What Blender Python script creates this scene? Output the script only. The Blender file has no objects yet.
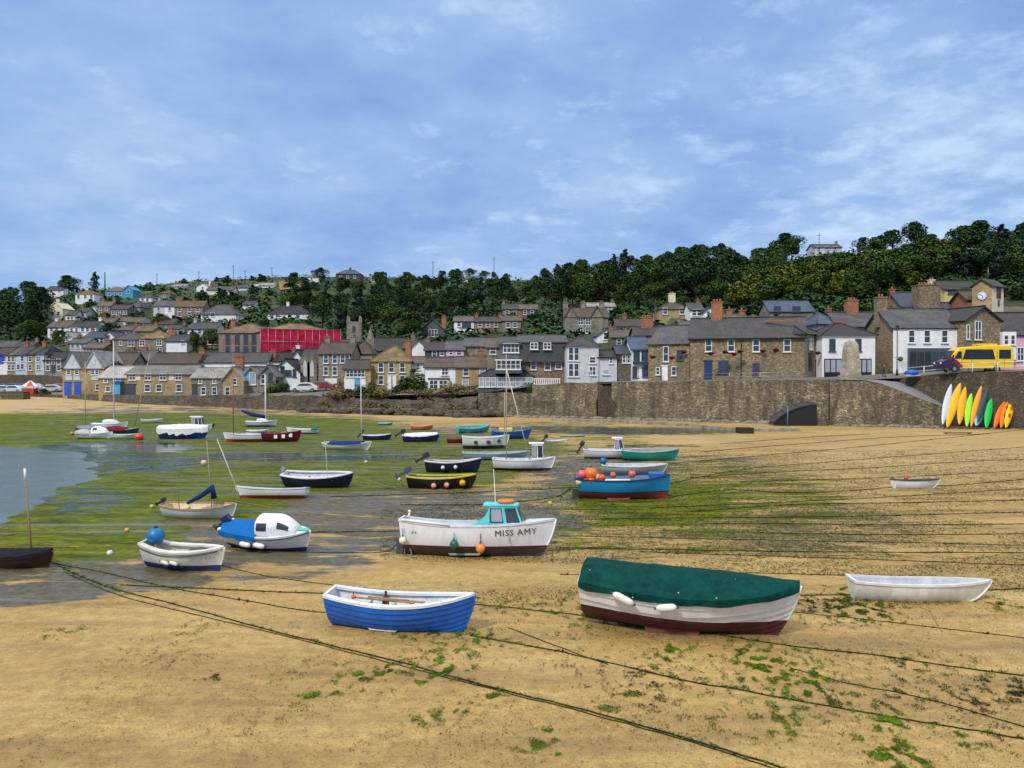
import bpy, bmesh, math, random
from mathutils import Vector, Matrix, noise
random.seed(7)
S = bpy.context.scene
COL = S.collection
R = math.radians
# ---------------------------------------------------------------- camera
F = 800.0; PITCH = math.atan(12/F); CH = 6.0
cd = bpy.data.cameras.new('camera'); cam = bpy.data.objects.new('camera', cd); COL.objects.link(cam)
cd.sensor_width = 36; cd.lens = 36*F/1024; cd.clip_start = .1; cd.clip_end = 20000
cam.location = (0, 0, CH); cam.rotation_euler = (math.pi/2 - PITCH, 0, 0)
S.camera = cam
# ---------------------------------------------------------------- sky, sun, exposure
SUN_EL, SUN_AZ = R(46), R(212)      # azimuth clockwise from +Y
w = bpy.data.worlds.new('World'); S.world = w; w.use_nodes = True
nt = w.node_tree; nt.nodes.clear()
def N(t, typ, **k):
    n = t.nodes.new(typ)
    for a, b in k.items():
        if a.startswith('i_'):
            a = a[2:]; n.inputs[int(a) if a.isdigit() else a.replace('_', ' ')].default_value = b
        else: setattr(n, a, b)
    return n
def L(t, a, b): t.links.new(a, b)
def ramp(t, fac, stops, interp='LINEAR'):
    r = t.nodes.new('ShaderNodeValToRGB'); r.color_ramp.interpolation = interp
    e = r.color_ramp.elements
    while len(e) < len(stops): e.new(.5)
    for k, (p, c) in enumerate(stops):
        e[k].position = p; e[k].color = (*c, 1) if len(c) == 3 else c
    L(t, fac, r.inputs[0]); return r.outputs[0]
def mixc(t, fac, a, b, mode='MIX'):
    m = t.nodes.new('ShaderNodeMix'); m.data_type = 'RGBA'; m.blend_type = mode
    for s, v in ((m.inputs[0], fac), (m.inputs[6], a), (m.inputs[7], b)):
        if hasattr(v, 'is_output'): L(t, v, s)
        elif isinstance(v, (int, float)): s.default_value = v
        else: s.default_value = (*v, 1)
    return m.outputs[2]
def math_(t, op, a, b=None, c=None, clamp=False):
    m = t.nodes.new('ShaderNodeMath'); m.operation = op; m.use_clamp = clamp
    for s, v in zip(m.inputs, (a, b, c)):
        if v is None: continue
        if hasattr(v, 'is_output'): L(t, v, s)
        else: s.default_value = v
    return m.outputs[0]
tc = N(nt, 'ShaderNodeTexCoord')
sky = N(nt, 'ShaderNodeTexSky', sky_type='NISHITA', sun_disc=False, sun_elevation=SUN_EL, sun_rotation=SUN_AZ)
sep = N(nt, 'ShaderNodeSeparateXYZ'); L(nt, tc.outputs['Generated'], sep.inputs[0])
zc = math_(nt, 'MAXIMUM', sep.outputs[2], 0)
den = math_(nt, 'ADD', zc, .22)
cx = math_(nt, 'DIVIDE', sep.outputs[0], den); cy = math_(nt, 'DIVIDE', sep.outputs[1], den)
cmb = N(nt, 'ShaderNodeCombineXYZ'); L(nt, cx, cmb.inputs[0]); L(nt, cy, cmb.inputs[1])
n1 = N(nt, 'ShaderNodeTexNoise', i_Scale=1.3, i_Detail=10, i_Roughness=.60, i_Distortion=0); L(nt, cmb.outputs[0], n1.inputs['Vector'])
n2 = N(nt, 'ShaderNodeTexNoise', i_Scale=6.5, i_Detail=8, i_Roughness=.62, i_Distortion=.12); L(nt, cmb.outputs[0], n2.inputs['Vector'])
big = ramp(nt, n1.outputs[0], [(.33, (1.9, 3.4, 6.7)), (.44, (2.5, 4.1, 7.2)), (.53, (3.1, 4.75, 7.6)), (.64, (4.0, 5.5, 8.0))])
# thin bright tufts, more of them towards the right
rgt = math_(nt, 'MULTIPLY_ADD', sep.outputs[0], .12, 0)
tuft = math_(nt, 'ADD', math_(nt, 'MULTIPLY', n2.outputs[0], .6), math_(nt, 'MULTIPLY', n1.outputs[0], .45))
tuft = math_(nt, 'ADD', tuft, rgt)
tf = ramp(nt, tuft, [(.555, (0, 0, 0)), (.69, (1, 1, 1))])
cl = mixc(nt, math_(nt, 'MULTIPLY', tf, .5), big, (6.4, 8.0, 9.9))
# cloud deck grows brighter and whiter overhead
up = ramp(nt, sep.outputs[2], [(.42, (0, 0, 0)), (.8, (1, 1, 1))])
cl = mixc(nt, up, cl, (11.2, 11.4, 11.8))
fin = mixc(nt, .96, sky.outputs[0], cl)
bg = N(nt, 'ShaderNodeBackground', i_Strength=.1); L(nt, fin, bg.inputs[0])
wo = N(nt, 'ShaderNodeOutputWorld'); L(nt, bg.outputs[0], wo.inputs[0])
sl = bpy.data.lights.new('sun', 'SUN'); sl.energy = 2.5; sl.angle = R(8); sl.color = (1, .93, .82)
so = bpy.data.objects.new('sun', sl); COL.objects.link(so)
sd = Vector((math.sin(SUN_AZ)*math.cos(SUN_EL), math.cos(SUN_AZ)*math.cos(SUN_EL), math.sin(SUN_EL)))
so.rotation_euler = sd.to_track_quat('Z', 'Y').to_euler(); so.location = (0, -20, 60)
S.view_settings.view_transform = 'Standard'; S.view_settings.look = 'None'
S.view_settings.exposure = .16; S.view_settings.gamma = 1
S.render.engine = 'CYCLES'; S.cycles.use_denoising = True
S.cycles.max_bounces = 5; S.cycles.transparent_max_bounces = 8
try: S.cycles.denoiser = 'OPENIMAGEDENOISE'
except Exception: pass
# ---------------------------------------------------------------- helpers
cp, sp_ = math.cos(PITCH), math.sin(PITCH)
def ray(px, py):
    u = (px-512)/F; v = (384-py)/F
    return Vector((u, cp + v*sp_, -sp_ + v*cp))
def at(px, py, Y):
    d = ray(px, py); return Vector((0, 0, CH)) + d*(Y/d.y)
def zat(py, Y): return at(512, py, Y).z
def pxof(x, y): return 512 + x/y*F
def smooth(a, b, x):
    t = min(1, max(0, (x-a)/(b-a))) if a != b else (x >= a)
    return t*t*(3-2*t)
def lerp_tab(tab, x):
    if x <= tab[0][0]: return tab[0][1]
    for (a, u), (b, v) in zip(tab, tab[1:]):
        if x <= b: return u + (v-u)*(x-a)/(b-a)
    return tab[-1][1]
def fbm(x, y, s, o=4, z=0.0):
    a = 0; amp = .5; tot = 0
    for k in range(o):
        a += amp*noise.noise(Vector((x*s, y*s, z+k*7.3))); tot += amp; amp *= .5; s *= 2.03
    return a/tot
class MB:
    def __init__(s): s.v = []; s.f = []; s.m = []; s.sm = []
    def quad(s, pts, mi=0, sm=False):
        b = len(s.v); s.v += [tuple(p) for p in pts]; s.f.append(tuple(range(b, b+len(pts)))); s.m.append(mi); s.sm.append(sm)
    def grid(s, rows, mi=0, sm=True, closed=False, flip=False):
        b = len(s.v); n = len(rows[0])
        for r in rows: s.v += [tuple(p) for p in r]
        for i in range(len(rows)-1):
            for j in range(n if closed else n-1):
                j2 = (j+1) % n
                f = (b+i*n+j, b+i*n+j2, b+(i+1)*n+j2, b+(i+1)*n+j)
                s.f.append(f[::-1] if flip else f); s.m.append(mi(i, j) if callable(mi) else mi); s.sm.append(sm)
        return b
    def box(s, c, d, rz=0, mi=0, rot=None, taper=1.0):
        c = Vector(c); h = [x/2 for x in d]
        M = rot if rot is not None else Matrix.Rotation(rz, 3, 'Z')
        b = len(s.v)
        for z in (-1, 1):
            t = taper if z > 0 else 1
            for x, y in ((-1, -1), (1, -1), (1, 1), (-1, 1)):
                s.v.append(tuple(c + M @ Vector((x*h[0]*t, y*h[1]*t, z*h[2]))))
        for f in ((3, 2, 1, 0), (4, 5, 6, 7), (0, 1, 5, 4), (1, 2, 6, 5), (2, 3, 7, 6), (3, 0, 4, 7)):
            s.f.append(tuple(b+i for i in f)); s.m.append(mi); s.sm.append(False)
    def tube(s, pts, r, n=6, mi=0, cap=True, sm=True):
        pts = [Vector(p) for p in pts]; rs = r if isinstance(r, (list, tuple)) else [r]*len(pts)
        rows = []; prev = None
        for i, p in enumerate(pts):
            a = pts[max(0, i-1)]; c = pts[min(len(pts)-1, i+1)]; t = (c-a)
            if t.length < 1e-9: t = Vector((0, 0, 1))
            t.normalize()
            u = t.cross(Vector((0, 0, 1)))
            if u.length < .05: u = t.cross(Vector((0, 1, 0)))
            u.normalize(); v = u.cross(t)
            rows.append([p + (u*math.cos(k*2*math.pi/n) + v*math.sin(k*2*math.pi/n))*rs[i] for k in range(n)])
        b = s.grid(rows, mi, sm, True)
        if cap:
            s.f.append(tuple(b+k for k in range(n))[::-1]); s.m.append(mi); s.sm.append(False)
            e = b+(len(rows)-1)*n; s.f.append(tuple(e+k for k in range(n))); s.m.append(mi); s.sm.append(False)
    def ball(s, c, r, sc=(1, 1, 1), n=12, mi=0, wob=0):
        c = Vector(c); rows = []
        for i in range(n//2+1):
            th = math.pi*i/(n//2)
            rows.append([c + Vector((r*sc[0]*math.sin(th)*math.cos(2*math.pi*k/n), r*sc[1]*math.sin(th)*math.sin(2*math.pi*k/n), r*sc[2]*math.cos(th)))*(1+(wob*noise.noise(Vector((i*.9+c.x, k*.9, c.y))) if wob and 0 < i < n//2 else 0)) for k in range(n)])
        s.grid(rows, mi, True, True, flip=True)
    def build(s, name, mats, parent=None, loc=None, rot=None, sharp=None):
        me = bpy.data.meshes.new(name); me.from_pydata(s.v, [], s.f)
        mats = mats if isinstance(mats, (list, tuple)) else [mats]
        for m in mats: me.materials.append(m)
        me.polygons.foreach_set('material_index', s.m); me.polygons.foreach_set('use_smooth', s.sm)
        me.update()
        if sharp:
            bm = bmesh.new(); bm.from_mesh(me); bmesh.ops.remove_doubles(bm, verts=bm.verts, dist=.0005); bm.to_mesh(me); bm.free()
            try: me.set_sharp_from_angle(angle=R(sharp))
            except Exception: pass
        o = bpy.data.objects.new(name, me); COL.objects.link(o)
        if parent: o.parent = parent
        if loc is not None: o.location = loc
        if rot is not None: o.rotation_euler = rot
        return o
def tag(o, label=None, cat=None, group=None, kind=None):
    if label: o['label'] = label
    if cat: o['category'] = cat
    if group: o['group'] = group
    if kind: o['kind'] = kind
    return o
def empty(name, loc, rz=0, label=None, cat=None, group=None):
    o = bpy.data.objects.new(name, None); COL.objects.link(o); o.location = loc; o.rotation_euler = (0, 0, rz)
    o.empty_display_size = .3
    return tag(o, label, cat, group)
# ---------------------------------------------------------------- materials
def newmat(name):
    m = bpy.data.materials.new(name); m.use_nodes = True; t = m.node_tree
    return m, t, t.nodes['Principled BSDF']
_mc = {}
def paint(col, rough=.45, dirt=.12, spec=None, scale=3.0, metal=0.0):
    """painted / plastic / wood surface with faint mottling"""
    key = ('p', col, rough, dirt, scale, metal)
    if key in _mc: return _mc[key]
    m, t, b = newmat('paint'); c = N(t, 'ShaderNodeTexCoord')
    n = N(t, 'ShaderNodeTexNoise', i_Scale=scale, i_Detail=5, i_Roughness=.65); L(t, c.outputs['Object'], n.inputs['Vector'])
    f = ramp(t, n.outputs[0], [(.35, (0, 0, 0)), (.7, (1, 1, 1))])
    L(t, mixc(t, f, tuple(x*(1-dirt*1.6) for x in col), tuple(min(1, x*(1+dirt*.5)) for x in col)), b.inputs['Base Color'])
    L(t, math_(t, 'MULTIPLY_ADD', n.outputs[0], .3, rough-.15, clamp=True), b.inputs['Roughness'])
    b.inputs['Metallic'].default_value = metal
    b.inputs['Specular IOR Level'].default_value = spec if spec is not None else (.5 if rough < .68 else .12)
    if rough > .7:
        bp = N(t, 'ShaderNodeBump', i_Strength=.5, i_Distance=.03); L(t, n.outputs[0], bp.inputs['Height']); L(t, bp.outputs[0], b.inputs['Normal'])
    _mc[key] = m; return m
def hullmat(top, bot, wl, stripe=None, sw=.04, dirt=.15):
    key = ('h', top, bot, wl, stripe, sw)
    if key in _mc: return _mc[key]
    m, t, b = newmat('hull_paint'); c = N(t, 'ShaderNodeTexCoord'); s = N(t, 'ShaderNodeSeparateXYZ'); L(t, c.outputs['Object'], s.inputs[0])
    n = N(t, 'ShaderNodeTexNoise', i_Scale=4, i_Detail=6, i_Roughness=.7)
    mp = N(t, 'ShaderNodeMapping'); mp.inputs['Scale'].default_value = (1, 1, .25); L(t, c.outputs['Object'], mp.inputs[0]); L(t, mp.outputs[0], n.inputs['Vector'])
    f = ramp(t, n.outputs[0], [(.4, (0, 0, 0)), (.72, (1, 1, 1))])
    tcx = mixc(t, f, top, tuple(x*(1-dirt) for x in top)); bc = mixc(t, f, bot, tuple(min(1, x*.6+.03) for x in bot))
    # rusty weeping stains down from the rail and scum above the waterline
    st = N(t, 'ShaderNodeTexNoise', i_Scale=9, i_Detail=3); mp2 = N(t, 'ShaderNodeMapping'); mp2.inputs['Scale'].default_value = (1, .2, .06); L(t, c.outputs['Object'], mp2.inputs[0]); L(t, mp2.outputs[0], st.inputs['Vector'])
    sf = ramp(t, st.outputs[0], [(.62, (0, 0, 0)), (.75, (1, 1, 1))])
    tcx = mixc(t, math_(t, 'MULTIPLY', sf, .12), tcx, (top[0]*.6+.05, top[1]*.5+.03, top[2]*.4+.02))
    z = math_(t, 'ADD', s.outputs[2], math_(t, 'MULTIPLY', s.outputs[0], 0.0))
    above = math_(t, 'GREATER_THAN', z, wl)
    col = mixc(t, above, bc, tcx)
    if stripe:
        ab2 = math_(t, 'GREATER_THAN', z, wl+sw); k = math_(t, 'SUBTRACT', above, ab2)
        col = mixc(t, k, col, stripe)
    L(t, col, b.inputs['Base Color'])
    L(t, math_(t, 'MULTIPLY_ADD', above, -.3, .62), b.inputs['Roughness'])
    _mc[key] = m; return m
def stonemat(name, cols, scale=2.2, mortar=(.28, .25, .2), mw=.04, bump=.5, flat=1.7):
    key = ('s', name)
    if key in _mc: return _mc[key]
    m, t, b = newmat(name); c = N(t, 'ShaderNodeTexCoord'); mp = N(t, 'ShaderNodeMapping')
    mp.inputs['Scale'].default_value = (1, 1, flat); L(t, c.outputs['Object'], mp.inputs[0])
    ds = N(t, 'ShaderNodeTexNoise', i_Scale=3, i_Detail=2); L(t, mp.outputs[0], ds.inputs['Vector'])
    add = N(t, 'ShaderNodeVectorMath', operation='MULTIPLY_ADD'); L(t, ds.outputs['Color'], add.inputs[0]); add.inputs[1].default_value = (.15,)*3; L(t, mp.outputs[0], add.inputs[2])
    v = N(t, 'ShaderNodeTexVoronoi', i_Scale=scale); L(t, add.outputs[0], v.inputs['Vector'])
    e = N(t, 'ShaderNodeTexVoronoi', feature='DISTANCE_TO_EDGE', i_Scale=scale); L(t, add.outputs[0], e.inputs['Vector'])
    hs = N(t, 'ShaderNodeSeparateColor'); L(t, v.outputs['Color'], hs.inputs[0])
    k = len(cols)
    base = ramp(t, hs.outputs[0], [(i/k, cc) for i, cc in enumerate(cols)], 'CONSTANT')
    g = N(t, 'ShaderNodeTexNoise', i_Scale=14, i_Detail=4); L(t, c.outputs['Object'], g.inputs['Vector'])
    base = mixc(t, .35, base, ramp(t, g.outputs[0], [(.3, (.25, .25, .25)), (.7, (.9, .9, .9))]), 'OVERLAY')
    bg_ = N(t, 'ShaderNodeTexNoise', i_Scale=.35, i_Detail=4); L(t, c.outputs['Object'], bg_.inputs['Vector'])
    base = mixc(t, ramp(t, bg_.outputs[0], [(.42, (0, 0, 0)), (.62, (.42, .42, .42))]), base, (.07, .062, .045))
    if 'quay' in name:      # weed-stained tidal band and vertical seeps
        sz = N(t, 'ShaderNodeSeparateXYZ'); L(t, c.outputs['Object'], sz.inputs[0]); mq = N(t, 'ShaderNodeMapping'); mq.inputs['Scale'].default_value = (.9, .9, .12); L(t, c.outputs['Object'], mq.inputs[0])
        ns_ = N(t, 'ShaderNodeTexNoise', i_Scale=1.3, i_Detail=6, i_Roughness=.7); L(t, mq.outputs[0], ns_.inputs['Vector'])
        base = mixc(t, ramp(t, ns_.outputs[0], [(.42, (0, 0, 0)), (.62, (.75, .75, .75))]), base, (.05, .042, .03))
        tb_ = math_(t, 'SUBTRACT', 1.25, math_(t, 'ADD', sz.outputs[2], math_(t, 'MULTIPLY', bg_.outputs[0], 1.4)), clamp=True)
        base = mixc(t, math_(t, 'MULTIPLY', tb_, .8), base, (.045, .045, .022))
        base = mixc(t, ramp(t, g.outputs[0], [(.62, (0, 0, 0)), (.72, (.5, .5, .5))]), base, (.42, .38, .28))
    mo = ramp(t, e.outputs['Distance'], [(mw*.4, (1, 1, 1)), (mw*1.6, (0, 0, 0))])
    L(t, mixc(t, mo, base, mortar), b.inputs['Base Color']); b.inputs['Roughness'].default_value = .9
    bp = N(t, 'ShaderNodeBump', i_Strength=bump, i_Distance=.05); L(t, ramp(t, e.outputs['Distance'], [(0, (0, 0, 0)), (.12, (1, 1, 1))]), bp.inputs['Height']); L(t, bp.outputs[0], b.inputs['Normal'])
    _mc[key] = m; return m
def slatemat(name, a, b2, lichen=(.35, .26, .08), lam=.5):
    key = ('r', name)
    if key in _mc: return _mc[key]
    m, t, b = newmat(name); c = N(t, 'ShaderNodeTexCoord')
    br = N(t, 'ShaderNodeTexBrick', i_Scale=1.0); br.inputs['Brick Width'].default_value = .42; br.inputs['Row Height'].default_value = .24
    br.inputs['Mortar Size'].default_value = .018; br.inputs['Color1'].default_value = (*a, 1); br.inputs['Color2'].default_value = (*b2, 1); br.inputs['Mortar'].default_value = (a[0]*.4, a[1]*.4, a[2]*.4, 1); br.inputs['Bias'].default_value = 0
    uv = N(t, 'ShaderNodeUVMap'); sp = N(t, 'ShaderNodeSeparateXYZ'); L(t, c.outputs['Object'], sp.inputs[0])
    cb = N(t, 'ShaderNodeCombineXYZ'); L(t, math_(t, 'ADD', sp.outputs[0], sp.outputs[1]), cb.inputs[0]); L(t, math_(t, 'MULTIPLY', sp.outputs[2], 1.4), cb.inputs[1]); L(t, cb.outputs[0], br.inputs['Vector'])
    n = N(t, 'ShaderNodeTexNoise', i_Scale=.8, i_Detail=7, i_Roughness=.7); L(t, c.outputs['Object'], n.inputs['Vector'])
    f = ramp(t, n.outputs[0], [(lam, (0, 0, 0)), (lam+.15, (.75, .75, .75))])
    n3 = N(t, 'ShaderNodeTexNoise', i_Scale=5, i_Detail=4); L(t, c.outputs['Object'], n3.inputs['Vector'])
    col = mixc(t, .4, br.outputs['Color'], ramp(t, n3.outputs[0], [(.3, (.25, .25, .25)), (.7, (.8, .8, .8))]), 'OVERLAY')
    oi = N(t, 'ShaderNodeObjectInfo'); v_ = ramp(t, oi.outputs['Random'], [(0, (.40, .38, .36)), (.5, (.66, .64, .62)), (1, (.95, .93, .90))])
    n4 = N(t, 'ShaderNodeTexNoise', i_Scale=.45, i_Detail=5, i_Roughness=.7); L(t, c.outputs['Object'], n4.inputs['Vector'])
    col = mixc(t, 1, mixc(t, f, col, lichen), v_, 'MULTIPLY'); col = mixc(t, ramp(t, n4.outputs[0], [(.4, (0, 0, 0)), (.65, (.5, .5, .5))]), col, (.035, .033, .032))
    L(t, col, b.inputs['Base Color']); b.inputs['Roughness'].default_value = .65; b.inputs['Specular IOR Level'].default_value = .3
    _mc[key] = m; return m
def leafmat(name, a, b2, c3=None):
    m, t, b = newmat(name); c = N(t, 'ShaderNodeTexCoord'); g = N(t, 'ShaderNodeNewGeometry'); oi = N(t, 'ShaderNodeObjectInfo')
    n = N(t, 'ShaderNodeTexNoise', i_Scale=.9, i_Detail=3); L(t, c.outputs['Object'], n.inputs['Vector'])
    f = math_(t, 'ADD', math_(t, 'MULTIPLY', g.outputs['Random Per Island'], .6), math_(t, 'MULTIPLY', n.outputs[0], .5))
    col = ramp(t, f, [(.2, a), (.75, b2)])
    if c3: col = mixc(t, math_(t, 'MULTIPLY', oi.outputs['Random'], .75), col, c3)
    L(t, col, b.inputs['Base Color']); b.inputs['Roughness'].default_value = .7
    b.inputs['Specular IOR Level'].default_value = .2
    return m
M = {}
M['granite'] = stonemat('granite_wall', [(.22, .16, .085), (.31, .22, .115), (.15, .115, .07), (.38, .28, .155), (.20, .165, .115)], 4.2, (.17, .14, .095))
M['ochre'] = stonemat('ochre_stone', [(.40, .29, .13), (.48, .36, .17), (.33, .24, .12), (.44, .34, .20)], 4.2, (.27, .21, .12))
M['greystone'] = stonemat('grey_stone', [(.22, .19, .15), (.28, .24, .19), (.17, .15, .12), (.32, .28, .22)], 4.4, (.17, .15, .12))
M['darkstone'] = stonemat('dark_stone', [(.12, .10, .075), (.17, .14, .10), (.09, .08, .065), (.2, .16, .11)], 4.4, (.08, .07, .05))
M['pinkstone'] = stonemat('pink_stone', [(.27, .19, .16), (.32, .23, .19), (.22, .16, .13)], 4.4, (.2, .15, .12))
M['quay'] = stonemat('quay_stone', [(.29, .225, .13), (.19, .15, .095), (.40, .33, .21), (.24, .19, .12), (.14, .115, .08), (.33, .26, .16)], 2.9, (.085, .065, .04), .04, .9, 2.3)
M['quaydark'] = stonemat('quay_dark', [(.10, .075, .05), (.14, .105, .065), (.075, .06, .045), (.18, .13, .085)], 3.0, (.04, .035, .028), .04, .9, 2.3)
M['brick'] = stonemat('red_brick', [(.34, .11, .05), (.40, .15, .07), (.28, .09, .05)], 5, (.25, .2, .15), .03, .3, 2.5)
M['slate'] = slatemat('slate_roof', (.085, .09, .105), (.125, .125, .14), (.16, .14, .10), .5)
M['slatedark'] = slatemat('dark_slate_roof', (.05, .05, .058), (.075, .07, .075), (.10, .085, .06), .55)
M['slateblue'] = slatemat('blue_slate_roof', (.07, .10, .17), (.10, .14, .22), (.13, .14, .16), .58)
M['slatebrown'] = slatemat('brown_slate_roof', (.12, .095, .08), (.16, .125, .10), (.2, .15, .08), .5)
M['lichen'] = slatemat('lichened_roof', (.14, .11, .07), (.21, .15, .08), (.33, .20, .06), .42)
M['greyroof'] = slatemat('pale_grey_roof', (.42, .42, .43), (.52, .51, .49), (.42, .38, .28), .55)
M['slatehung'] = slatemat('slate_hung_wall', (.10, .12, .14), (.15, .17, .19), (.2, .2, .19), .6)
M['white'] = paint((.80, .80, .80), .7, .10, scale=1.2)
M['cream'] = paint((.74, .68, .50), .7, .12, scale=1.2)
M['yellowr'] = paint((.62, .50, .22), .7, .12, scale=1.2)
M['grey'] = paint((.42, .43, .45), .7, .12, scale=1.2)
M['palegrey'] = paint((.55, .57, .60), .7, .12, scale=1.2)
M['paleblue'] = paint((.50, .58, .64), .7, .12, scale=1.2)
M['pink'] = paint((.72, .42, .50), .7, .1, scale=1.2)
M['blue'] = paint((.015, .09, .46), .5, .1, scale=1.2)
M['seablue'] = paint((.10, .36, .55), .5, .1)
M['navy'] = paint((.015, .035, .12), .35, .1)
M['black'] = paint((.012, .012, .015), .4, .1)
M['charcoal'] = paint((.05, .055, .065), .5, .1)
M['frame'] = paint((.72, .73, .74), .4, .05)
M['darkframe'] = paint((.06, .08, .10), .4, .05)
M['wood'] = paint((.34, .20, .09), .6, .3, scale=9)
M['orange'] = paint((.80, .20, .03), .35, .1); M['red'] = paint((.62, .03, .03), .4, .12); M['magenta'] = paint((.60, .025, .075), .75, .3, scale=1.0)
M['steel'] = paint((.35, .36, .38), .35, .1, metal=.7)
M['ribbed'] = paint((.055, .06, .07), .5, .3)
M['ridge'] = paint((.42, .14, .07), .7, .2)
m, t, b = newmat('window_glass'); b.inputs['Base Color'].default_value = (.03, .04, .05, 1); b.inputs['Roughness'].default_value = .08; b.inputs['Specular IOR Level'].default_value = .8; M['glass'] = m
m, t, b = newmat('curtained_glass'); b.inputs['Base Color'].default_value = (.30, .34, .40, 1); b.inputs['Roughness'].default_value = .12; M['glasslt'] = m
# ================================================================ THE SETTING
EDGE = [(10, -24), (20, -21.5), (28, -19.8), (34, -20.4), (41, -22), (52, -25.6), (60, -30.5), (66, -42), (69, -62), (72, -110), (80, -300)]
def sand_z(x, y):
    z = 1.35*smooth(82, 148, y)*smooth(-12, -48, -abs(x) if x > 0 else x)
    z += .05*fbm(x, y, .12, 3) + .012*fbm(x, y, .9, 2, 4)
    d = lerp_tab(EDGE, y) - x
    d += 2.6*fbm(x, y, .16, 3, 9) + 1.1*fbm(x*.5, y, .9, 3, 5)
    if d > -3: z -= .42*smooth(-3, 11, d)
    return z
def G(px, py):
    """point of the sand seen at pixel px, py"""
    d = ray(px, py); z = 0
    for _ in range(12):
        k = (z-CH)/d.z; p = Vector((0, 0, CH)) + d*k; z = sand_z(p.x, p.y)
    p.z = z; return p
def soft(px, py, lst):
    v = 0
    for cx_, cy_, rx, ry, a in lst:
        q = math.hypot((px-cx_)/rx, (py-cy_)/ry)
        v = max(v, a*(1-smooth(.62, 1.25, q)))
    return v
ALG = [(40, 450, 190, 24, .85), (60, 500, 150, 60, .8), (150, 424, 290, 13, .82), (20, 424, 200, 12, .9), (300, 455, 190, 26, .70), (330, 472, 200, 24, .76), (210, 485, 130, 45, .74), (60, 535, 150, 36, .80),
       (350, 440, 130, 17, .75), (450, 472, 90, 22, .72), (655, 503, 100, 32, .80), (560, 440, 120, 20, .58), (480, 446, 120, 14, .7), (700, 500, 200, 50, .62), (640, 540, 280, 26, .52),
       (600, 572, 210, 12, .40), (1000, 505, 140, 34, .40), (960, 560, 140, 16, .34), (880, 530, 150, 40, .46), (400, 560, 130, 14, .25), (760, 640, 60, 26, .15), (560, 620, 120, 14, .2), (130, 500, 150, 22, .74)]
MUD = [(190, 478, 330, 82, 1.0), (420, 452, 170, 30, .9), (720, 500, 180, 50, .35), (440, 522, 170, 36, .9), (90, 574, 140, 24, .95), (255, 560, 130, 24, .8), (600, 468, 110, 14, .85), (560, 500, 70, 26, .7), (20, 590, 90, 20, 1), (700, 462, 90, 9, .6), (500, 460, 90, 14, .5)]
WEED = [(700, 505, 190, 55, .50), (800, 532, 160, 32, .60), (720, 474, 130, 18, .48), (640, 552, 330, 14, .42), (470, 530, 190, 34, .34), (850, 590, 60, 14, .22), (620, 470, 160, 30, .34), (930, 640, 140, 60, .20), (860, 470, 280, 50, .42), (930, 560, 220, 34, .40), (650, 600, 260, 26, .28), (480, 450, 160, 20, .3)]
DRY = [(20, 404, 260, 9, 1), (330, 416.5, 240, 4.5, .8), (640, 440, 110, 6, .5), (960, 450, 160, 26, .45)]
CHAN = [(300, 457, 140, 4.5, .9), (640, 431, 125, 4.5, 1), (560, 428, 90, 2.5, .8), (650, 446, 60, 2, .8), (120, 448, 90, 8, .9), (110, 462, 110, 14, .78), (70, 500, 80, 16, .66), (560, 424, 70, 3, .6), (380, 452, 60, 3, .6)]
ys = []; y = 5.0
while y < 175: ys.append(y); y *= 1.0115
pxs = [-700 + 6.5*k for k in range(372)]
sv = []; a_alg = []; a_wet = []; a_weed = []; a_ch = []; a_dry = []
for y in ys:
    for p_ in pxs:
        x = (p_-512)/F*y
        z = sand_z(x, y); sv.append((x, y, z))
        py = 372 + (CH-max(z, -.1))*F/y
        a_alg.append(soft(p_, py, ALG)); a_wet.append(soft(p_, py, MUD)); a_weed.append(soft(p_, py, WEED)); a_ch.append(soft(p_, py, CHAN)); a_dry.append(soft(p_, py, DRY))
nx = len(pxs); sf = [(j*nx+i, j*nx+i+1, (j+1)*nx+i+1, (j+1)*nx+i) for j in range(len(ys)-1) for i in range(nx-1)]
me = bpy.data.meshes.new('sand'); me.from_pydata(sv, [], sf)
for nm, arr in (('algae', a_alg), ('wet', a_wet), ('weed', a_weed), ('channel', a_ch), ('dry', a_dry)):
    at_ = me.attributes.new(nm, 'FLOAT', 'POINT'); at_.data.foreach_set('value', arr)
me.polygons.foreach_set('use_smooth', [True]*len(sf))
m, t, b = newmat('wet_sand'); c = N(t, 'ShaderNodeTexCoord'); mp = N(t, 'ShaderNodeMapping'); mp.inputs['Scale'].default_value = (.42, 1, 1); mp.inputs['Rotation'].default_value = (0, 0, R(-6)); L(t, c.outputs['Object'], mp.inputs[0])
A = {k: N(t, 'ShaderNodeAttribute', attribute_name=k).outputs['Fac'] for k in ('algae', 'wet', 'weed', 'channel', 'dry')}
def nz(scale, detail=6, rough=.6, vec=None, dist=0):
    n = N(t, 'ShaderNodeTexNoise', i_Scale=scale, i_Detail=detail, i_Roughness=rough, i_Distortion=dist); L(t, vec or mp.outputs[0], n.inputs['Vector']); return n.outputs[0]
s1 = nz(.35, 7, .65); s2 = nz(3.0, 8, .75, c.outputs['Object']); s3 = nz(22, 6, .8, c.outputs['Object'])
sand = ramp(t, s1, [(.32, (.29, .185, .062)), (.5, (.365, .24, .080)), (.68, (.43, .295, .112))])
sand = mixc(t, .5, sand, ramp(t, s2, [(.33, (.22, .22, .22)), (.66, (.78, .78, .78))]), 'OVERLAY')
sand = mixc(t, .5, sand, ramp(t, s3, [(.33, (.2, .2, .2)), (.66, (.8, .8, .8))]), 'OVERLAY')
mpd = N(t, 'ShaderNodeMapping'); mpd.inputs['Rotation'].default_value = (0, 0, R(28)); mpd.inputs['Scale'].default_value = (.12, .9, 1); L(t, c.outputs['Object'], mpd.inputs[0])
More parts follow.
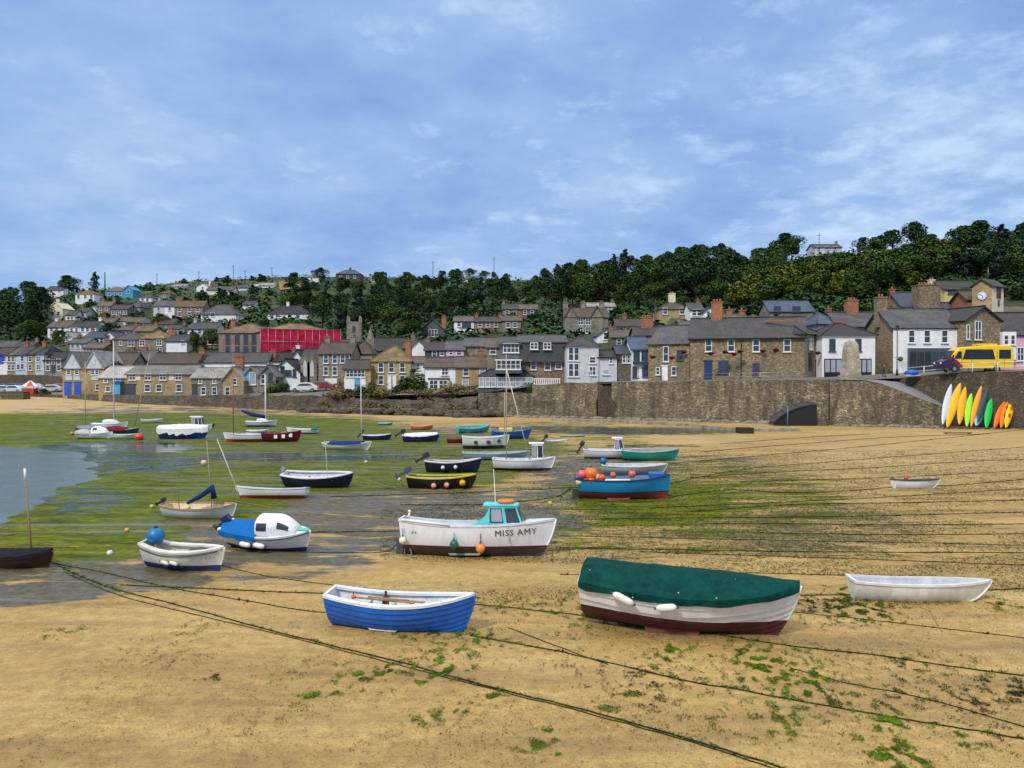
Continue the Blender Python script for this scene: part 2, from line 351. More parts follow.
sand = mixc(t, ramp(t, nz(1.0, 7, .65, mpd.outputs[0]), [(.48, (0, 0, 0)), (.66, (.55, .55, .55))]), sand, (.17, .115, .05))
# scattered dark shell and grit specks
vv = N(t, 'ShaderNodeTexVoronoi', i_Scale=2.6); L(t, c.outputs['Object'], vv.inputs['Vector'])
spk = math_(t, 'LESS_THAN', vv.outputs['Distance'], math_(t, 'MULTIPLY_ADD', s1, .22, -.035))
sand = mixc(t, math_(t, 'MULTIPLY', spk, .35), sand, (.13, .09, .05))
sand = mixc(t, math_(t, 'MULTIPLY', A['dry'], .7), sand, (.46, .33, .155))
mudc = ramp(t, s2, [(.33, (.040, .036, .020)), (.66, (.15, .125, .072))])
def mask(dens, n, k=9.0):   # noise above a threshold set by the local density
    return math_(t, 'MULTIPLY', math_(t, 'SUBTRACT', math_(t, 'MULTIPLY_ADD', n, 2.3, -.65), math_(t, 'SUBTRACT', 1.03, math_(t, 'MULTIPLY', dens, .92))), k, clamp=True)
wm = math_(t, 'MULTIPLY', mask(A['wet'], nz(.8, 5), 6), math_(t, 'GREATER_THAN', A['wet'], .01))
col = mixc(t, wm, sand, mudc)
mpa = N(t, 'ShaderNodeMapping'); mpa.inputs['Scale'].default_value = (.22, 1, 1); L(t, c.outputs['Object'], mpa.inputs[0])
n_a = math_(t, 'ADD', math_(t, 'MULTIPLY', nz(.8, 9, .72, mpa.outputs[0], .4), .62), math_(t, 'MULTIPLY', nz(5, 6, .8), .40))
n_w = math_(t, 'ADD', math_(t, 'MULTIPLY', nz(1.1, 8, .72, None, .6), .45), math_(t, 'MULTIPLY', nz(7, 6, .85), .58))
wdm = math_(t, 'MULTIPLY', mask(A['weed'], n_w, 12), math_(t, 'GREATER_THAN', A['weed'], .01))
col = mixc(t, math_(t, 'MULTIPLY', wdm, .85), col, ramp(t, s3, [(.3, (.022, .026, .010)), (.7, (.075, .075, .03))]))
am = math_(t, 'MULTIPLY', mask(A['algae'], n_a, 9), math_(t, 'GREATER_THAN', A['algae'], .01))
acn = nz(1.3, 8, .8, mpa.outputs[0])
ac = mixc(t, nz(2.2, 6, .7), ramp(t, s3, [(.33, (.030, .062, .002)), (.66, (.135, .215, .006))]), (.155, .16, .006))
ac = mixc(t, ramp(t, acn, [(.40, (.85, .85, .85)), (.56, (0, 0, 0))]), ac, (.022, .032, .008))
ac = mixc(t, .5, ac, ramp(t, s2, [(.36, (.12, .12, .12)), (.64, (.85, .85, .85))]), 'OVERLAY')
col = mixc(t, math_(t, 'MULTIPLY', am, .92), col, ac)
chm = math_(t, 'MULTIPLY', mask(A['channel'], nz(1.5, 4), 8), math_(t, 'GREATER_THAN', A['channel'], .01))
col = mixc(t, chm, col, (.018, .05, .042))
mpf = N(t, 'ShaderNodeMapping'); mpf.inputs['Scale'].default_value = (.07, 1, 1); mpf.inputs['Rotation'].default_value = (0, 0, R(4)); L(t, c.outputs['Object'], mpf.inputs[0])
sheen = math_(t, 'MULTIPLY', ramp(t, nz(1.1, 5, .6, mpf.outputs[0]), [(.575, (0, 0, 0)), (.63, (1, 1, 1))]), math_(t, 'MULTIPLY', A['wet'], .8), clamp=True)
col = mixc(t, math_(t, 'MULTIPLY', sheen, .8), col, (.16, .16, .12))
L(t, col, b.inputs['Base Color'])
film = ramp(t, nz(.9, 5, .6), [(.42, (0, 0, 0)), (.6, (1, 1, 1))])
rg = math_(t, 'SUBTRACT', .72, math_(t, 'MULTIPLY', math_(t, 'MULTIPLY', wm, film), .45))
rg = math_(t, 'ADD', rg, math_(t, 'MULTIPLY', am, .12)); rg = math_(t, 'SUBTRACT', rg, math_(t, 'MULTIPLY', math_(t, 'MAXIMUM', chm, sheen), .62), clamp=True); rg = math_(t, 'MAXIMUM', rg, .08)
L(t, rg, b.inputs['Roughness']); L(t, math_(t, 'MULTIPLY_ADD', am, -.24, .28, clamp=True), b.inputs['Specular IOR Level'])
bp = N(t, 'ShaderNodeBump', i_Strength=.55, i_Distance=.03)
hh = math_(t, 'ADD', math_(t, 'MULTIPLY', s2, .9), math_(t, 'ADD', math_(t, 'MULTIPLY', am, .9), math_(t, 'ADD', math_(t, 'MULTIPLY', wdm, .9), math_(t, 'MULTIPLY', s3, .35))))
mpr = N(t, 'ShaderNodeMapping'); mpr.inputs['Rotation'].default_value = (0, 0, R(28)); mpr.inputs['Scale'].default_value = (.35, 1.6, 1); L(t, c.outputs['Object'], mpr.inputs[0])
rip = nz(3.2, 4, .55, mpr.outputs[0], .5)
hh = math_(t, 'ADD', hh, math_(t, 'MULTIPLY', rip, 1.3))
hh = math_(t, 'MULTIPLY', hh, math_(t, 'SUBTRACT', 1.0, math_(t, 'MULTIPLY', math_(t, 'MAXIMUM', chm, sheen), .93)))
L(t, hh, bp.inputs['Height']); L(t, bp.outputs[0], b.inputs['Normal'])
me.materials.append(m)
sand_o = bpy.data.objects.new('sand', me); COL.objects.link(sand_o); tag(sand_o, kind='structure')
# sea bed sheet to the horizon, and the water
q = MB(); q.quad([(-6000, -3000, -1.2), (6000, -3000, -1.2), (6000, 9000, -1.2), (-6000, 9000, -1.2)])
tag(q.build('seabed', paint((.16, .12, .06), .9)), kind='structure')
m, t, b = newmat('shallow_water'); c = N(t, 'ShaderNodeTexCoord')
mp = N(t, 'ShaderNodeMapping'); mp.inputs['Scale'].default_value = (.5, 1, 1); L(t, c.outputs['Object'], mp.inputs[0])
n = N(t, 'ShaderNodeTexNoise', i_Scale=2.2, i_Detail=6, i_Roughness=.65); L(t, mp.outputs[0], n.inputs['Vector'])
n2 = N(t, 'ShaderNodeTexNoise', i_Scale=.25, i_Detail=3); L(t, mp.outputs[0], n2.inputs['Vector'])
b.inputs['Base Color'].default_value = (.11, .18, .19, 1); b.inputs['Roughness'].default_value = .10
bp = N(t, 'ShaderNodeBump', i_Strength=.6, i_Distance=.06); L(t, math_(t, 'MULTIPLY', n.outputs[0], ramp(t, n2.outputs[0], [(.35, (.35, .35, .35)), (.6, (1.6, 1.6, 1.6))])), bp.inputs['Height']); L(t, bp.outputs[0], b.inputs['Normal'])
b.inputs['Specular IOR Level'].default_value = 1.0
ly = N(t, 'ShaderNodeLayerWeight', i_Blend=.25); L(t, bp.outputs[0], ly.inputs['Normal'])
L(t, math_(t, 'MULTIPLY_ADD', ly.outputs['Facing'], .65, .35, clamp=True), b.inputs['Alpha'])
q = MB(); q.quad([(-5000, -2500, -.085), (5000, -2500, -.085), (5000, 8500, -.085), (-5000, 8500, -.085)])
tag(q.build('water', m), kind='structure')

# ---- hill terrain: columns fan out, each with its own rows of (Y, z)
def ZP(py, Y): return zat(py, Y)
COLS = []
def hc(px, Yw, zw, YB, zB, Yc, pc, Yd, pd, Ye, pe, Ys, ps):
    COLS.append((px, [(Yw, zw), (Yw+3, (zw+zB)/2 if zw < 2.8 else zB), (YB, zB), (Yc, ZP(pc, Yc)), (Yd, ZP(pd, Yd)), (Ye, ZP(pe, Ye)), (Ys, ZP(ps, Ys)), (Ys+90, ZP(ps, Ys)+2), (Ys+500, ZP(ps, Ys)-40), (Ys+1500, -60)]))
hc(-1400, 160, 1.5, 175, 2.4, 200, 358, 250, 338, 330, 330, 420, 330)
hc(-300, 160, 1.5, 175, 2.4, 200, 358, 250, 345, 330, 335, 420, 335)
hc(-60, 154, 1.5, 170, 2.4, 190, 357, 240, 342, 300, 330, 370, 318)
hc(0, 152, 1.5, 168, 2.4, 190, 356, 240, 340, 300, 324, 370, 310)
hc(40, 151, 1.5, 165, 2.4, 190, 354, 235, 334, 300, 313, 380, 300)
hc(80, 140, 1.6, 155, 2.4, 180, 352, 235, 330, 300, 306, 390, 290)
hc(130, 128, 1.8, 142, 2.4, 172, 352, 230, 328, 300, 303, 395, 288)
hc(200, 121, 2.1, 135, 2.5, 165, 352, 225, 326, 300, 300, 400, 281)
hc(280, 118, 2.3, 132, 3.0, 160, 352, 220, 326, 300, 297, 400, 277)
hc(340, 117, 2.5, 130, 3.6, 158, 350, 215, 330, 290, 300, 400, 277)
hc(400, 115, 2.7, 128, 3.7, 155, 350, 205, 330, 285, 303, 400, 277)
hc(470, 110, 3.0, 122, 3.9, 150, 350, 200, 330, 270, 305, 380, 279)
hc(540, 107.5, 4.2, 120, 4.3, 145, 348, 190, 330, 250, 305, 350, 281)
hc(620, 103, 4.6, 118, 4.8, 140, 342, 175, 325, 230, 302, 320, 275)
hc(700, 98, 4.75, 116, 5.0, 135, 338, 165, 320, 210, 297, 290, 264)
hc(760, 94.5, 4.9, 114, 5.2, 132, 336, 160, 318, 200, 290, 270, 266)
hc(830, 91.5, 5.05, 112, 5.4, 128, 334, 155, 314, 195, 285, 265, 251)
hc(905, 93, 5.3, 110, 5.9, 124, 334, 148, 308, 185, 282, 255, 259)
hc(948, 89.5, 5.75, 106, 6.1, 120, 332, 140, 304, 180, 278, 250, 254)
hc(1024, 84.5, 6.0, 104, 6.3, 118, 330, 138, 300, 175, 272, 245, 246)
hc(1300, 70, 6.2, 100, 6.6, 115, 325, 135, 300, 170, 268, 240, 236)
hc(2600, 60, 6.2, 90, 6.6, 110, 325, 130, 300, 165, 268, 235, 236)
def hill_z(x, y):
    px = pxof(x, y)
    if px <= COLS[0][0]: return lerp_tab(COLS[0][1], y)
    if px >= COLS[-1][0]: return lerp_tab(COLS[-1][1], y)
    for (a, ra), (b_, rb) in zip(COLS, COLS[1:]):
        if px <= b_:
            k = (px-a)/(b_-a); rows = [(r1[0]*(1-k)+r2[0]*k, r1[1]*(1-k)+r2[1]*k) for r1, r2 in zip(ra, rb)]
            return lerp_tab(rows, y)
def wall_y(px):
    return lerp_tab([(c_[0], c_[1][0][0]) for c_ in COLS], px)
def H(px, py, lo=100, hi=520):
    """point of the hill seen at pixel px, py"""
    y = max(lo, wall_y(px)+.5)
    while y < hi:
        p = at(px, py, y)
        if p.z <= hill_z(p.x, y): return p
        y += 1.0
    p = at(px, py, hi); return p
hm = MB(); rows = []
hpx = [-1400, -900, -600, -300] + [-300 + 12*k for k in range(1, 134)] + [1500, 1800, 2200, 2600]
rr = [k/60 for k in range(61)]
tb = []
for p_ in hpx:
    x1 = (p_-512)/F
    for (a, ra), (b_, rb) in zip(COLS, COLS[1:]):
        if p_ <= b_:
            k = (p_-a)/(b_-a); rws = [(r1[0]*(1-k)+r2[0]*k, r1[1]*(1-k)+r2[1]*k) for r1, r2 in zip(ra, rb)]; break
    line = []
    for i in range(len(rws)-1):
        nn = (1, 3, 5, 8, 10, 12, 5, 6, 3)[i]
        for q_ in range(nn):
            f = q_/nn; Y = rws[i][0]*(1-f)+rws[i+1][0]*f; z = rws[i][1]*(1-f)+rws[i+1][1]*f
            if i >= 3: z += .9*fbm(x1*Y, Y, .05, 3)
            line.append((x1*Y, Y, z))
    line.append((x1*rws[-1][0], rws[-1][0], rws[-1][1]))
    rows.append(line)
hm.grid(rows, 0, True, flip=True)
m, t, b = newmat('hillside'); c = N(t, 'ShaderNodeTexCoord')
def nz2(sc, d=6, ro=.6):
    n = N(t, 'ShaderNodeTexNoise', i_Scale=sc, i_Detail=d, i_Roughness=ro); L(t, c.outputs['Object'], n.inputs['Vector']); return n.outputs[0]
g = ramp(t, nz2(.06), [(.35, (.018, .036, .010)), (.58, (.035, .062, .016)), (.72, (.10, .095, .03))])
g = mixc(t, .5, g, ramp(t, nz2(1.2), [(.3, (.2, .2, .2)), (.7, (.8, .8, .8))]), 'OVERLAY')
sp3 = N(t, 'ShaderNodeSeparateXYZ'); L(t, c.outputs['Object'], sp3.inputs[0])
low = ramp(t, math_(t, 'DIVIDE', sp3.outputs[2], 20), [(.30, (1, 1, 1)), (.42, (0, 0, 0))])
L(t, mixc(t, low, g, ramp(t, nz2(2), [(.3, (.10, .095, .085)), (.7, (.17, .16, .145))])), b.inputs['Base Color']); b.inputs['Roughness'].default_value = .95
tag(hm.build('hillside', m), kind='structure')

# ---- harbour walls: battered, uneven stone faces with a coping
def wall(name, label, pts, mat, zb=-.6, thick=1.1, batter=.45, rough=.10, cop=.0, cat='wall', step=.7):
    """pts: (px, Y, ztop)"""
    P = [((px-512)/F*Y, Y, z) for px, Y, z in pts]
    o = P[0]; line = []
    for a, c_ in zip(P, P[1:]):
        l = math.hypot(c_[0]-a[0], c_[1]-a[1]); k = max(1, int(l/step))
        for i in range(k): line.append(tuple(a[j]+(c_[j]-a[j])*i/k for j in range(3)))
    line.append(P[-1]); rows = []; nn = 9
    for i, (x, y, zt) in enumerate(line):
        a = line[max(0, i-1)]; c_ = line[min(len(line)-1, i+1)]; tx, ty = c_[0]-a[0], c_[1]-a[1]; l = math.hypot(tx, ty); nxx, nyy = ty/l, -tx/l
        if nyy > 0: nxx, nyy = -nxx, -nyy
        r = [];
        for k in range(nn+1):
            f = k/nn; z = zb+(zt-zb)*f; off = batter*(1-f) + rough*(noise.noise(Vector((x*1.1, z*1.6, y*.6)))+.6*noise.noise(Vector((x*.3, z*.5, 5)))) + (.12 if cop and k == nn else 0)
            r.append((x+nxx*off-o[0], y+nyy*off-o[1], z + (rough*.8*noise.noise(Vector((x*.8, 3, y))) if k == nn else 0)))
        r.append((x-nxx*thick-o[0], y-nyy*thick-o[1], r[-1][2])); r.append((x-nxx*thick-o[0], y-nyy*thick-o[1], zb))
        rows.append(r)
    q = MB(); q.grid(rows, 0, True, flip=True); q.quad(rows[0]); q.quad(rows[-1][::-1])
    ob = q.build(name, mat, loc=(o[0], o[1], 0), sharp=40)
    return tag(ob, label, cat)
wall('car_park_wall', 'low brown wall between the parked cars and the far sand', [(-300, 159, 1.75), (-60, 153, 1.75), (0, 151.2, 1.75), (40, 150, 1.75), (66, 143, 1.85)], M['quaydark'], cop=1, rough=.05)
wall('sea_wall', 'long low dark rubble sea wall below the ochre stone houses', [(66, 142.6, 1.75), (80, 139, 2.1), (130, 127, 2.25), (200, 120.2, 2.5), (280, 117.2, 2.6), (330, 116.6, 2.45)], M['quaydark'], rough=.28, batter=1.0)
wall('sea_wall', 'broken dark rock and stone bank below the bushes and the ochre-roofed house', [(330, 116.4, 2.2), (370, 115.4, 2.1), (400, 114.4, 2.0), (440, 111.7, 2.2), (478, 109, 2.7)], M['quaydark'], rough=.55, batter=1.9)
wall('sea_wall', 'tawny stained cliff wall under the glazed conservatory', [(478.4, 109, 3.1), (500, 108.5, 3.2), (532, 107, 3.2)], M['quay'], rough=.25, batter=.5)
wall('sea_wall', 'overgrown tawny stone wall below the white railings and the pale grey house', [(532.5, 107, 4.3), (560, 105.8, 4.5), (598, 103.6, 4.6)], M['quay'], rough=.4, batter=.9)
wall('quay_wall', 'long high brown stone quay wall in front of the flower-hung stone inn', [(612, 103, 4.65), (700, 97.4, 4.85), (760, 94, 5.0), (829, 90.9, 5.15)], M['quay'], cop=1, rough=.1, batter=.5)
wall('quay_wall', 'sloping stone front of the slipway right of the granite obelisk', [(830, 90.4, 5.05), (866, 89.4, 5.0), (882, 88.8, 4.7), (905, 88.0, 3.75), (948, 86.4, 2.0)], M['quay'], cop=1, rough=.1, batter=.5, thick=.7)
wall('quay_wall', 'stone retaining wall behind the kayaks, under the yellow minibus', [(900, 93.2, 5.3), (948, 89.3, 5.85), (1024, 84.3, 6.1), (1300, 70, 6.3)], M['quaydark'], cop=1, rough=.08, batter=.3)
# splayed stone buttress at the obelisk
q = MB()
for s in range(7):
    q.box(((832-512)/F*90.2+.3*s, 89.6-.02*s, 2.3-.0*s), (.5, 1.6-.12*s, 5.4), 0)
bt = MB(); X0 = (834-512)/F*90
rows = []
for k in range(9):
    f = k/8; z = -.5+5.4*f; ww = 2.9-1.2*f; dd = 2.2-1.5*f
    rows.append([(-ww, .5, z), (-ww, -dd*.6, z), (-ww*.55, -dd, z), (ww*.55, -dd, z), (ww, -dd*.5, z), (ww, .5, z)])
bt.grid(rows, 0, False, flip=True); bt.quad(rows[-1])
tag(bt.build('buttress', M['quay'], loc=(X0+2.4, 90.0, 0)), 'splayed stone buttress of the quay, below the obelisk', 'buttress')
# stone stair let into the wall below the grey house
q = MB(); o = at(598, 386, 103.3); o.z = 0
for k in range(15):
    z = 4.7-k*.33; q.box((k*.24+.1, -.25-.0*k, (z-.6)/2), (.24, 1.3, z+.6), 0)
tag(q.build('stone_steps', M['quaydark'], loc=o), 'dark stone steps running down the quay beside the pale grey house', 'steps')
wall('quay_wall', 'narrow dark wall behind the harbour steps', [(597, 104.6, 4.7), (614, 103.8, 4.7)], M['quaydark'])
# slipway and road
def strip(name, pts, mat, parent=None):
    """pts: list of ((x,y,z),(x,y,z)) pairs"""
    q = MB(); rows = [[a, b_] for a, b_ in pts]; q.grid(rows, 0, True)
    ob = q.build(name, mat); return ob
def PX(px, Y, z): return ((px-512)/F*Y, Y, z)
m, t, b = newmat('asphalt'); c = N(t, 'ShaderNodeTexCoord'); n = N(t, 'ShaderNodeTexNoise', i_Scale=1.5, i_Detail=8, i_Roughness=.7); L(t, c.outputs['Object'], n.inputs['Vector'])
L(t, ramp(t, n.outputs[0], [(.3, (.13, .13, .135)), (.7, (.25, .25, .26))]), b.inputs['Base Color']); b.inputs['Roughness'].default_value = .85; M['asphalt'] = m
tag(strip('slipway', [(PX(838, 91.2, 5.11), PX(838, 96, 5.2)), (PX(866, 89.8, 5.08), PX(880, 95, 5.22)), (PX(882, 89.2, 4.68), PX(902, 93.4, 4.8)), (PX(905, 88.4, 3.7), PX(922, 91.8, 3.8)), (PX(948, 86.8, 1.92), PX(952, 89.4, 1.95))], M['asphalt']), kind='structure')
q = MB(); q.quad([PX(948, 86.5, -.5), PX(952, 89.4, -.5), PX(952, 89.4, 1.95), PX(948, 86.5, 1.92)])
tag(q.build('slipway_end', M['quay']), kind='structure')
tag(strip('road', [(PX(612, 103.6, 4.66), PX(612, 108, 4.76)), (PX(700, 98.2, 4.86), PX(700, 103, 4.93)), (PX(760, 94.8, 5.0), PX(760, 100, 5.08)), (PX(830, 92, 5.14), PX(830, 98, 5.26)), (PX(905, 93.6, 5.42), PX(905, 101, 5.72)), (PX(948, 89.9, 5.86), PX(948, 98, 6.12)), (PX(1024, 84.9, 6.1), PX(1024, 96, 6.3)), (PX(1300, 71, 6.3), PX(1300, 92, 6.55))], M['asphalt']), kind='structure')
tag(strip('car_park', [(PX(-300, 159.5, 1.62), PX(-300, 174, 2.4)), (PX(-60, 154.6, 1.62), PX(-60, 170, 2.45)), (PX(0, 152.6, 1.62), PX(0, 167, 2.45)), (PX(40, 151.4, 1.62), PX(40, 164, 2.42)), (PX(66, 145, 1.72), PX(62, 157, 2.4))], M['asphalt']), kind='structure')
# ================================================================ THE TOWN
_wm = {}
def window_meshes(w, h, st):
    key = (round(w, 2), round(h, 2), st)
    if key in _wm: return _wm[key]
    fr = M['darkframe'] if 'd' in st else M['frame']
    q = MB(); t_ = .09
    for x in (-w/2+t_/2, w/2-t_/2): q.box((x, 0, h/2), (t_, .10, h))
    for z in (t_/2, h-t_/2): q.box((0, -.004, z), (w-2*t_-.004, .09, t_))
    if 's' in st: q.box((0, -.01, h/2), (w-2*t_-.004, .06, .07))          # sash bar
    n = int(st[-1]) if st[-1].isdigit() else 1
    for k in range(1, n): q.box((-w/2+w*k/n, -.014, h/2), (.08, .07, h-2*t_-.004))
    q.box((0, -.05, -.045), (w+.2, .2, .08))                                # sill
    p = MB(); p.box((0, .03, h/2), (w-t_, .03, h-t_))
    me = []
    for mb, mt in ((q, fr), (p, M['glasslt'] if 'l' in st else M['glass'])):
        ob = mb.build('x', mt); me.append(ob.data); bpy.data.objects.remove(ob)
    _wm[key] = me; return me
def add_window(parent, x, z, w, h, st='s', y=0, rz=0, name='window'):
    a, b_ = window_meshes(w, h, st)
    o = bpy.data.objects.new(name, a); COL.objects.link(o); o.parent = parent; o.location = (x, y-.03, z); o.rotation_euler = (0, 0, rz)
    p = bpy.data.objects.new('pane', b_); COL.objects.link(p); p.parent = o
    return o
def grid(cols, rows, w=.9, h=1.3, st='s'): return [(c_, r_, w, h, st) for c_ in cols for r_ in rows]
def slab(q, pts, th=.14):
    """roof plane: pts (4 or 3) counter-clockwise seen from above, thickened downwards"""
    P = [Vector(p) for p in pts]; n = (P[1]-P[0]).cross(P[-1]-P[0]).normalized()
    if n.z < 0: P = P[::-1]; n = -n
    Q = [p-n*th for p in P]; k = len(P)
    q.quad(P); q.quad(Q[::-1])
    for i in range(k): q.quad([P[i], Q[i], Q[(i+1) % k], P[(i+1) % k]])
def roofmesh(kind, W, D, ze, zr, ov=.3):
    q = MB(); s = (zr-ze)
    if kind == 'g':
        k = s/(D/2); z0 = ze-ov*k+.06
        slab(q, [(-ov, -ov, z0), (W+ov, -ov, z0), (W+ov, D/2, zr+.06), (-ov, D/2, zr+.06)])
        slab(q, [(-ov, D+ov, z0), (-ov, D/2, zr+.06), (W+ov, D/2, zr+.06), (W+ov, D+ov, z0)])
        q.box((W/2, D/2, zr+.09), (W+2*ov, .3, .12))
    elif kind == 'f':
        k = s/(W/2); z0 = ze-ov*k+.06
        slab(q, [(-ov, -ov, z0), (W/2, -ov, zr+.06), (W/2, D+ov, zr+.06), (-ov, D+ov, z0)])
        slab(q, [(W+ov, -ov, z0), (W+ov, D+ov, z0), (W/2, D+ov, zr+.06), (W/2, -ov, zr+.06)])
        q.box((W/2, D/2, zr+.09), (.3, D+2*ov, .12))
    elif kind == 'h':
        z0 = ze; i = min(D/2, W/2-.05)*.95; r0, r1 = i, W-i; o = ov
        A_, B_, C_, D_ = (-o, -o, z0), (W+o, -o, z0), (W+o, D+o, z0), (-o, D+o, z0); E_, G_ = (r0, D/2, zr), (r1, D/2, zr)
        q.quad([A_, B_, G_, E_]); q.quad([C_, D_, E_, G_]); q.quad([D_, A_, E_]); q.quad([B_, C_, G_]); q.quad([D_, C_, B_, A_])
        for a_, b_ in ((E_, G_), (A_, E_), (D_, E_), (B_, G_), (C_, G_)): q.tube([Vector(a_)+Vector((0, 0, .03)), Vector(b_)+Vector((0, 0, .03))], .09, 4)
    else:
        q.box((W/2, D/2, ze+.12), (W+2*ov, D+2*ov, .24))
    return q
HOUSES = []
def house(label, px0, px1, base, eave, ridge, kind='g', wall='granite', roof='slate', win=(), ch=(), D=6.5, dY=0, doors=(), skin=None, name='house', cat='house', group=None, ov=.3, shift=0):
    """base: a pixel row (<500 and Y looked up) or ('Y', distance)"""
    if isinstance(base, tuple): Y = base[1]
    else: Y = H((px0+px1)/2, base).y
    Y0, Y1 = Y-dY/2, Y+dY/2
    X0, X1 = (px0-512)/F*Y0, (px1-512)/F*Y1
    W = math.hypot(X1-X0, Y1-Y0); rz = math.atan2(Y1-Y0, X1-X0)
    zb = min(hill_z(X0, Y0), hill_z(X1, Y1), hill_z((X0+X1)/2, Y+.1)) if not isinstance(base, tuple) or len(base) < 3 else base[2]
    ze = zat(eave, Y)-zb; zr = zat(ridge, Y+(D/2 if kind in 'gh' else 0))-zb
    if kind in 'gfh' and zr < ze+.5: zr = ze+.5
    r = empty(name, (X0, Y0, zb), rz, label, cat, group)
    ca, sa = math.cos(rz), math.sin(rz)
    q = MB(); zz = -1.2
    c4 = [(0, 0), (W, 0), (W, D), (0, D)]
    for (a, b_), (c_, d_) in zip(c4, c4[1:]+c4[:1]): q.quad([(a, b_, zz), (c_, d_, zz), (c_, d_, ze), (a, b_, ze)])
    if kind == 'g': q.quad([(0, D, ze), (0, 0, ze), (0, D/2, zr)]); q.quad([(W, 0, ze), (W, D, ze), (W, D/2, zr)])
    if kind == 'f': q.quad([(0, 0, ze), (W, 0, ze), (W/2, 0, zr)]); q.quad([(W, D, ze), (0, D, ze), (W/2, D, zr)])
    q.build('wall', M[wall], r)
    if skin:
        s_ = MB(); s_.box((W/2, -.02, (ze+zz)/2), (W+.04, .04, ze-zz)); s_.build('rendered_front', M[skin], r)
    rf = roofmesh(kind, W, D, ze, zr, ov).build('roof', M[roof], r)
    def loc(px):
        k = (px-512)/F; t_ = (k*Y0-X0)/(ca-k*sa); return t_, Y0+t_*sa
    yo = -.04 if skin else 0
    for wv in win:
        x, yy = loc(wv[0]); z = zat(wv[1], yy)-zb
        add_window(r, x, z-wv[3]/2, wv[2], wv[3], wv[4] if len(wv) > 4 else 's', yo)
    for dv in doors:     # (px, py centre, w, h, mat)
        x, yy = loc(dv[0]); z = zat(dv[1], yy)-zb; q = MB(); q.box((x, yo-.03, z), (dv[2], .1, dv[3])); q.box((x, yo-.05, z+dv[3]/2+.07), (dv[2]+.25, .16, .12))
        dd = q.build('door', M[dv[4]], r); q = MB(); q.ball((x+dv[2]*.36, yo-.1, z), .04, n=6); q.build('handle', M['steel'], dd)
    for cv in ch:        # (px, top row, width, mat)
        x, yy = loc(cv[0]); yl = D/2 if kind != 'f' else D*.4; wd = cv[2]
        zt = zat(cv[1], yy+yl)-zb; zl = ze+.2
        q = MB(); q.box((x, yl, (zt+zl)/2), (wd, wd*.7, zt-zl)); q.box((x, yl, zt+.05), (wd+.16, wd*.7+.16, .14))
        co = q.build('chimney', M[cv[3]], rf)
        n_ = max(1, int(wd/.45)); q = MB()
        for k in range(n_): q.tube([(x+(k-(n_-1)/2)*.38, yl, zt+.1), (x+(k-(n_-1)/2)*.38, yl, zt+.5)], [.13, .10], 7)
        q.build('chimney_pot', M['ridge'], co)
    HOUSES.append((X0, X1, Y, D)); return r, (W, D, zb, ze, zr, loc, yo)
def lb(r, name, mat, c_, d_): q = MB(); q.box(c_, d_); return q.build(name, M[mat] if isinstance(mat, str) else mat, r)

# ---- front row, right to left
r, (W, D, zb, ze, zr, loc, yo) = house('white rendered two storey house above a dark shopfront, stone side gable, right of the obelisk', 893, 960, ('Y', 98), 327, 309, 'g', 'granite', 'slate', grid([911, 926.5, 944], [336.5], .8, 1.6), [(879+16, 298, 1.3, 'granite')], 8, skin='white', cat='house')
xa, xb = loc(907)[0], loc(959)[0]
sf_ = lb(r, 'shopfront', 'darkframe', ((xa+xb)/2, -.3, zat(360.5, 98)-zb), (xb-xa, .5, 3.0))
for k in range(7):
    p = MB(); ww = (xb-xa)/7; p.box((xa+ww*(k+.5), -.57, zat(361, 98)-zb), (ww-.16, .04, 2.2)); p.build('pane', M['glass'], sf_)
r, (W, D, zb, ze, zr, loc, yo) = house('low white shop with red ridge tiles directly behind the obelisk', 822, 875, ('Y', 97), 335.5, 323, 'h', 'white', 'slatedark', grid([832, 858], [345], .75, 1.5, 'sd'), (), 7)
for x0, x1 in ((824, 841), (856, 871)):
    xa, xb = loc(x0)[0], loc(x1)[0]; s_ = lb(r, 'shopfront', 'black', ((xa+xb)/2, -.05, zat(369, 97)-zb), (xb-xa, .2, 2.5))
    for k in range(3): p = MB(); ww = (xb-xa)/3; p.box((xa+ww*(k+.5), -.17, zat(366, 97)-zb), (ww-.14, .05, 1.5)); p.build('pane', M['glasslt'], s_)
lb(r, 'hip_tile', 'ridge', (W*.55, D/2, zr+.12), (1.6, .25, .16))
r, (W, D, zb, ze, zr, loc, yo) = house('long brown stone inn with flower baskets, two storeys above the quay wall', 690, 804, ('Y', 98.7), 337.5, 318, 'g', 'granite', 'slate',
    grid([708.5, 731, 756, 787], [345.5], .85, 1.55) + [(723.5, 367, 1.3, 1.6, 'sd2'), (756, 369, .85, 1.5, 'sd')], [(715, 303, 1.4, 'brick')], 8, -4, doors=[(708, 370, .95, 2.2, 'navy')], cat='inn', name='inn')
lb(r, 'drainpipe', 'black', (loc(741)[0], -.1, ze/2-.3), (.1, .1, ze))
rr_ = lb(r, 'gutter', 'black', (W/2, -.36, ze-.12), (W+.5, .12, .1))
r, (W, D, zb, ze, zr, loc, yo) = house('angled dark stone end of the inn with a white upper window and black doorway', 804.5, 822, ('Y', 98.5), 334.5, 322, 'h', 'greystone', 'slatedark', [(811, 344, .9, 1.4, 's2')], (), 6.5, 3.6, doors=[(817, 369.5, .9, 2.2, 'black'), (810, 362, .9, 2.0, 'black')], cat='inn', name='inn')
lb(r, 'ridge_tiles', 'ridge', (.3, D/2, zr+.0), (.3, 4, .14))
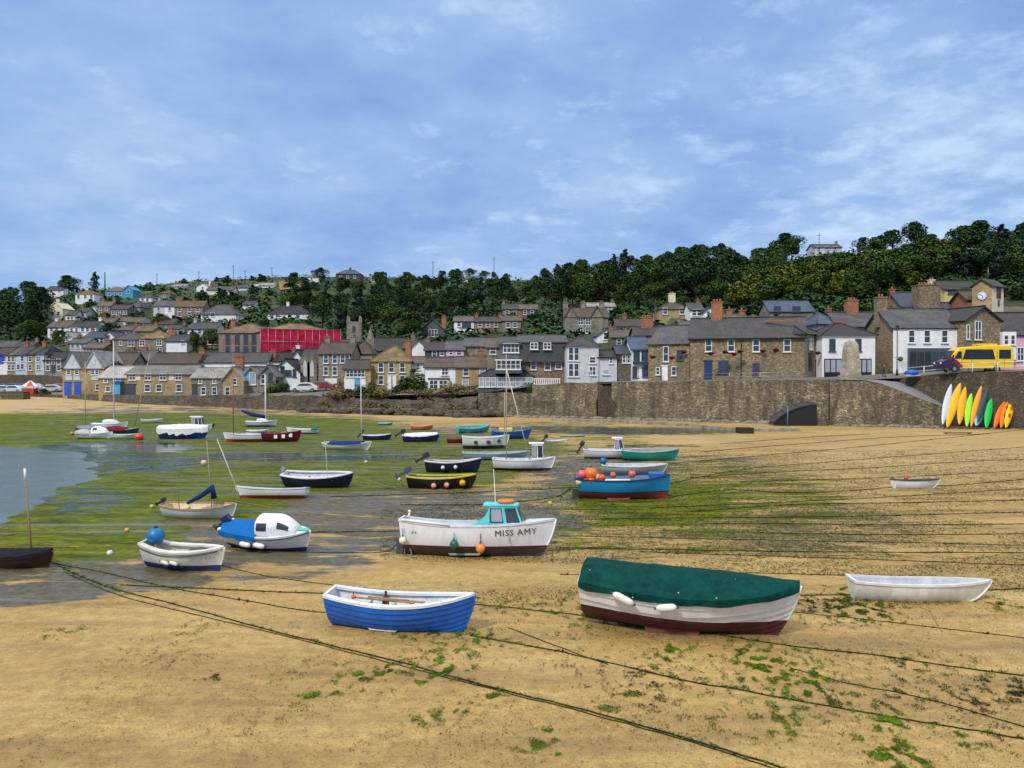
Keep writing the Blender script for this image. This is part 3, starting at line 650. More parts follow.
house('brown stone cottage with white bay window between the long inn and the black-and-white house', 648.5, 689.5, ('Y', 103), 343, 326, 'g', 'granite', 'slate', [(666, 354, .8, 2.0, 's'), (680, 355, .9, 1.3, 'sd'), (674, 371, .7, 1.2, 's'), (658, 371, .6, 1.0, 's')], (), 8, -3.5, doors=[(665, 374, .8, 2.0, 'white')], cat='cottage')
r, g_ = house('narrow white house with four black bay windows beside the inn', 632.5, 648.2, ('Y', 105.5), 349, 337, 'g', 'white', 'slateblue', [(636.5, 355.5, .85, 1.6, 'sd'), (644.5, 355.5, .85, 1.6, 'sd'), (635.5, 372, .8, 1.5, 'sd'), (645, 371, .8, 1.5, 'sd')], (), 8, doors=[(640, 374, .7, 1.9, 'white')])
lb(r, 'canopy', 'slatedark', (g_[0]/2, -.3, zat(363.5, 105.5)-g_[2]), (g_[0]-.1, .6, .2))
house('small dark stone cottage with a blue-grey roof, tucked right of the pale grey house', 618, 632.2, ('Y', 107), 353.5, 346, 'g', 'darkstone', 'slateblue', [(624, 359, .5, 1.1, 's'), (628.5, 359, .5, 1.1, 's')], (), 7, cat='cottage')
r, g_ = house('tall pale grey hip-roofed house with stacked bay windows above the quay steps', 566.5, 598.6, ('Y', 106.6), 346, 336.5, 'h', 'palegrey', 'slatedark', [(571, 354, .7, 1.8, 's'), (576.5, 354, .7, 1.8, 's'), (571, 370, .7, 1.8, 's'), (576.5, 370, .7, 1.8, 's'), (592.5, 360, .9, .9, 's'), (592.5, 371, .9, 1.2, 's2')], (), 9, doors=[(588, 379, .8, 1.7, 'palegrey')])
house('lower pale grey wing with a lean roof on the right of the hip-roofed house', 598.8, 617, ('Y', 106.8), 357, 350.5, 'g', 'palegrey', 'slatedark', [(611, 360.5, .5, .8, 's'), (606, 372, .9, .7, 'sl')], (), 7, name='house_wing', cat='house wing')
r, (W, D, zb, ze, zr, loc, yo) = house('slate-hung inn above the cliff wall, brown stone ground floor with three pale windows', 519.5, 566, ('Y', 111), 342, 335.5, 'g', 'granite', 'slate', [(533.5, 365.5, .8, 1.2, 's'), (547.5, 366, .9, 1.2, 's'), (558.5, 366, .9, .9, 's')], (), 9, cat='inn', name='inn')
q = MB(); z0, z1 = zat(362, 111)-zb, zat(342.5, 111)-zb; q.quad([(-.05, -.6, z0), (W+.05, -.6, z0), (W+.05, -.1, z1), (-.05, -.1, z1)]); q.quad([(-.05, -.02, z0), (W+.05, -.02, z0), (W+.05, -.6, z0), (-.05, -.6, z0)]); q.quad([(-.05, 0, z0), (-.05, -.6, z0), (-.05, -.1, z1)]); q.quad([(W+.05, -.6, z0), (W+.05, 0, z0), (W+.05, -.1, z1)])
q.build('slate_hung_storey', M['slatehung'], r)
for px in (534, 547): add_window(r, loc(px)[0], zat(349.5, 111)-zb, 1.1, .95, 's2', -.55)
r, (W, D, zb, ze, zr, loc, yo) = house('grey slate-hung block with two wide stacked white bay windows, above the conservatory', 500, 519.3, ('Y', 110.5), 344, 337, 'g', 'slatehung', 'slate', [(511, 348, 2.2, 1.3, 's4')], (), 9)
b_ = lb(r, 'bay', 'slatehung', (loc(508.5)[0], -.9, zat(370, 110.5)-zb), (3.6, 1.8, .9)); add_window(r, loc(508.5)[0], zat(369.5, 109)-zb, 3.3, 1.3, 's5', -1.75); lb(r, 'bay_roof', 'white', (loc(508.5)[0], -.9, zat(360, 109)-zb), (3.7, 1.9, .15))
lb(r, 'bay_core', 'charcoal', (loc(508.5)[0], -.85, zat(365, 109)-zb), (3.2, 1.6, 1.3))
house('low grey-roofed stone house left of the slate-hung block', 487, 500, ('Y', 113), 347, 338, 'g', 'greystone', 'slatebrown', [(493, 350.5, .9, 1.1, 's')], (), 8)
r, (W, D, zb, ze, zr, loc, yo) = house('long white glazed conservatory perched on the cliff wall', 478.5, 533, ('Y', 109.6, 3.2), 376.5, 369.5, 'h', 'slatehung', 'slatedark', (), (), 3.2, cat='conservatory', name='conservatory', ov=.15)
for k in range(9): add_window(r, W/9*(k+.5), zat(387, 109.6)-zb, W/9-.1, 1.35, 'sl', 0)
r, (W, D, zb, ze, zr, loc, yo) = house('white rendered cottage end with a ground floor bay window, left of the conservatory', 425, 455.5, ('Y', 117), 367, 357.5, 'g', 'white', 'slatebrown', [(445, 371.5, 1.0, 1.1, 's2')], (), 8, cat='cottage')
xa = loc(439)[0]; lb(r, 'bay', 'white', (xa, -.45, zat(385, 117)-zb), (2.9, .9, 1.75)); lb(r, 'bay_roof', 'slatedark', (xa, -.5, zat(378.6, 117)-zb), (3.1, 1.15, .18))
for dx in (-.7, .7): add_window(r, xa+dx, zat(389, 116)-zb, 1.25, 1.3, 's2', -.9)
house('brown stone terraced cottage between the white cottage and the conservatory', 455.7, 486.5, ('Y', 117), 367, 356.5, 'g', 'ochre', 'slatebrown', [(466, 372, .9, 1.2, 's'), (482.5, 371.5, .9, 1.2, 'sl'), (465.5, 384, 1.0, 1.2, 'sl')], [(480, 351, .8, 'brick')], 8, cat='cottage')
r, g_ = house('square stone house with ochre lichened hip roof above the bushes', 371, 411, ('Y', 121), 361.5, 346, 'h', 'ochre', 'lichen', grid([381, 391.5, 402.5], [367.5], .85, 1.5) + grid([381, 402.5], [380], .85, 1.4), [(405, 341, .8, 'brick')], 8, doors=[(389.5, 383, .55, 2.2, 'white'), (394.5, 383, .55, 2.2, 'white')])
house('small white wing right of the ochre-roofed house, half hidden by a bush', 411.3, 424.5, ('Y', 122), 363, 357, 'g', 'white', 'slatebrown', [(418, 367, .7, .9, 's')], (), 6, name='house_wing', cat='house wing')
r, g_ = house('small white-fronted cottage with a wide glazed upper floor and blue door', 344, 370.7, ('Y', 120), 368.5, 360, 'g', 'ochre', 'slatebrown', [(355.5, 373.5, 2.9, 1.1, 's5')], (), 6, doors=[(357.5, 384, .9, 1.7, 'seablue')], cat='cottage')
lb(r, 'rendered_front', 'white', (g_[5](355)[0], -.015, zat(384, 120)-g_[2]), (3.2, .03, 1.9))
r, g_ = house('grey stone three-bay house with a white boxy porch', 318.5, 351, ('Y', 127), 353.5, 342.5, 'g', 'greystone', 'slatebrown', grid([326, 335], [359, 371], .8, 1.4) + [(345, 359, 1.5, 1.3, 's2')], [(322, 337, .8, 'greystone'), (348, 337, .8, 'greystone')], 8)
lb(r, 'porch', 'white', (g_[5](333)[0], -.8, zat(384.5, 127)-g_[2]), (1.9, 1.6, 1.9))
r, g_ = house('stone chapel with steep dark roof and twin pointed windows', 300.5, 318.2, ('Y', 131), 363, 349, 'g', 'greystone', 'slatedark', (), (), 8, name='chapel', cat='chapel')
for px in (305.5, 312.5):
    x = g_[5](px)[0]; q = MB(); q.quad([(x-.75, -.25, 0), (x+.75, -.25, 0), (x+.75, -.25, g_[3]), (x, -.25, g_[3]+1.3), (x-.75, -.25, g_[3])]); q.quad([(x-.75, 1, g_[3]), (x-.75, -.25, g_[3]), (x, -.25, g_[3]+1.3), (x, 1, g_[3]+1.3)]); q.quad([(x, 1, g_[3]+1.3), (x, -.25, g_[3]+1.3), (x+.75, -.25, g_[3]), (x+.75, 1, g_[3])]); q.quad([(x+.75, 1, 0), (x+.75, -.25, 0), (x+.75, -.25, g_[3]), (x+.75, 1, g_[3])][::-1]); q.quad([(x-.75, -.25, 0), (x-.75, 1, 0), (x-.75, 1, g_[3]), (x-.75, -.25, g_[3])][::-1]); gb = q.build('gable', M['greystone'], r)
    q = MB(); q.quad([(x-.3, -.3, g_[3]-2.2), (x+.3, -.3, g_[3]-2.2), (x+.3, -.3, g_[3]-.2), (x, -.3, g_[3]+.5), (x-.3, -.3, g_[3]-.2)]); q.build('pointed_window', M['palegrey'], gb)
house('tall white gable-ended house behind the little white cottage', 289, 304.5, ('Y', 137), 362, 349.5, 'f', 'white', 'slatedark', [(297, 366, .6, .9, 's')], [(292, 346, .6, 'white')], 10)
house('little white cottage with a blue-windowed front gable beside the dark shrubs', 272, 300, ('Y', 130), 372, 359, 'f', 'white', 'slatedark', [(282.5, 371, .7, 1.6, 'sd'), (288.3, 373, 1.1, 1.0, 'sd2'), (294.5, 373, .6, 1.3, 'sd')], (), 8, cat='cottage')
house('left one of two small pale-roofed gabled boat stores', 244, 258.7, ('Y', 126), 375, 366.5, 'f', 'greystone', 'greyroof', [(252.5, 378.5, 1.0, 2.0, 'l')], (), 8, doors=[(247, 379, .7, 2.2, 'seablue')], name='boat_store', cat='boat store')
house('right one of two small pale-roofed gabled boat stores, next to the shrubs', 259, 276, ('Y', 126), 375, 365.5, 'f', 'greystone', 'greyroof', [(263, 379, .7, 1.6, 's'), (270.5, 377, .7, 1.4, 'd')], (), 8, name='boat_store', cat='boat store')
house('stone house with a gable end facing the harbour, left of the boat stores', 222.5, 243.5, ('Y', 124.5), 379, 367, 'f', 'ochre', 'greyroof', [(235, 381.5, .65, 1.1, 's'), (227.5, 391, .8, 1.3, 's')], [(233, 357, 1.2, 'brick')], 8)
house('low grey stone cottage joined to the right end of the long ochre building', 191.5, 222.3, ('Y', 125), 377.5, 368, 'g', 'greystone', 'greyroof', [(200.5, 381, .6, .8, 's'), (214.5, 381, .6, .8, 's'), (203.5, 391, .8, 1.2, 's'), (214.5, 391, .8, 1.2, 's')], (), 7, doors=[(194.7, 390.5, .8, 1.8, 'charcoal')], cat='cottage')
r, g_ = house('long ochre stone building with pale roof and white upstairs windows', 126.5, 191.3, ('Y', 131), 374, 365.5, 'g', 'ochre', 'greyroof', grid([132.5, 148, 163, 178.5], [376.8], 1.1, 1.1, 's2') + grid([147.5, 159, 179], [388], 1.0, 1.2, 's'), (), 8, cat='building', name='building', doors=[(130.5, 390, 1.6, 1.8, 'charcoal')])
for px in (138, 171.5): lb(r, 'panel', 'cream', (g_[5](px)[0], -.02, zat(376.8, 131)-g_[2]), (.8, .05, 1.1))
r, g_ = house('short ochre stone wing with a flat-looking white roof and blue porch', 98.5, 126.3, ('Y', 133), 377.5, 366.5, 'g', 'ochre', 'greyroof', [(105.7, 380.5, .8, .7, 's'), (108, 389, .9, .9, 's'), (118, 380.5, .9, .6, 's')], (), 9, cat='building', name='building')
lb(r, 'porch', 'seablue', (g_[5](119)[0], -.5, zat(388.5, 133)-g_[2]), (1.3, 1.0, 1.9)); lb(r, 'porch_roof', 'blue', (g_[5](119)[0], -.6, zat(382, 133)-g_[2]), (1.7, 1.4, .2))
# twin-gabled building with blue doors
r, (W, D, zb, ze, zr, loc, yo) = house('twin-gabled ochre stone building with two bright blue doors', 62.5, 104, ('Y', 142), 368, 362, 'g', 'ochre', 'slate', [(69, 372.3, .8, .9, 's'), (77, 372.3, .8, .9, 's'), (93, 372.3, .7, .9, 's'), (97, 372.3, .7, .9, 's'), (97.5, 387, .7, 1.2, 's')], (), 9, doors=[(67.8, 388.8, 1.2, 2.3, 'blue'), (77.6, 388.8, 1.2, 2.3, 'blue')], cat='building', name='building')
for a_, b_ in ((63.5, 82.5), (85.5, 104)):
    xa, xb = loc(a_)[0], loc(b_)[0]; xm = (xa+xb)/2; zp = zat(351.5, 142)-zb; q = MB()
    q.quad([(xa, -.3, ze-.1), (xb, -.3, ze-.1), (xm, -.3, zp)]); q.quad([(xa, 0, ze-.1), (xb, 0, ze-.1), (xb, -.3, ze-.1), (xa, -.3, ze-.1)]); gb = q.build('gable', M['paleblue'], r)
    q = MB(); q.box((xm, -.33, ze+1.1), (.5, .06, 1.0)); q.build('panel', M['palegrey'], gb)
    q = MB(); slab(q, [(xa-.25, -.5, ze-.2), (xm, -.5, zp+.1), (xm, 8, zp+.1), (xa-.25, 8, ze-.2)]); slab(q, [(xb+.25, -.5, ze-.2), (xb+.25, 8, ze-.2), (xm, 8, zp+.1), (xm, -.5, zp+.1)]); q.build('gable_roof', M['greyroof'], r)
for px in (69, 77, 95): lb(r, 'panel', 'palegrey', (loc(px)[0], -.03, zat(377.8, 142)-zb), (1.2, .08, .8))
# terrace above the car park
yt = ('Y', 172)
TG = 'terraced houses above the car park'
wall('retaining_wall', 'dark wall behind the parked cars below the terraced houses', [(-300, 172, 5.4), (-60, 169.5, 5.4), (0, 168, 5.4), (40, 165, 5.4), (63, 160, 5.0)], M['quaydark'], rough=.05, batter=.1, zb=1.5)
house('bright blue and white terraced house at the left edge', -6, 7.3, yt, 355, 347.5, 'g', 'white', 'slatebrown', [(4.5, 359, .8, 1.1, 's')], (), 8, doors=[(0, 359, 1.6, 2.2, 'blue')])
house('narrow ochre terraced house with four windows beside the blue and white house', 7.5, 15.3, yt, 355, 347.5, 'g', 'ochre', 'slatebrown', grid([9.3, 13.3], [359, 367.5], .7, 1.2), (), 8)
house('pale blue-grey rendered terraced house between two ochre stone houses', 15.5, 27, yt, 354.5, 346.5, 'g', 'paleblue', 'slate', [(22.5, 358.5, .8, 1.2, 's'), (18.5, 367, .8, 1.2, 's'), (22.5, 366.5, .8, 1.2, 's')], [(16, 343, .8, 'brick')], 8)
house('narrow ochre stone terraced house right of the pale blue-grey one', 27.2, 35, yt, 354.5, 346.5, 'g', 'ochre', 'slate', grid([30.5], [359, 367.5], .8, 1.2), [(34, 342, .8, 'brick')], 8)
house('pale bow-fronted terraced house under a light slate roof', 35.2, 44, yt, 354.5, 346, 'h', 'palegrey', 'slate', grid([38.5], [359, 367], .9, 1.2, 's2'), (), 9)
house('grey stone pair with white bay windows and dark roof, right end of the terrace', 44.2, 62, yt, 360, 352, 'g', 'greystone', 'slatedark', grid([48, 59], [361.5, 368], .9, 1.2) + [(53.5, 362, .8, 1.0, 's')], (), 8, doors=[(53.5, 369, .8, 1.9, 'charcoal')])
# ---- middle and upper town
T = [
('long dark roofed warehouse behind the left terrace', -12, 12, ('Y', 192), 347, 341, 'g', 'greystone', 'slate', (), ()),
('roof with two pale skylights behind the left terrace', 12.5, 30, ('Y', 192), 347, 341.5, 'g', 'greystone', 'slatedark', (), ()),
('grey roofed cottage behind the bow-fronted house', 48, 62, ('Y', 188), 353, 347, 'g', 'greystone', 'slate', (), ((60, 344, .7, 'brick'),)),
('plain white villa on a steep street, brown roof, left of the upper white row', 48, 69, 339, 327, 321, 'g', 'white', 'slatebrown', grid([52, 57, 63], [329.5, 335], .9, 1.1), ((50, 319, .7, 'white'),)),
('small white gabled cottage stepping down from the plain white villa', 61, 73, 343, 337, 331.5, 'f', 'white', 'palegrey2', [(67, 338, .8, 1.0)], ()),
('white house with brown hipped roof in the upper white row', 69.5, 80, 338, 327, 321, 'h', 'white', 'slatebrown', grid([72, 77], [330], .8, 1.1), ()),
('white house with dark slate roof at the right end of the upper white row', 80.5, 96, 338, 326.5, 321, 'g', 'white', 'slatedark', grid([83, 88, 93], [329.5], .9, 1.2), ((94, 318, .7, 'white'),)),
('blue-grey painted cottage row below the upper white row', 84, 104, 348, 337.5, 332, 'g', 'paleblue', 'slateblue', grid([87, 92, 97, 102], [340.5], .9, 1.1), ()),
('white gable-fronted house beside the blue-grey cottage row', 104, 115, 346, 336.5, 331, 'f', 'white', 'slateblue', [(109, 337, .8, 1.0), (109, 342, .8, 1.0)], ()),
('grey house with white lower windows over the twin gables', 70, 86, 352, 343, 338, 'g', 'palegrey', 'slate', grid([73, 78, 83], [346], .8, 1.0), ()),
('squat stone house above the twin-gabled building', 84, 103, 357, 348, 343, 'g', 'pinkstone', 'slatebrown', grid([88, 95], [351], .8, 1.0), ((101, 340, .7, 'brick'),)),
('cream gable wall with chimney below the dark wood', 49, 63, 322, 308, 302, 'f', 'cream', 'cream2', grid([53, 59], [313.5], 1.0, 1.4), ((54, 299.5, .9, 'cream'),)),
('square white villa with lichened hip roof among trees, upper left', 76, 95, 303.5, 294, 290, 'h', 'white', 'lichen', grid([79, 86, 92], [296.5], 1.1, 1.3), ((83, 288.5, .9, 'white'),)),
('low white bungalow with dark roof on the skyline, far left', 47, 64, ('Y', 372), 290, 286.5, 'g', 'white', 'slatedark', grid([52, 60], [291], 1.1, 1.0), ()),
('vivid blue house wing with hip roof on the upper hillside', 106, 124, 298.5, 291, 287, 'h', 'seablue2', 'lichen', grid([110, 116, 121], [294], 1.1, 1.2), ()),
('vivid blue gable-fronted house end on the upper hillside', 124, 133.5, 298.5, 289.5, 285.5, 'f', 'seablue2', 'seablue2', [(129, 292, 1.1, 1.4)], ()),
('brown stone house with chimneys below the vivid blue house', 97.5, 110.5, 317, 306, 301.5, 'g', 'pinkstone', 'slatebrown', grid([101, 107], [309, 314], .9, 1.1), ((98.5, 299, .8, 'pinkstone'), (109.5, 299, .8, 'pinkstone'))),
('pale cottage row right of the brown stone house', 111, 128, 318.5, 309, 305, 'g', 'pinkstone', 'slate', grid([113.5, 118, 122.5, 126], [312.5], .9, 1.2), ()),
('grey house with pointed slate roof and white band', 128.5, 141, 316, 307, 301, 'h', 'greystone', 'slate', grid([131.5, 137], [309.5], 1.2, 1.1), ()),
('tiny white gabled hut among the trees', 90, 97, 314, 309.5, 306, 'f', 'white', 'palegrey2', (), ()),
('grey end of a double house, half way up the hill', 154, 164.5, 318.5, 306, 300.5, 'g', 'palegrey', 'slate', grid([159], [309, 314], .9, 1.1), ((155, 298, .7, 'grey'),)),
('white end of the double house, half way up the hill', 164.8, 174.8, 318.5, 306, 300.5, 'g', 'white', 'slate', [(170, 309, .9, 1.1)], ()),
('brown stone double-fronted house with lichened roof and bays', 175.5, 203, 318.5, 306.5, 301, 'g', 'pinkstone', 'lichen', grid([180, 190, 198], [309.5, 314.5], 1.1, 1.2), ((176.5, 299, .8, 'brick'), (190, 299, .8, 'brick'))),
('low stone garage block with dark openings on the middle slope', 127, 141, 331, 322, 317.5, 'g', 'darkstone', 'slatebrown', (), ()),
('brown cottage with a dark doorway on the middle slope', 141.5, 156, 331, 323, 318.5, 'g', 'pinkstone', 'slate', grid([145, 151], [326], .9, 1.0), ()),
('small stone cottage under the brown cottage of the middle slope', 119, 131, 338, 330, 326, 'g', 'greystone', 'slatebrown', grid([123, 128], [333], .9, 1.0), ()),
('roofs of a stone barn on the middle slope', 134, 152, 341, 331, 326, 'g', 'greystone', 'lichen', (), ((150, 323, .7, 'brick'),)),
('stone house with one blue bay window, left of the ochre-roofed pair', 114, 139, 352, 339.5, 332, 'h', 'greystone', 'slate', [(131.5, 343, 1.4, 1.4, 's2'), (121, 343, .7, 1.0)], ()),
('stone house with lichened hip roof and white windows beside a white gable', 139.3, 166, 354, 338.5, 331, 'h', 'greystone', 'lichen', [(142.5, 343, 1.2, 1.3, 's2'), (159.5, 342.5, 1.1, 1.3, 's2'), (160, 350, 1.1, 1.2, 's2')], ((164, 328, .8, 'brick'),)),
('plain white-painted gable wing right of the lichened hip roof', 166.3, 187, 354, 341, 335, 'g', 'white', 'slatedark', [(183, 342, .6, .8)], ()),
('small turquoise shed roof beside a grey house', 181.5, 191, 334, 329, 326, 'g', 'white', 'turq2', (), ()),
('grey house with white side wall below the long white villa', 188, 216, 341, 328.5, 322.5, 'g', 'palegrey', 'slate', grid([193, 200, 208], [331.5], .9, 1.2), ((190, 319, .7, 'grey'),)),
('low slate-roofed cottage left of the brown mansion', 205, 222, 349, 338, 333, 'g', 'greystone', 'slateblue', grid([210, 216], [342], .9, 1.1), ()),
('long white villa with blue picture window on the green slope', 201.5, 236, 323, 314.5, 305, 'h', 'white', 'slate', [(206, 316.5, 2.0, 1.2, 's2'), (213, 314.5, 1.2, 1.2, 's')], ()),
('white bungalow with wide dark roof and dormer above the red sheeting', 268, 308, 319, 314, 305.5, 'h', 'white', 'slatedark', grid([272, 278, 290, 298], [316], 1.3, 1.0), ((285, 302.5, .8, 'white'),)),
('white gabled house near the ridge, leftmost of the hilltop row', 197, 209, 292, 286, 283, 'f', 'white', 'greyroof', [(203, 288, .9, 1.0)], ((208, 281, .7, 'white'),)),
('long low cream bungalow with one dark window near the ridge', 207, 233, 294.5, 290, 286.5, 'g', 'cream', 'slate', [(221, 291, 1.3, 1.0)], ()),
('grey roofed bungalow near the ridge right of the cream one', 233, 247, 291.5, 287.5, 285, 'g', 'palegrey', 'slate', (), ()),
('flat pale bungalow near the ridge above the trees', 248, 257, 290, 287, 284.5, 'g', 'white', 'greyroof', (), ()),
('pale roofed bungalow at the right end of the hilltop row', 258, 274, 288, 285.5, 283, 'g', 'white', 'greyroof', (), ()),
('pale roof half hidden by gorse near the ridge', 172, 186, 289, 286.5, 284, 'g', 'palegrey', 'greyroof', (), ()),
('small white cottage beside the tan field on the ridge', 307, 321, 282, 277.5, 274, 'h', 'white', 'greyroof', [(312, 279, .9, 1.0)], ()),
('dark blue-clad hilltop house with a white lower storey', 337, 361, 284, 274, 270, 'h', 'slatehung', 'slateblue', grid([341, 348, 355], [277], 1.2, 1.2), ((349, 268, .8, 'slatehung'),)),
('cream cottage on the ridge right of the dark blue-clad house', 371, 383, 283, 278, 275.5, 'g', 'cream', 'greyroof', (), ()),
('pale long roof on the ridge, left of the skyline trees', 454, 466, 282, 277.5, 275, 'g', 'palegrey', 'greyroof', (), ()),
('blue-grey barn roof on the ridge by the skyline trees', 466, 486, 283, 279, 276, 'g', 'palegrey', 'slateblue', (), ()),
('low dark roofed house on the right-hand skyline', 814, 841, ('Y', 262), 247.3, 244.6, 'g', 'palegrey', 'slate', grid([818, 826, 834], [248], 1.3, 1.0), ()),
('blue slate-hung house with front gable and red chimney', 421, 444, 339, 329, 318.5, 'f', 'slatehung', 'slateblue', [(433, 333, 2.0, 1.6, 's3')], ((443, 317, 1.0, 'brick'),)),
('white cottage with bright blue shutters in the row below the wood', 454, 474, 333, 321, 316.5, 'g', 'white', 'slatebrown', [(459, 324, .9, 1.2), (466.5, 325, 2.2, 1.3, 's2d')], ()),
('brown stone cottage pair in the row below the wood', 474.3, 502, 333, 321.5, 317, 'g', 'pinkstone', 'slatebrown', grid([480, 488, 496], [324.5], 1.0, 1.2), ((476, 314.5, .8, 'brick'), (500, 314.5, .8, 'brick'))),
('grey-brown end cottage of the row below the wood', 502.3, 521, 334, 320.5, 316, 'g', 'greystone', 'slatebrown', grid([508, 515], [325], 1.0, 1.2), ()),
('upper stone house with dark roof and white window, edge of the wood', 502.5, 519, 317, 309, 304, 'g', 'greystone', 'slatedark', [(507, 313, 1.1, 1.3), (515, 313, .9, 1.2)], ()),
('upper dark-roofed stone house nearest the tall wood', 520, 537, 318, 309, 304.5, 'g', 'darkstone', 'slatebrown', grid([525, 532], [312.5], 1.0, 1.2), ()),
('pink-washed cottage behind the white cottage end', 446, 464, ('Y', 140), 349.5, 341, 'g', 'pink', 'slate', [(451, 352.5, .7, .9), (459, 352.5, .9, 1.0)], ((446, 345, .9, 'brick'),)),
('blue-grey cottage with two white windows behind the ochre-roofed house', 425, 446, ('Y', 141), 350, 342, 'g', 'slatehung', 'slatedark', [(434.5, 354, .9, 1.2), (442, 353, .8, 1.0)], ()),
('long grey slate roof left of the slate-hung block', 464.5, 487, ('Y', 141), 346, 338, 'g', 'greystone', 'slate', (), ()),
('brown-roofed cottage under the blue slate-hung house', 404, 424, ('Y', 150), 348, 339.5, 'g', 'greystone', 'slatebrown', (), ((411, 335, .8, 'greystone'),)),
('small white gable with brown roof behind the ochre-roofed house', 412, 425, ('Y', 143), 346, 339.5, 'f', 'white', 'slatebrown', (), ()),
('dark slate chapel roof beside the slender stone spire', 373, 403, ('Y', 150), 350, 338, 'g', 'greystone', 'slatedark', (), ()),
('rambling brown roof behind the grey stone house with the porch', 350, 372, ('Y', 140), 354, 341, 'h', 'greystone', 'slatebrown', (), ()),
('low brown roof with small chimneys above the chapel', 302, 322, ('Y', 158), 352, 343, 'g', 'pinkstone', 'slatebrown', (), ((306, 340, .7, 'brick'), (318, 340, .7, 'brick'))),
('grey roof wedge behind the tall white gable', 318, 347, ('Y', 160), 347, 340, 'g', 'greystone', 'slate', (), ((335, 336, .8, 'greystone'),)),
('broad slate roof left of the orange chimney stack', 236, 266, ('Y', 142), 362, 353, 'g', 'white', 'slate', (), ((267, 352, 1.2, 'brick'),)),
('dark slate roof right of the orange chimney stack', 267.5, 290, ('Y', 144), 361, 352.5, 'g', 'white', 'slatedark', (), ()),
('long brown slate roof above the ochre building, with a row of dark dormers', 150, 196, ('Y', 148), 363, 353, 'g', 'greystone', 'slatebrown', (), ((195, 350, 1.0, 'brick'),)),
('slate roof right of the long brown roof, above the stone cottage', 197, 235, ('Y', 150), 362, 353, 'g', 'white', 'slate', (), ((232, 356, 1.0, 'brick'),)),
('wide dull roof directly above the white-roofed wing', 104, 131, ('Y', 150), 365, 353, 'g', 'greystone', 'slatebrown', (), ((109, 361, 1.0, 'brick'),)),
('brown slate roof with a red stack above the ochre building', 131.5, 150, ('Y', 156), 360, 350.5, 'g', 'greystone', 'slate', (), ((137, 348, 1.0, 'brick'),)),
('low dark roof under the stone house with the blue bay', 120, 152, ('Y', 166), 356, 350, 'g', 'greystone', 'slatedark', (), ((125, 348, .8, 'brick'),)),
('grey roof between the white wing and the brown mansion', 188, 222, ('Y', 172), 355, 348, 'g', 'greystone', 'slate', (), ()),
('white gable-fronted cottage beside the stone manor', 597, 617, 343, 335, 328, 'f', 'white', 'slate', [(606.5, 336, 1.1, 1.3)], ()),
('long low pale-roofed modern building behind the manor', 588, 615, ('Y', 205), 306.5, 303, 'g', 'palegrey', 'greyroof', (), ()),
('brown terrace with small chimneys right of the white gable', 617, 640, 337, 326, 319, 'g', 'pinkstone', 'slatebrown', grid([621, 628, 635], [330], .9, 1.1), ((627, 315, .8, 'brick'),)),
('dark stone cottage below the brown terrace', 612, 634, 349, 337, 330, 'g', 'darkstone', 'slatebrown', grid([619, 627], [342], .8, 1.1), ()),
('slate-roofed stone house with a big brick stack above the black-and-white house', 636, 662, ('Y', 128), 335, 327, 'g', 'pinkstone', 'slate', (), ((650, 318, 1.9, 'brick'),)),
('ochre stone house with a stout white chimney against the wood', 659, 690, 325, 309, 301.5, 'h', 'ochre', 'slatebrown', [(665, 311, 1.0, 1.3), (682, 311, 1.1, 1.3)], ((675, 294, 1.3, 'cream'),)),
('white wing attached to the ochre stone house against the wood', 690.3, 703, 325, 309.5, 303, 'g', 'white', 'slate', grid([694, 699], [312.5], .9, 1.3), ()),
('small white gabled cottage right of the white wing', 703.3, 716, 325, 311.5, 306.5, 'f', 'white', 'slatebrown', [(708, 313.5, .7, 1.0)], ()),
('white single storey building with windows behind the inn roof', 683, 708, ('Y', 122), 327, 321.5, 'g', 'white', 'slate', grid([689, 695, 701], [329.5], .9, .7), ()),
('pale brown roof with stubby chimneys behind the long inn', 716, 750, ('Y', 122), 326, 314, 'g', 'pinkstone', 'slatebrown', (), ((735, 310, .8, 'brick'), (748, 311, .8, 'brick'))),
('cottage roof behind the ochre patch of the inn roof', 750.5, 768, ('Y', 122), 322, 315, 'h', 'greystone', 'lichen', (), ()),
('modern two-tier blue slate house with balcony above the inn', 770, 813, 323, 311, 301, 'g', 'greystone', 'slateblue', [(777, 309.5, 1.3, 1.2, 'd'), (796, 309.5, 1.5, 1.2, 'd')], ()),
('long slate roof behind the white shop', 838, 890, ('Y', 110), 326, 312.5, 'g', 'granite', 'slate', (), ((861.5, 301, 1.6, 'brick'),)),
('blue slate roof with skylight left of the brick stack', 818, 837.5, ('Y', 111), 324, 313, 'h', 'greystone', 'slateblue', (), ((838, 309, .7, 'brick'),)),
('blue slate house behind the roof of the white house', 902, 934, ('Y', 113), 306, 292.5, 'g', 'granite', 'slateblue', (), ()),
('brown stone house with massive stone stack beside the clock building', 934, 964, ('Y', 109), 322, 303, 'g', 'granite', 'slate', (), ((938.5, 286, 3.0, 'granite'),)),
('yellow house with dark roof behind the clock tower', 944, 979, ('Y', 128), 289, 281, 'g', 'yellowr', 'slatedark', [(964, 291, 1.4, 1.3, 'd2'), (951, 292, 1.2, .6, 'd')], ((937+5, 280.5, .9, 'cream'),)),
('brown stone house with grey roof behind the pink house', 1012, 1050, ('Y', 112), 320, 306, 'g', 'pinkstone', 'slatebrown', (), ()),
('small white house wedged between the cream gable and the brown stone house', 66, 75, 323, 315, 310.5, 'g', 'white', 'slatedark', grid([69, 72.5], [318], .9, 1.1), ()),
('narrow grey cottage below the square white villa', 77, 86, 320, 312, 308, 'g', 'palegrey', 'slate', grid([80, 83.5], [315], .9, 1.0), ((78, 306, .7, 'brick'),)),
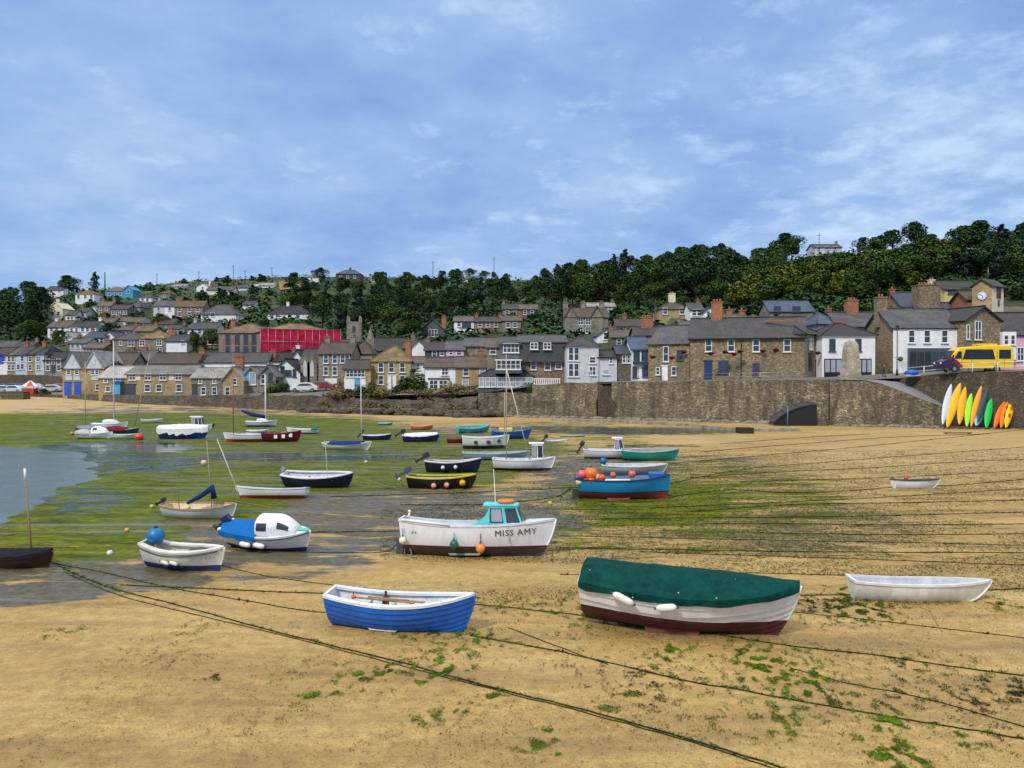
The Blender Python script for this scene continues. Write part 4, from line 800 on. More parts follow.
('stone cottage between the upper white row and the brown garages', 98, 113, 330, 322.5, 318, 'g', 'greystone', 'slatebrown', grid([101, 106, 110], [326], .9, 1.1), ((99, 316, .7, 'brick'),)),
('white end-gabled cottage right of the upper white row', 99, 109, 338, 331, 326, 'f', 'white', 'slate', [(104, 333, .9, 1.1)], ()),
('cream cottage under the cream-banded pointed roof house', 113, 126, 328, 321, 317, 'g', 'cream', 'slatebrown', grid([116, 122], [324], .9, 1.0), ()),
('dull stone cottage below the white end of the double house', 158, 172, 331, 324, 319, 'g', 'greystone', 'slatebrown', grid([162, 168], [327], .9, 1.0), ((159, 317, .7, 'brick'),)),
('pale grey cottage left of the small turquoise shed', 167, 180, 337, 329, 325, 'g', 'palegrey', 'slate', grid([170, 176], [332.5], .9, 1.0), ()),
('stone outhouse between the white wing and the grey house with a white side', 189, 203, 350, 343, 339, 'g', 'greystone', 'slatebrown', (), ()),
('white bungalow on the upper slope left of the long cream bungalow', 140, 152, 302, 297.5, 294, 'h', 'white', 'slate', grid([143, 148], [299.5], 1.1, 1.0), ()),
('pale stone house half buried in trees under the ridge', 160, 171, 299, 293.5, 290, 'h', 'greystone', 'lichen', [(165, 296, 1.0, 1.0)], ()),
('small white chalet high above the brown mansion', 243, 254, 309, 304.5, 301, 'g', 'white', 'slatedark', [(248, 306.5, 1.0, .9)], ()),
('grey cottage beside the tall garden trees above the left terrace', 86, 99, 348, 342, 337, 'g', 'pinkstone', 'slatedark', (), ((97, 334, .7, 'brick'),)),
]
M['palegrey2'] = M['greyroof']; M['cream2'] = M['cream']; M['seablue2'] = paint((.05, .30, .50), .6, .1); M['turq2'] = paint((.10, .42, .45), .6, .2)
def hash_(x): return sum(ord(c_)*(i+1) for i, c_ in enumerate(x))
for t_ in T:
    lab, a_, b_, base, ev, rd, kd, wl_, rf_, wn, chs = t_
    if not chs and kd == 'g' and b_-a_ > 9 and hash_(lab) % 10 < 7: chs = ((a_+1.2 if hash_(lab) % 2 else b_-1.2, rd-2.6, .7, 'brick' if hash_(lab) % 3 else 'greystone'),)
    house(lab, a_, b_, base, ev, rd, kd, wl_, rf_, wn, chs, D=7)
# ---- special buildings
r, (W, D, zb, ze, zr, loc, yo) = house('brown three-bay mansion with orange-brown hip roof, left of the red sheeting', 219, 263, 358, 333, 323.5, 'h', 'pinkstone', 'lichen', grid([228, 237.5, 246, 254], [339, 350.5], .9, 1.7, 'sd'), [(223, 320, .9, 'brick')], 12, name='mansion', cat='mansion')
r, (W, D, zb, ze, zr, loc, yo) = house('building wrapped in bright red scaffold sheeting under an ochre roof', 264, 335, 359, 331.5, 324, 'h', 'pinkstone', 'lichen', (), (), 12, dY=6, name='scaffolded_building', cat='building')
q = MB(); rows = []
for k in range(41):
    x = -.8 + (W+1.6)*k/40; rows.append([(x, -1.3+.10*noise.noise(Vector((x*.8, z_*.9, 0))), z_) for z_ in [ze+.35-(ze+.3-3.0*(.5+.5*math.sin(k/40*3.1)))*j/8 for j in range(9)]])
q.grid(rows, 0, True)
rows = [[(W+.8, -1.3+9*k/10, z_) for z_ in [ze+.35-4*j/4 for j in range(5)]] for k in range(11)]; q.grid(rows, 0, True)
q.build('sheeting', M['magenta'], r)
q = MB()
for k in range(12):
    x = -.8+(W+1.6)*k/11; q.tube([(x, -1.45, .2), (x, -1.45, ze+.6)], .03, 5)
for z_ in (ze+.45, ze-2.0, ze-4.2): q.tube([(-.9, -1.48, z_), (W+.9, -1.48, z_)], .035, 5)
q.build('scaffold_poles', M['steel'], r)
r, (W, D, zb, ze, zr, loc, yo) = house('grey stone manor with two steep front gables below the wood', 565.5, 608, 334, 317, 308, 'g', 'greystone', 'slatebrown', grid([571, 580.5, 588, 597], [321.5, 330], 1.1, 1.4, 's2'), [(567, 303, 1.0, 'greystone'), (585, 303, 1.0, 'greystone'), (604, 303, 1.0, 'greystone')], 9, name='manor', cat='manor house')
for px in (571, 597):
    x = loc(px)[0]; q = MB(); q.quad([(x-1.3, -.2, 0), (x+1.3, -.2, 0), (x+1.3, -.2, ze), (x, -.2, ze+2.2), (x-1.3, -.2, ze)]); q.build('gable', M['greystone'], r)
    q = MB(); slab(q, [(x-1.5, -.4, ze-.2), (x, -.4, ze+2.35), (x, 3, ze+2.35), (x-1.5, 3, ze-.2)]); slab(q, [(x+1.5, -.4, ze-.2), (x+1.5, 3, ze-.2), (x, 3, ze+2.35), (x, -.4, ze+2.35)]); q.build('gable_roof', M['slatebrown'], r)
# ruined-looking stone tower and slender spire
p = H(354.5, 346); r = empty('stone_tower', (p.x, p.y, p.z), .1, 'square weathered stone tower rising in front of the dark wood', 'tower')
hz = zat(322, p.y)-p.z; q = MB(); q.box((0, 0, hz/2-.5), (3.0, 3.0, hz+1), taper=.93); q.build('wall', M['greystone'], r)
q = MB()
for x, y in ((-1.2, -1.2), (1.2, -1.2), (1.2, 1.2), (-1.2, 1.2)): q.box((x, y, hz+.5), (.6, .6, 1.4), taper=.4)
q.build('pinnacle', M['greystone'], r)
for z_ in (hz*.35, hz*.7): q = MB(); q.box((0, -1.45, z_), (.6, .2, 1.2)); q.build('opening', M['charcoal'], r)
p = at(370.5, 350, 146); zt = zat(328, 146); r = empty('stone_spire', (p.x, p.y, p.z-4), 0, 'slender pointed stone bell turret beside the dark chapel roof', 'spire')
q = MB(); q.box((0, 0, 3), (1.5, 1.5, 6)); q.build('wall', M['greystone'], r); q = MB(); q.tube([(0, 0, 5.9), (0, 0, zt-p.z+4)], [.75, .05], 6, sm=False); q.build('spire_cap', M['greystone'], r)
# clock building: gabled stone hall, then the turned clock tower
r, (W, D, zb, ze, zr, loc, yo) = house('brown stone hall with steep front gable and a tall white window, below the clock tower', 964.5, 1000, ('Y', 97.6), 320, 306.5, 'f', 'granite', 'slatedark', [(977.5, 330.5, 1.0, 2.3, 's2'), (967.5, 332, .5, 1.8, 's')], (), 9, dY=1.5, name='hall', cat='hall')
p = at(992, 310, 106); r = empty('clock_tower', (p.x, p.y, p.z-3), 0, 'small square clock tower, one face ochre stone and one white with a dark louvre', 'clock tower')
zt = zat(284.5, 106)-p.z+3; zr_ = zat(278.5, 106)-p.z+3; a1 = R(180-33); sl_ = 2.35
# near corner at origin; left face runs back-left, right face runs back-right
eL = Vector((math.cos(R(150)), math.sin(R(150)), 0)); eR = Vector((math.cos(R(32)), math.sin(R(32)), 0)); wl2, wr2 = 2.3, 2.9
A_, B_, C_, D_ = Vector((0, 0, 0)), eR*wr2, eR*wr2+eL*wl2, eL*wl2
q = MB()
for a_, b_ in ((B_, C_), (C_, D_), (D_, A_)): q.quad([a_, b_, b_+Vector((0, 0, zt)), a_+Vector((0, 0, zt))])
mid = (A_+D_)/2+Vector((0, 0, zr_)); mid2 = (B_+C_)/2+Vector((0, 0, zr_))
q.quad([D_+Vector((0, 0, zt)), A_+Vector((0, 0, zt)), mid]); q.quad([B_+Vector((0, 0, zt)), C_+Vector((0, 0, zt)), mid2])
q.build('wall', M['ochre'], r)
q = MB(); q.quad([A_, B_, B_+Vector((0, 0, zt)), A_+Vector((0, 0, zt))]); q.build('white_face', M['cream'], r)
up_ = Vector((0, 0, 1)); q = MB(); o1 = eR*.35; ol = eL*.35; dz = Vector((0, 0, (zr_-zt)*.3))
slab(q, [A_-o1-ol-dz+up_*zt, B_+o1-ol-dz+up_*zt, mid2+o1+up_*.08, mid-o1+up_*.08]); slab(q, [D_-o1+ol-dz+up_*zt, mid-o1+up_*.08, mid2+o1+up_*.08, C_+o1+ol-dz+up_*zt]); rf = q.build('roof', M['slatebrown'], r)
nL = Vector((-math.sin(R(150))*-1, math.cos(R(150)), 0)); nL = Vector((-.5, -.866, 0)); nR = Vector((.53, -.848, 0))
def disc(c_, n_, rad, th, mat, name, par, seg=24):
    u = n_.cross(up_).normalized(); q = MB(); b0 = [c_+(u*math.cos(k*2*math.pi/seg)+up_*math.sin(k*2*math.pi/seg))*rad for k in range(seg)]
    f0 = [p_+n_*th for p_ in b0]; q.quad(f0[::-1]);
    for k in range(seg): q.quad([b0[k], b0[(k+1) % seg], f0[(k+1) % seg], f0[k]][::-1])
    return q.build(name, M[mat], par)
cc = eL*wl2*.5+up_*(zat(295.3, 106)-p.z+3)
cf = disc(cc, nL, .62, .06, 'darkframe', 'clock_rim', r); cf2 = disc(cc+nL*.05, nL, .54, .04, 'white', 'clock_face', r)
uL = nL.cross(up_).normalized(); q = MB()
for ang, ln in ((R(60), .42), (R(200), .3)):
    d_ = uL*math.sin(ang)+up_*math.cos(ang); q.tube([cc+nL*.12, cc+nL*.12+d_*ln], .035, 4)
for k in range(12):
    d_ = uL*math.sin(k*R(30))+up_*math.cos(k*R(30)); q.tube([cc+nL*.11+d_*.42, cc+nL*.11+d_*.5], .025, 4)
q.build('clock_hand', M['black'], cf2)
M90 = Matrix.Rotation(math.atan2(eR.y, eR.x), 3, 'Z')
q = MB(); q.box(eR*wr2*.55+nR*.04+up_*(zat(292, 106)-p.z+3), (1.0, .12, 1.5), rot=M90); q.build('louvre', paint((.10, .03, .035), .6), r)
q = MB(); q.box(eR*wr2*.55+nR*.04+up_*(zat(302.5, 106)-p.z+3), (.35, .12, .8), rot=M90); q.build('window', M['glass'], r)
q = MB(); q.tube([mid2*.5+mid*.5, (mid2*.5+mid*.5)+up_*1.6], .03, 5); q.build('flagpole', M['steel'], r)
house('red brick lean-to left of the clock tower', 967, 977.5, ('Y', 108), 299, 291, 'g', 'brick', 'slatebrown', (), (), 4, name='lean_to', cat='outbuilding')
r, g_ = house('pink rendered house with grey slate roof and white bay at the right edge', 1000.5, 1044, ('Y', 98.6), 334, 313, 'g', 'pink', 'slate', [(1020, 354, .9, 1.7, 's2')], (), 8)
lb(r, 'bay', 'white', (g_[5](1005)[0], -.4, zat(346, 98.6)-g_[2]), (1.7, .8, 3.4))
for dx in (-.4, .4): add_window(r, g_[5](1005)[0]+dx, zat(345, 98.6)-g_[2], .6, 1.2, 's', -.8)
# skylights on the roof left
# ================================================================ TREES AND GREENERY
LM = {'dark': leafmat('dark_leaves', (.012, .038, .014), (.046, .095, .024), (.026, .070, .022)),
      'mid': leafmat('green_leaves', (.022, .058, .012), (.075, .135, .024), (.055, .105, .018)),
      'lime': leafmat('yellow_green_leaves', (.05, .08, .01), (.17, .21, .025)),
      'dry': leafmat('dry_grass_leaves', (.12, .09, .04), (.32, .23, .10), (.16, .14, .05)),
      'blue': leafmat('blue_green_leaves', (.02, .045, .04), (.05, .09, .07))}
M['bark'] = paint((.07, .05, .035), .9, .3, scale=6)
def leaf(q, p, s, nrm=None):
    a = random.uniform(0, 6.28); el = random.uniform(-.4, 1.2)
    u = Vector((math.cos(a), math.sin(a), random.uniform(-.5, .5))).normalized()
    v = Vector((-math.sin(a)*math.cos(el), math.cos(a)*math.cos(el), math.sin(el)))
    u *= s*random.uniform(.7, 1.3); v *= s*random.uniform(.4, .9)
    b = len(q.v); q.v += [tuple(p-u*.5), tuple(p+v*.5-u*.1), tuple(p+u*.5), tuple(p-v*.5+u*.15)]
    n0 = (Vector(q.v[b+1])-Vector(q.v[b])).cross(Vector(q.v[b+3])-Vector(q.v[b])); nn = (nrm if nrm is not None else Vector((0, 0, 1)))
    q.f.append((b, b+1, b+2, b+3) if n0.dot(nn) >= 0 else (b, b+3, b+2, b+1)); q.m.append(0); q.sm.append(True)
    if not hasattr(q, 'nr'): q.nr = []
    q.nr += [tuple((nn.normalized()*.8+Vector((random.gauss(0, .16), random.gauss(0, .16), random.gauss(.12, .16)))).normalized())]*4
def leafbuild(q, name, mat):
    o = q.build(name, mat); o.data.normals_split_custom_set_from_vertices(q.nr); return o
def crown(h, r, n, ls, lobes=11, squash=.75, seed=0, conic=0, low=.25):
    random.seed(seed); q = MB(); C = []
    for k in range(lobes):
        f = random.random()
        zz = h*(low+(1-low)*(.12+.76*f)); rr = r*(1-conic*f)*math.sqrt(max(.1, 1-(2*f-.85)**2*.75))
        a = random.uniform(0, 6.28); d = rr*random.uniform(.1, .72)
        C.append((Vector((math.cos(a)*d, math.sin(a)*d, zz)), rr*random.uniform(.32, .55)))
    C.append((Vector((0, 0, h*(low+(1-low)*.5))), r*.55*(1-conic*.4)))
    for k in range(n):
        c_, rr = random.choice(C)
        v = Vector((random.gauss(0, 1), random.gauss(0, 1), random.gauss(.25, .9))).normalized()
        p = c_ + Vector((v.x, v.y, v.z*squash))*rr*random.uniform(.72, 1.1)
        cen = Vector((0, 0, h*(low+(1-low)*.45))); leaf(q, p, ls, (p-c_).normalized()*.75+(p-cen).normalized()*.5)
    return q, C
def trunkmesh(h, r, C):
    q = MB(); q.tube([(0, 0, -1), (r*.1, 0, h*.25), (0, r*.1, h*.55)], [r, r*.75, r*.45], 7)
    for c_, rr in C[:4]: q.tube([(0, r*.05, h*.35), tuple(c_*.5+Vector((0, 0, h*.2))), tuple(c_)], [r*.45, r*.3, r*.1], 5)
    return q
TREES = {}
def treekind(key, h, r, n, ls, leafm, **k):
    q, C = crown(h, r, n, ls, **k); co = leafbuild(q, 'crown', LM[leafm]); to = trunkmesh(h, h*.03, C).build('trunk', M['bark'])
    TREES[key] = (co.data, to.data, h, r); bpy.data.objects.remove(co); bpy.data.objects.remove(to)
treekind('a', 9, 4.6, 3000, .6, 'dark', seed=1); treekind('b', 8, 5.2, 3000, .6, 'mid', seed=2, lobes=14); treekind('c', 10, 4.4, 3000, .6, 'dark', seed=3, lobes=15)
treekind('d', 7.5, 4.2, 2600, .58, 'mid', seed=4, lobes=9); treekind('e', 11, 3.2, 1700, .7, 'blue', seed=5, conic=.6, lobes=14, low=.1); treekind('g', 6, 3.6, 1500, .6, 'lime', seed=6, lobes=10)
treekind('k', 8.5, 5.0, 3000, .6, 'dark', seed=17, lobes=8)
BUSH = {}
def bushkind(key, r, h, n, ls, leafm, seed):
    q, C = crown(h, r, n, ls, lobes=8, seed=seed, low=-.1); o = leafbuild(q, 'bush', LM[leafm]); BUSH[key] = (o.data, r); bpy.data.objects.remove(o)
bushkind('a', 2.2, 2.4, 700, .5, 'dark', 11); bushkind('b', 2.6, 2.2, 700, .5, 'mid', 12); bushkind('c', 1.8, 1.8, 500, .45, 'lime', 13); bushkind('d', 2.0, 2.6, 1500, .28, 'mid', 14); bushkind('e', 2.0, 2.2, 1500, .28, 'dark', 15); bushkind('f', 2.4, 1.6, 900, .35, 'dry', 16)
random.seed(21)
KL = {'a': 'dark evergreen tree in the wood on the hillside behind the town', 'b': 'mid green spreading tree in the wood on the hillside behind the town', 'c': 'tall dark tree in the wood on the hillside behind the town',
      'd': 'lighter green round tree in the wood on the hillside behind the town', 'e': 'narrow blue-green conifer in the wood behind the town', 'g': 'yellow-green bushy tree in the wood behind the town', 'k': 'broad dark tree in the wood on the hillside behind the town'}
def tree(key, p, s=1.0, label=None, group=None, name='tree'):
    cm, tm, h, r = TREES[key]; a = random.uniform(0, 6.28)
    o = empty(name, p, a, label or KL[key], 'tree', group if group else (None if label else 'woodland trees, ' + KL[key].split(' tree')[0])); o.scale = (s*random.uniform(.9, 1.12), s*random.uniform(.9, 1.12), s*random.uniform(.85, 1.15))
    c_ = bpy.data.objects.new('crown', cm); COL.objects.link(c_); c_.parent = o
    t_ = bpy.data.objects.new('trunk', tm); COL.objects.link(t_); t_.parent = o
    return o
def bush(key, p, s=1.0, label='', group=None):
    o = bpy.data.objects.new('bush', BUSH[key][0]); COL.objects.link(o); o.location = p; o.rotation_euler = (0, 0, random.uniform(0, 6.28)); o.scale = (s, s, s*random.uniform(.8, 1.1))
    return tag(o, label, 'bush', group)
def clear(x, y, r):
    for X0, X1, Y, D in HOUSES:
        if X0-r < x < X1+r and Y-.6*r-1 < y < Y+D+r*.6: return False
    return True
def blocks(x, y, h, r):
    """would a plant here hide a house standing behind it?"""
    z = hill_z(x, y)+h*.8
    for X0, X1, Y, D in HOUSES:
        if y < Y-1 and Y-y < 45:
            k = Y/y
            if X0 < x*k+r and x*k-r < X1:
                if CH+(z-CH)*k > hill_z((X0+X1)/2, Y)+1.6: return True
    return False
WLOW = [(285, 312), (330, 334), (400, 338), (420, 326), (450, 318), (500, 310), (540, 322), (562, 316), (600, 306), (640, 308), (690, 304), (720, 312), (760, 314), (800, 300), (860, 306), (900, 296), (940, 284), (1160, 284)]
def skyrow(px): 
    tab = [(c_[0], 372+(CH-c_[1][6][1])*F/c_[1][6][0]) for c_ in COLS]; return lerp_tab(tab, px)
def scatter(cands, mind):
    out = []
    for c_ in cands:
        if all((c_[0]-o[0])**2+((c_[1]-o[1])*1.6)**2 > mind*mind for o in out): out.append(c_)
    return out
cands = []
for _ in range(7000):
    px = random.uniform(288, 1110); lo = lerp_tab(WLOW, px); hi_ = skyrow(px)+1.5; py = random.uniform(hi_, lo)
    if 740 < px < 960 and py > 268 and random.random() < .75: continue
    if px < 560 and py < skyrow(px)+6 and random.random() < .5: continue
    cands.append((px, py))
for px in range(572, 1110, 7): cands.insert(0, (px+random.uniform(-3, 3), skyrow(px)+1.5))
pts = scatter(cands, 12.5)
nt_ = 0
for px, py in pts:
    if 792 < px < 856 and py < 276: continue
    p = H(px, py); s = (.92 if px > 560 else .78)*random.uniform(.8, 1.2)*(p.y/250)**.25
    if px > 540: s *= 1.12
    if px < 562 and py < skyrow(px)+9: s *= .5
    elif py < skyrow(px)+5: s *= .9
    if not clear(p.x, p.y, 4): continue
    if blocks(p.x, p.y, 8*s, 3): continue
    tree(random.choice('bddgbg' if 735 < px < 960 and py > 264 else 'aabccddkkbe' if random.random() > .06 else 'g'), (p.x, p.y, hill_z(p.x, p.y)), s); nt_ += 1
# far left dark wood
cands = [(random.uniform(-70, 44), 0) for _ in range(600)]; cands = [(px, random.uniform(skyrow(px)+1, 343)) for px, _ in cands]
LG = 'big dark trees of the far left wood'
for px, py in scatter(cands, 14):
    p = H(px, py)
    if clear(p.x, p.y, 3) and not blocks(p.x, p.y, 8, 3): tree(random.choice('acck'), (p.x, p.y, hill_z(p.x, p.y)), random.uniform(1.0, 1.3), 'big dark tree in the wood at the far left end of the town', LG)
# single trees one can tell apart
for key, px, py, s, lb_ in (('k', 69, 297, 1.3, 'round dark tree standing alone left of the white villa with the lichened roof'), ('e', 95, 292, .9, 'open-branched pine on the left skyline'), ('k', 132, 287, 1.0, 'dark skyline tree right of the vivid blue house'), ('a', 120, 288, .8, 'lower skyline tree touching the vivid blue house roof'),
    ('k', 320, 282, .75, 'round dark clump on the ridge above the tan field'), ('k', 456, 280, .62, 'first of the row of small round skyline trees, above the pale long roof'), ('k', 470, 280, .68, 'second of the row of small round skyline trees'), ('b', 484, 280, .6, 'third of the row of small round skyline trees'), ('d', 494, 280, .55, 'fourth of the row of small round skyline trees, beside a pole'),
    ('c', 718, 258, 1.15, 'windswept open-topped tree on the highest part of the middle skyline'), ('k', 786, 262, 1.15, 'domed tree standing above the skyline left of the skyline house'), ('g', 857, 288, .8, 'bright yellow-green tree on the slope above the slate roofs'), ('g', 838, 300, .7, 'yellow-green bushy tree below the brighter one'), ('d', 410, 341, .8, 'light green tree just left of the blue slate-hung house'),
    ('b', 30, 345, .8, 'green garden tree above the left terrace'), ('d', 60, 348, .6, 'small green tree behind the twin-gabled building'), ('g', 78, 350, .55, 'yellow-tinged garden tree above the twin-gabled building'), ('a', 108, 341, .6, 'dark garden tree by the blue-grey cottages'), ('b', 160, 330, .55, 'garden tree under the grey and white double house'), ('d', 196, 352, .55, 'green garden tree left of the brown mansion'), ('b', 212, 351, .5, 'second green garden tree left of the brown mansion, under the long white villa')):
    p = H(px, py); tree(key, (p.x, p.y, hill_z(p.x, p.y)), s, lb_, 'single trees')
# hedges and bushes of the hillside
cands = []
for _ in range(9000):
    px = random.uniform(40, 1030); lo = 349 if px < 300 else lerp_tab(WLOW, px)+18; hi_ = skyrow(px)+1
    py_ = random.uniform(hi_, lo)
    if px > 300 and not (740 < px < 960) and py_ < lerp_tab(WLOW, px)-4 and random.random() < .8: continue
    cands.append((px, py_))
nb = 0
BG = {'a': 'dark green bush among the hillside gardens and hedges', 'b': 'mid green bush among the hillside gardens and hedges', 'c': 'yellow-green gorse bush on the hillside'}
for px, py in scatter(cands, 8.2):
    if 276 < px < 304 and 281 < py < 292: continue
    p = H(px, py); k = random.choice('aaabbbbc' if py > 300 or px > 700 else 'aaaab'); s = random.uniform(.8, 1.35)*(1 if p.y < 260 else 1.35)
    if not clear(p.x, p.y, 2.2*s) or blocks(p.x, p.y, 2.2*s, 2.0*s): continue
    nb += 1
    if nb > 299: break
    bush(k, (p.x, p.y, hill_z(p.x, p.y)), s, BG[k], 'hillside bushes, kind ' + BG[k].split(' bush')[0])
print('trees', nt_, 'bushes', nb)
# undergrowth that fills the wood and the hedgerows
q = MB(); n = 0
for _ in range(52000):
    px = random.uniform(-90, 1120); hi_ = skyrow(px)-1; lo = 350 if px < 330 else lerp_tab(WLOW, px)+(26 if px < 960 else 10); py = random.uniform(hi_, lo)
    if 274 < px < 306 and 280 < py < 293: continue
    dx = fbm(px, py*2.2, .035, 3, 1)
    if 48 < px < 320 and dx < -.12: continue
    Y = 0; p = None
    p = H(px, py, 150) if n % 3 == 0 or True else None
    if not clear(p.x, p.y, .8): continue
    leaf(q, Vector((p.x, p.y+random.uniform(-3, 3), hill_z(p.x, p.y)+random.uniform(0, 1.3))), random.uniform(.8, 1.6)); n += 1
ob = leafbuild(q, 'undergrowth', LM['dark']); tag(ob, 'dark undergrowth and hedgerows covering the hillside between the trees', 'undergrowth', kind='stuff')
# tan field
q = MB(); row = []
for k in range(9):
    a_ = []
    for j in range(5):
        p = H(279+24*k/8+(j-2)*.3, 281+2*abs(k-4)/4*.5+j*2.2); a_.append((p.x, p.y, hill_z(p.x, p.y)+.35))
    row.append(a_)
q.grid(row, 0, True); tag(q.build('field', paint((.30, .19, .08), .95, .3, scale=.2)), kind='structure')
# banks below the houses in the middle
random.seed(5); q = MB()
for _ in range(21000):
    px = random.uniform(322, 481); y = wall_y(px)-2.3+abs(random.gauss(0, 3.4)); 
    if y > 122: continue
    x = (px-512)/F*y; z = max(hill_z(x, y), 2.0 + (2.2 if px > 330 else .4)*smooth(115, 121, y))
    if fbm(x, y, .35, 3, 2) < -.05: continue
    if y < wall_y(px): z = 2.3-.85*(wall_y(px)-y)
    leaf(q, Vector((x, y, z+random.uniform(-.1, .2))), random.uniform(.14, .36))
tag(leafbuild(q, 'bank_grass', LM['dry']), 'dry tawny grass and bramble on the bank between the sea wall and the houses', 'grass', kind='stuff')
q = MB()
for _ in range(6500):
    px = random.gauss(534, 5) if random.random() < .35 else random.uniform(484, 600); y = wall_y(px)-.85+.1*random.random(); zz = random.uniform(.4, 4.6)
    if fbm(px*.4, zz*3, .5, 3, 6) < (.1 if abs(px-534) > 9 else -.3): continue
    leaf(q, Vector(((px-512)/F*y, y+.08*zz, zz)), random.uniform(.12, .28), Vector((0, -1, .5)))
tag(leafbuild(q, 'wall_ivy', LM['mid']), 'ivy and weeds clinging to the tawny wall below the pale grey house', 'ivy', kind='stuff')
for key, px, y, s, lb_, z in (('e', 408, 119, 1.25, 'large dark bush hiding the corner of the ochre-roofed house', None), ('d', 417, 118.5, 1.5, 'tall green bush between the ochre-roofed house and the white cottage', None), ('e', 424, 117.5, .9, 'low dark bush at the foot of the white cottage', None), ('e', 398, 117, .6, 'small dark bush in front of the white double door', None),
    ('d', 372, 117.5, .7, 'green bush below the ochre-roofed house', None), ('e', 362, 117, .75, 'dark bush under the blue door cottage', None), ('e', 349, 118, .6, 'small dark bush beside the white porch', None), ('f', 385, 116, .8, 'dry tawny bush on the bank by the path', None), ('f', 340, 117, .9, 'dry tawny bush on the bank below the white porch', None),
    ('d', 276, 125, .9, 'green shrub right of the pale-roofed boat stores', None), ('e', 284, 125, .8, 'plum-dark shrub below the little white cottage', None), ('d', 269, 124, .6, 'small green shrub in front of the boat stores', None), ('d', 309, 127, .6, 'low green hedge in front of the chapel', None),
    ('f', 455, 113, .9, 'dry tawny bush under the brown stone cottage', None), ('e', 497, 111, .5, 'dark creeper at the left end of the white railings', None), ('e', 43.5, 150, .8, 'dark shrub beside the red and white kiosk', None), ('d', 890, 96.5, .35, 'small green tub plant by the white shop', None)):
    x = (px-512)/F*y; bush(key, (x, y, (z if z else hill_z(x, y))-.3), s, lb_)
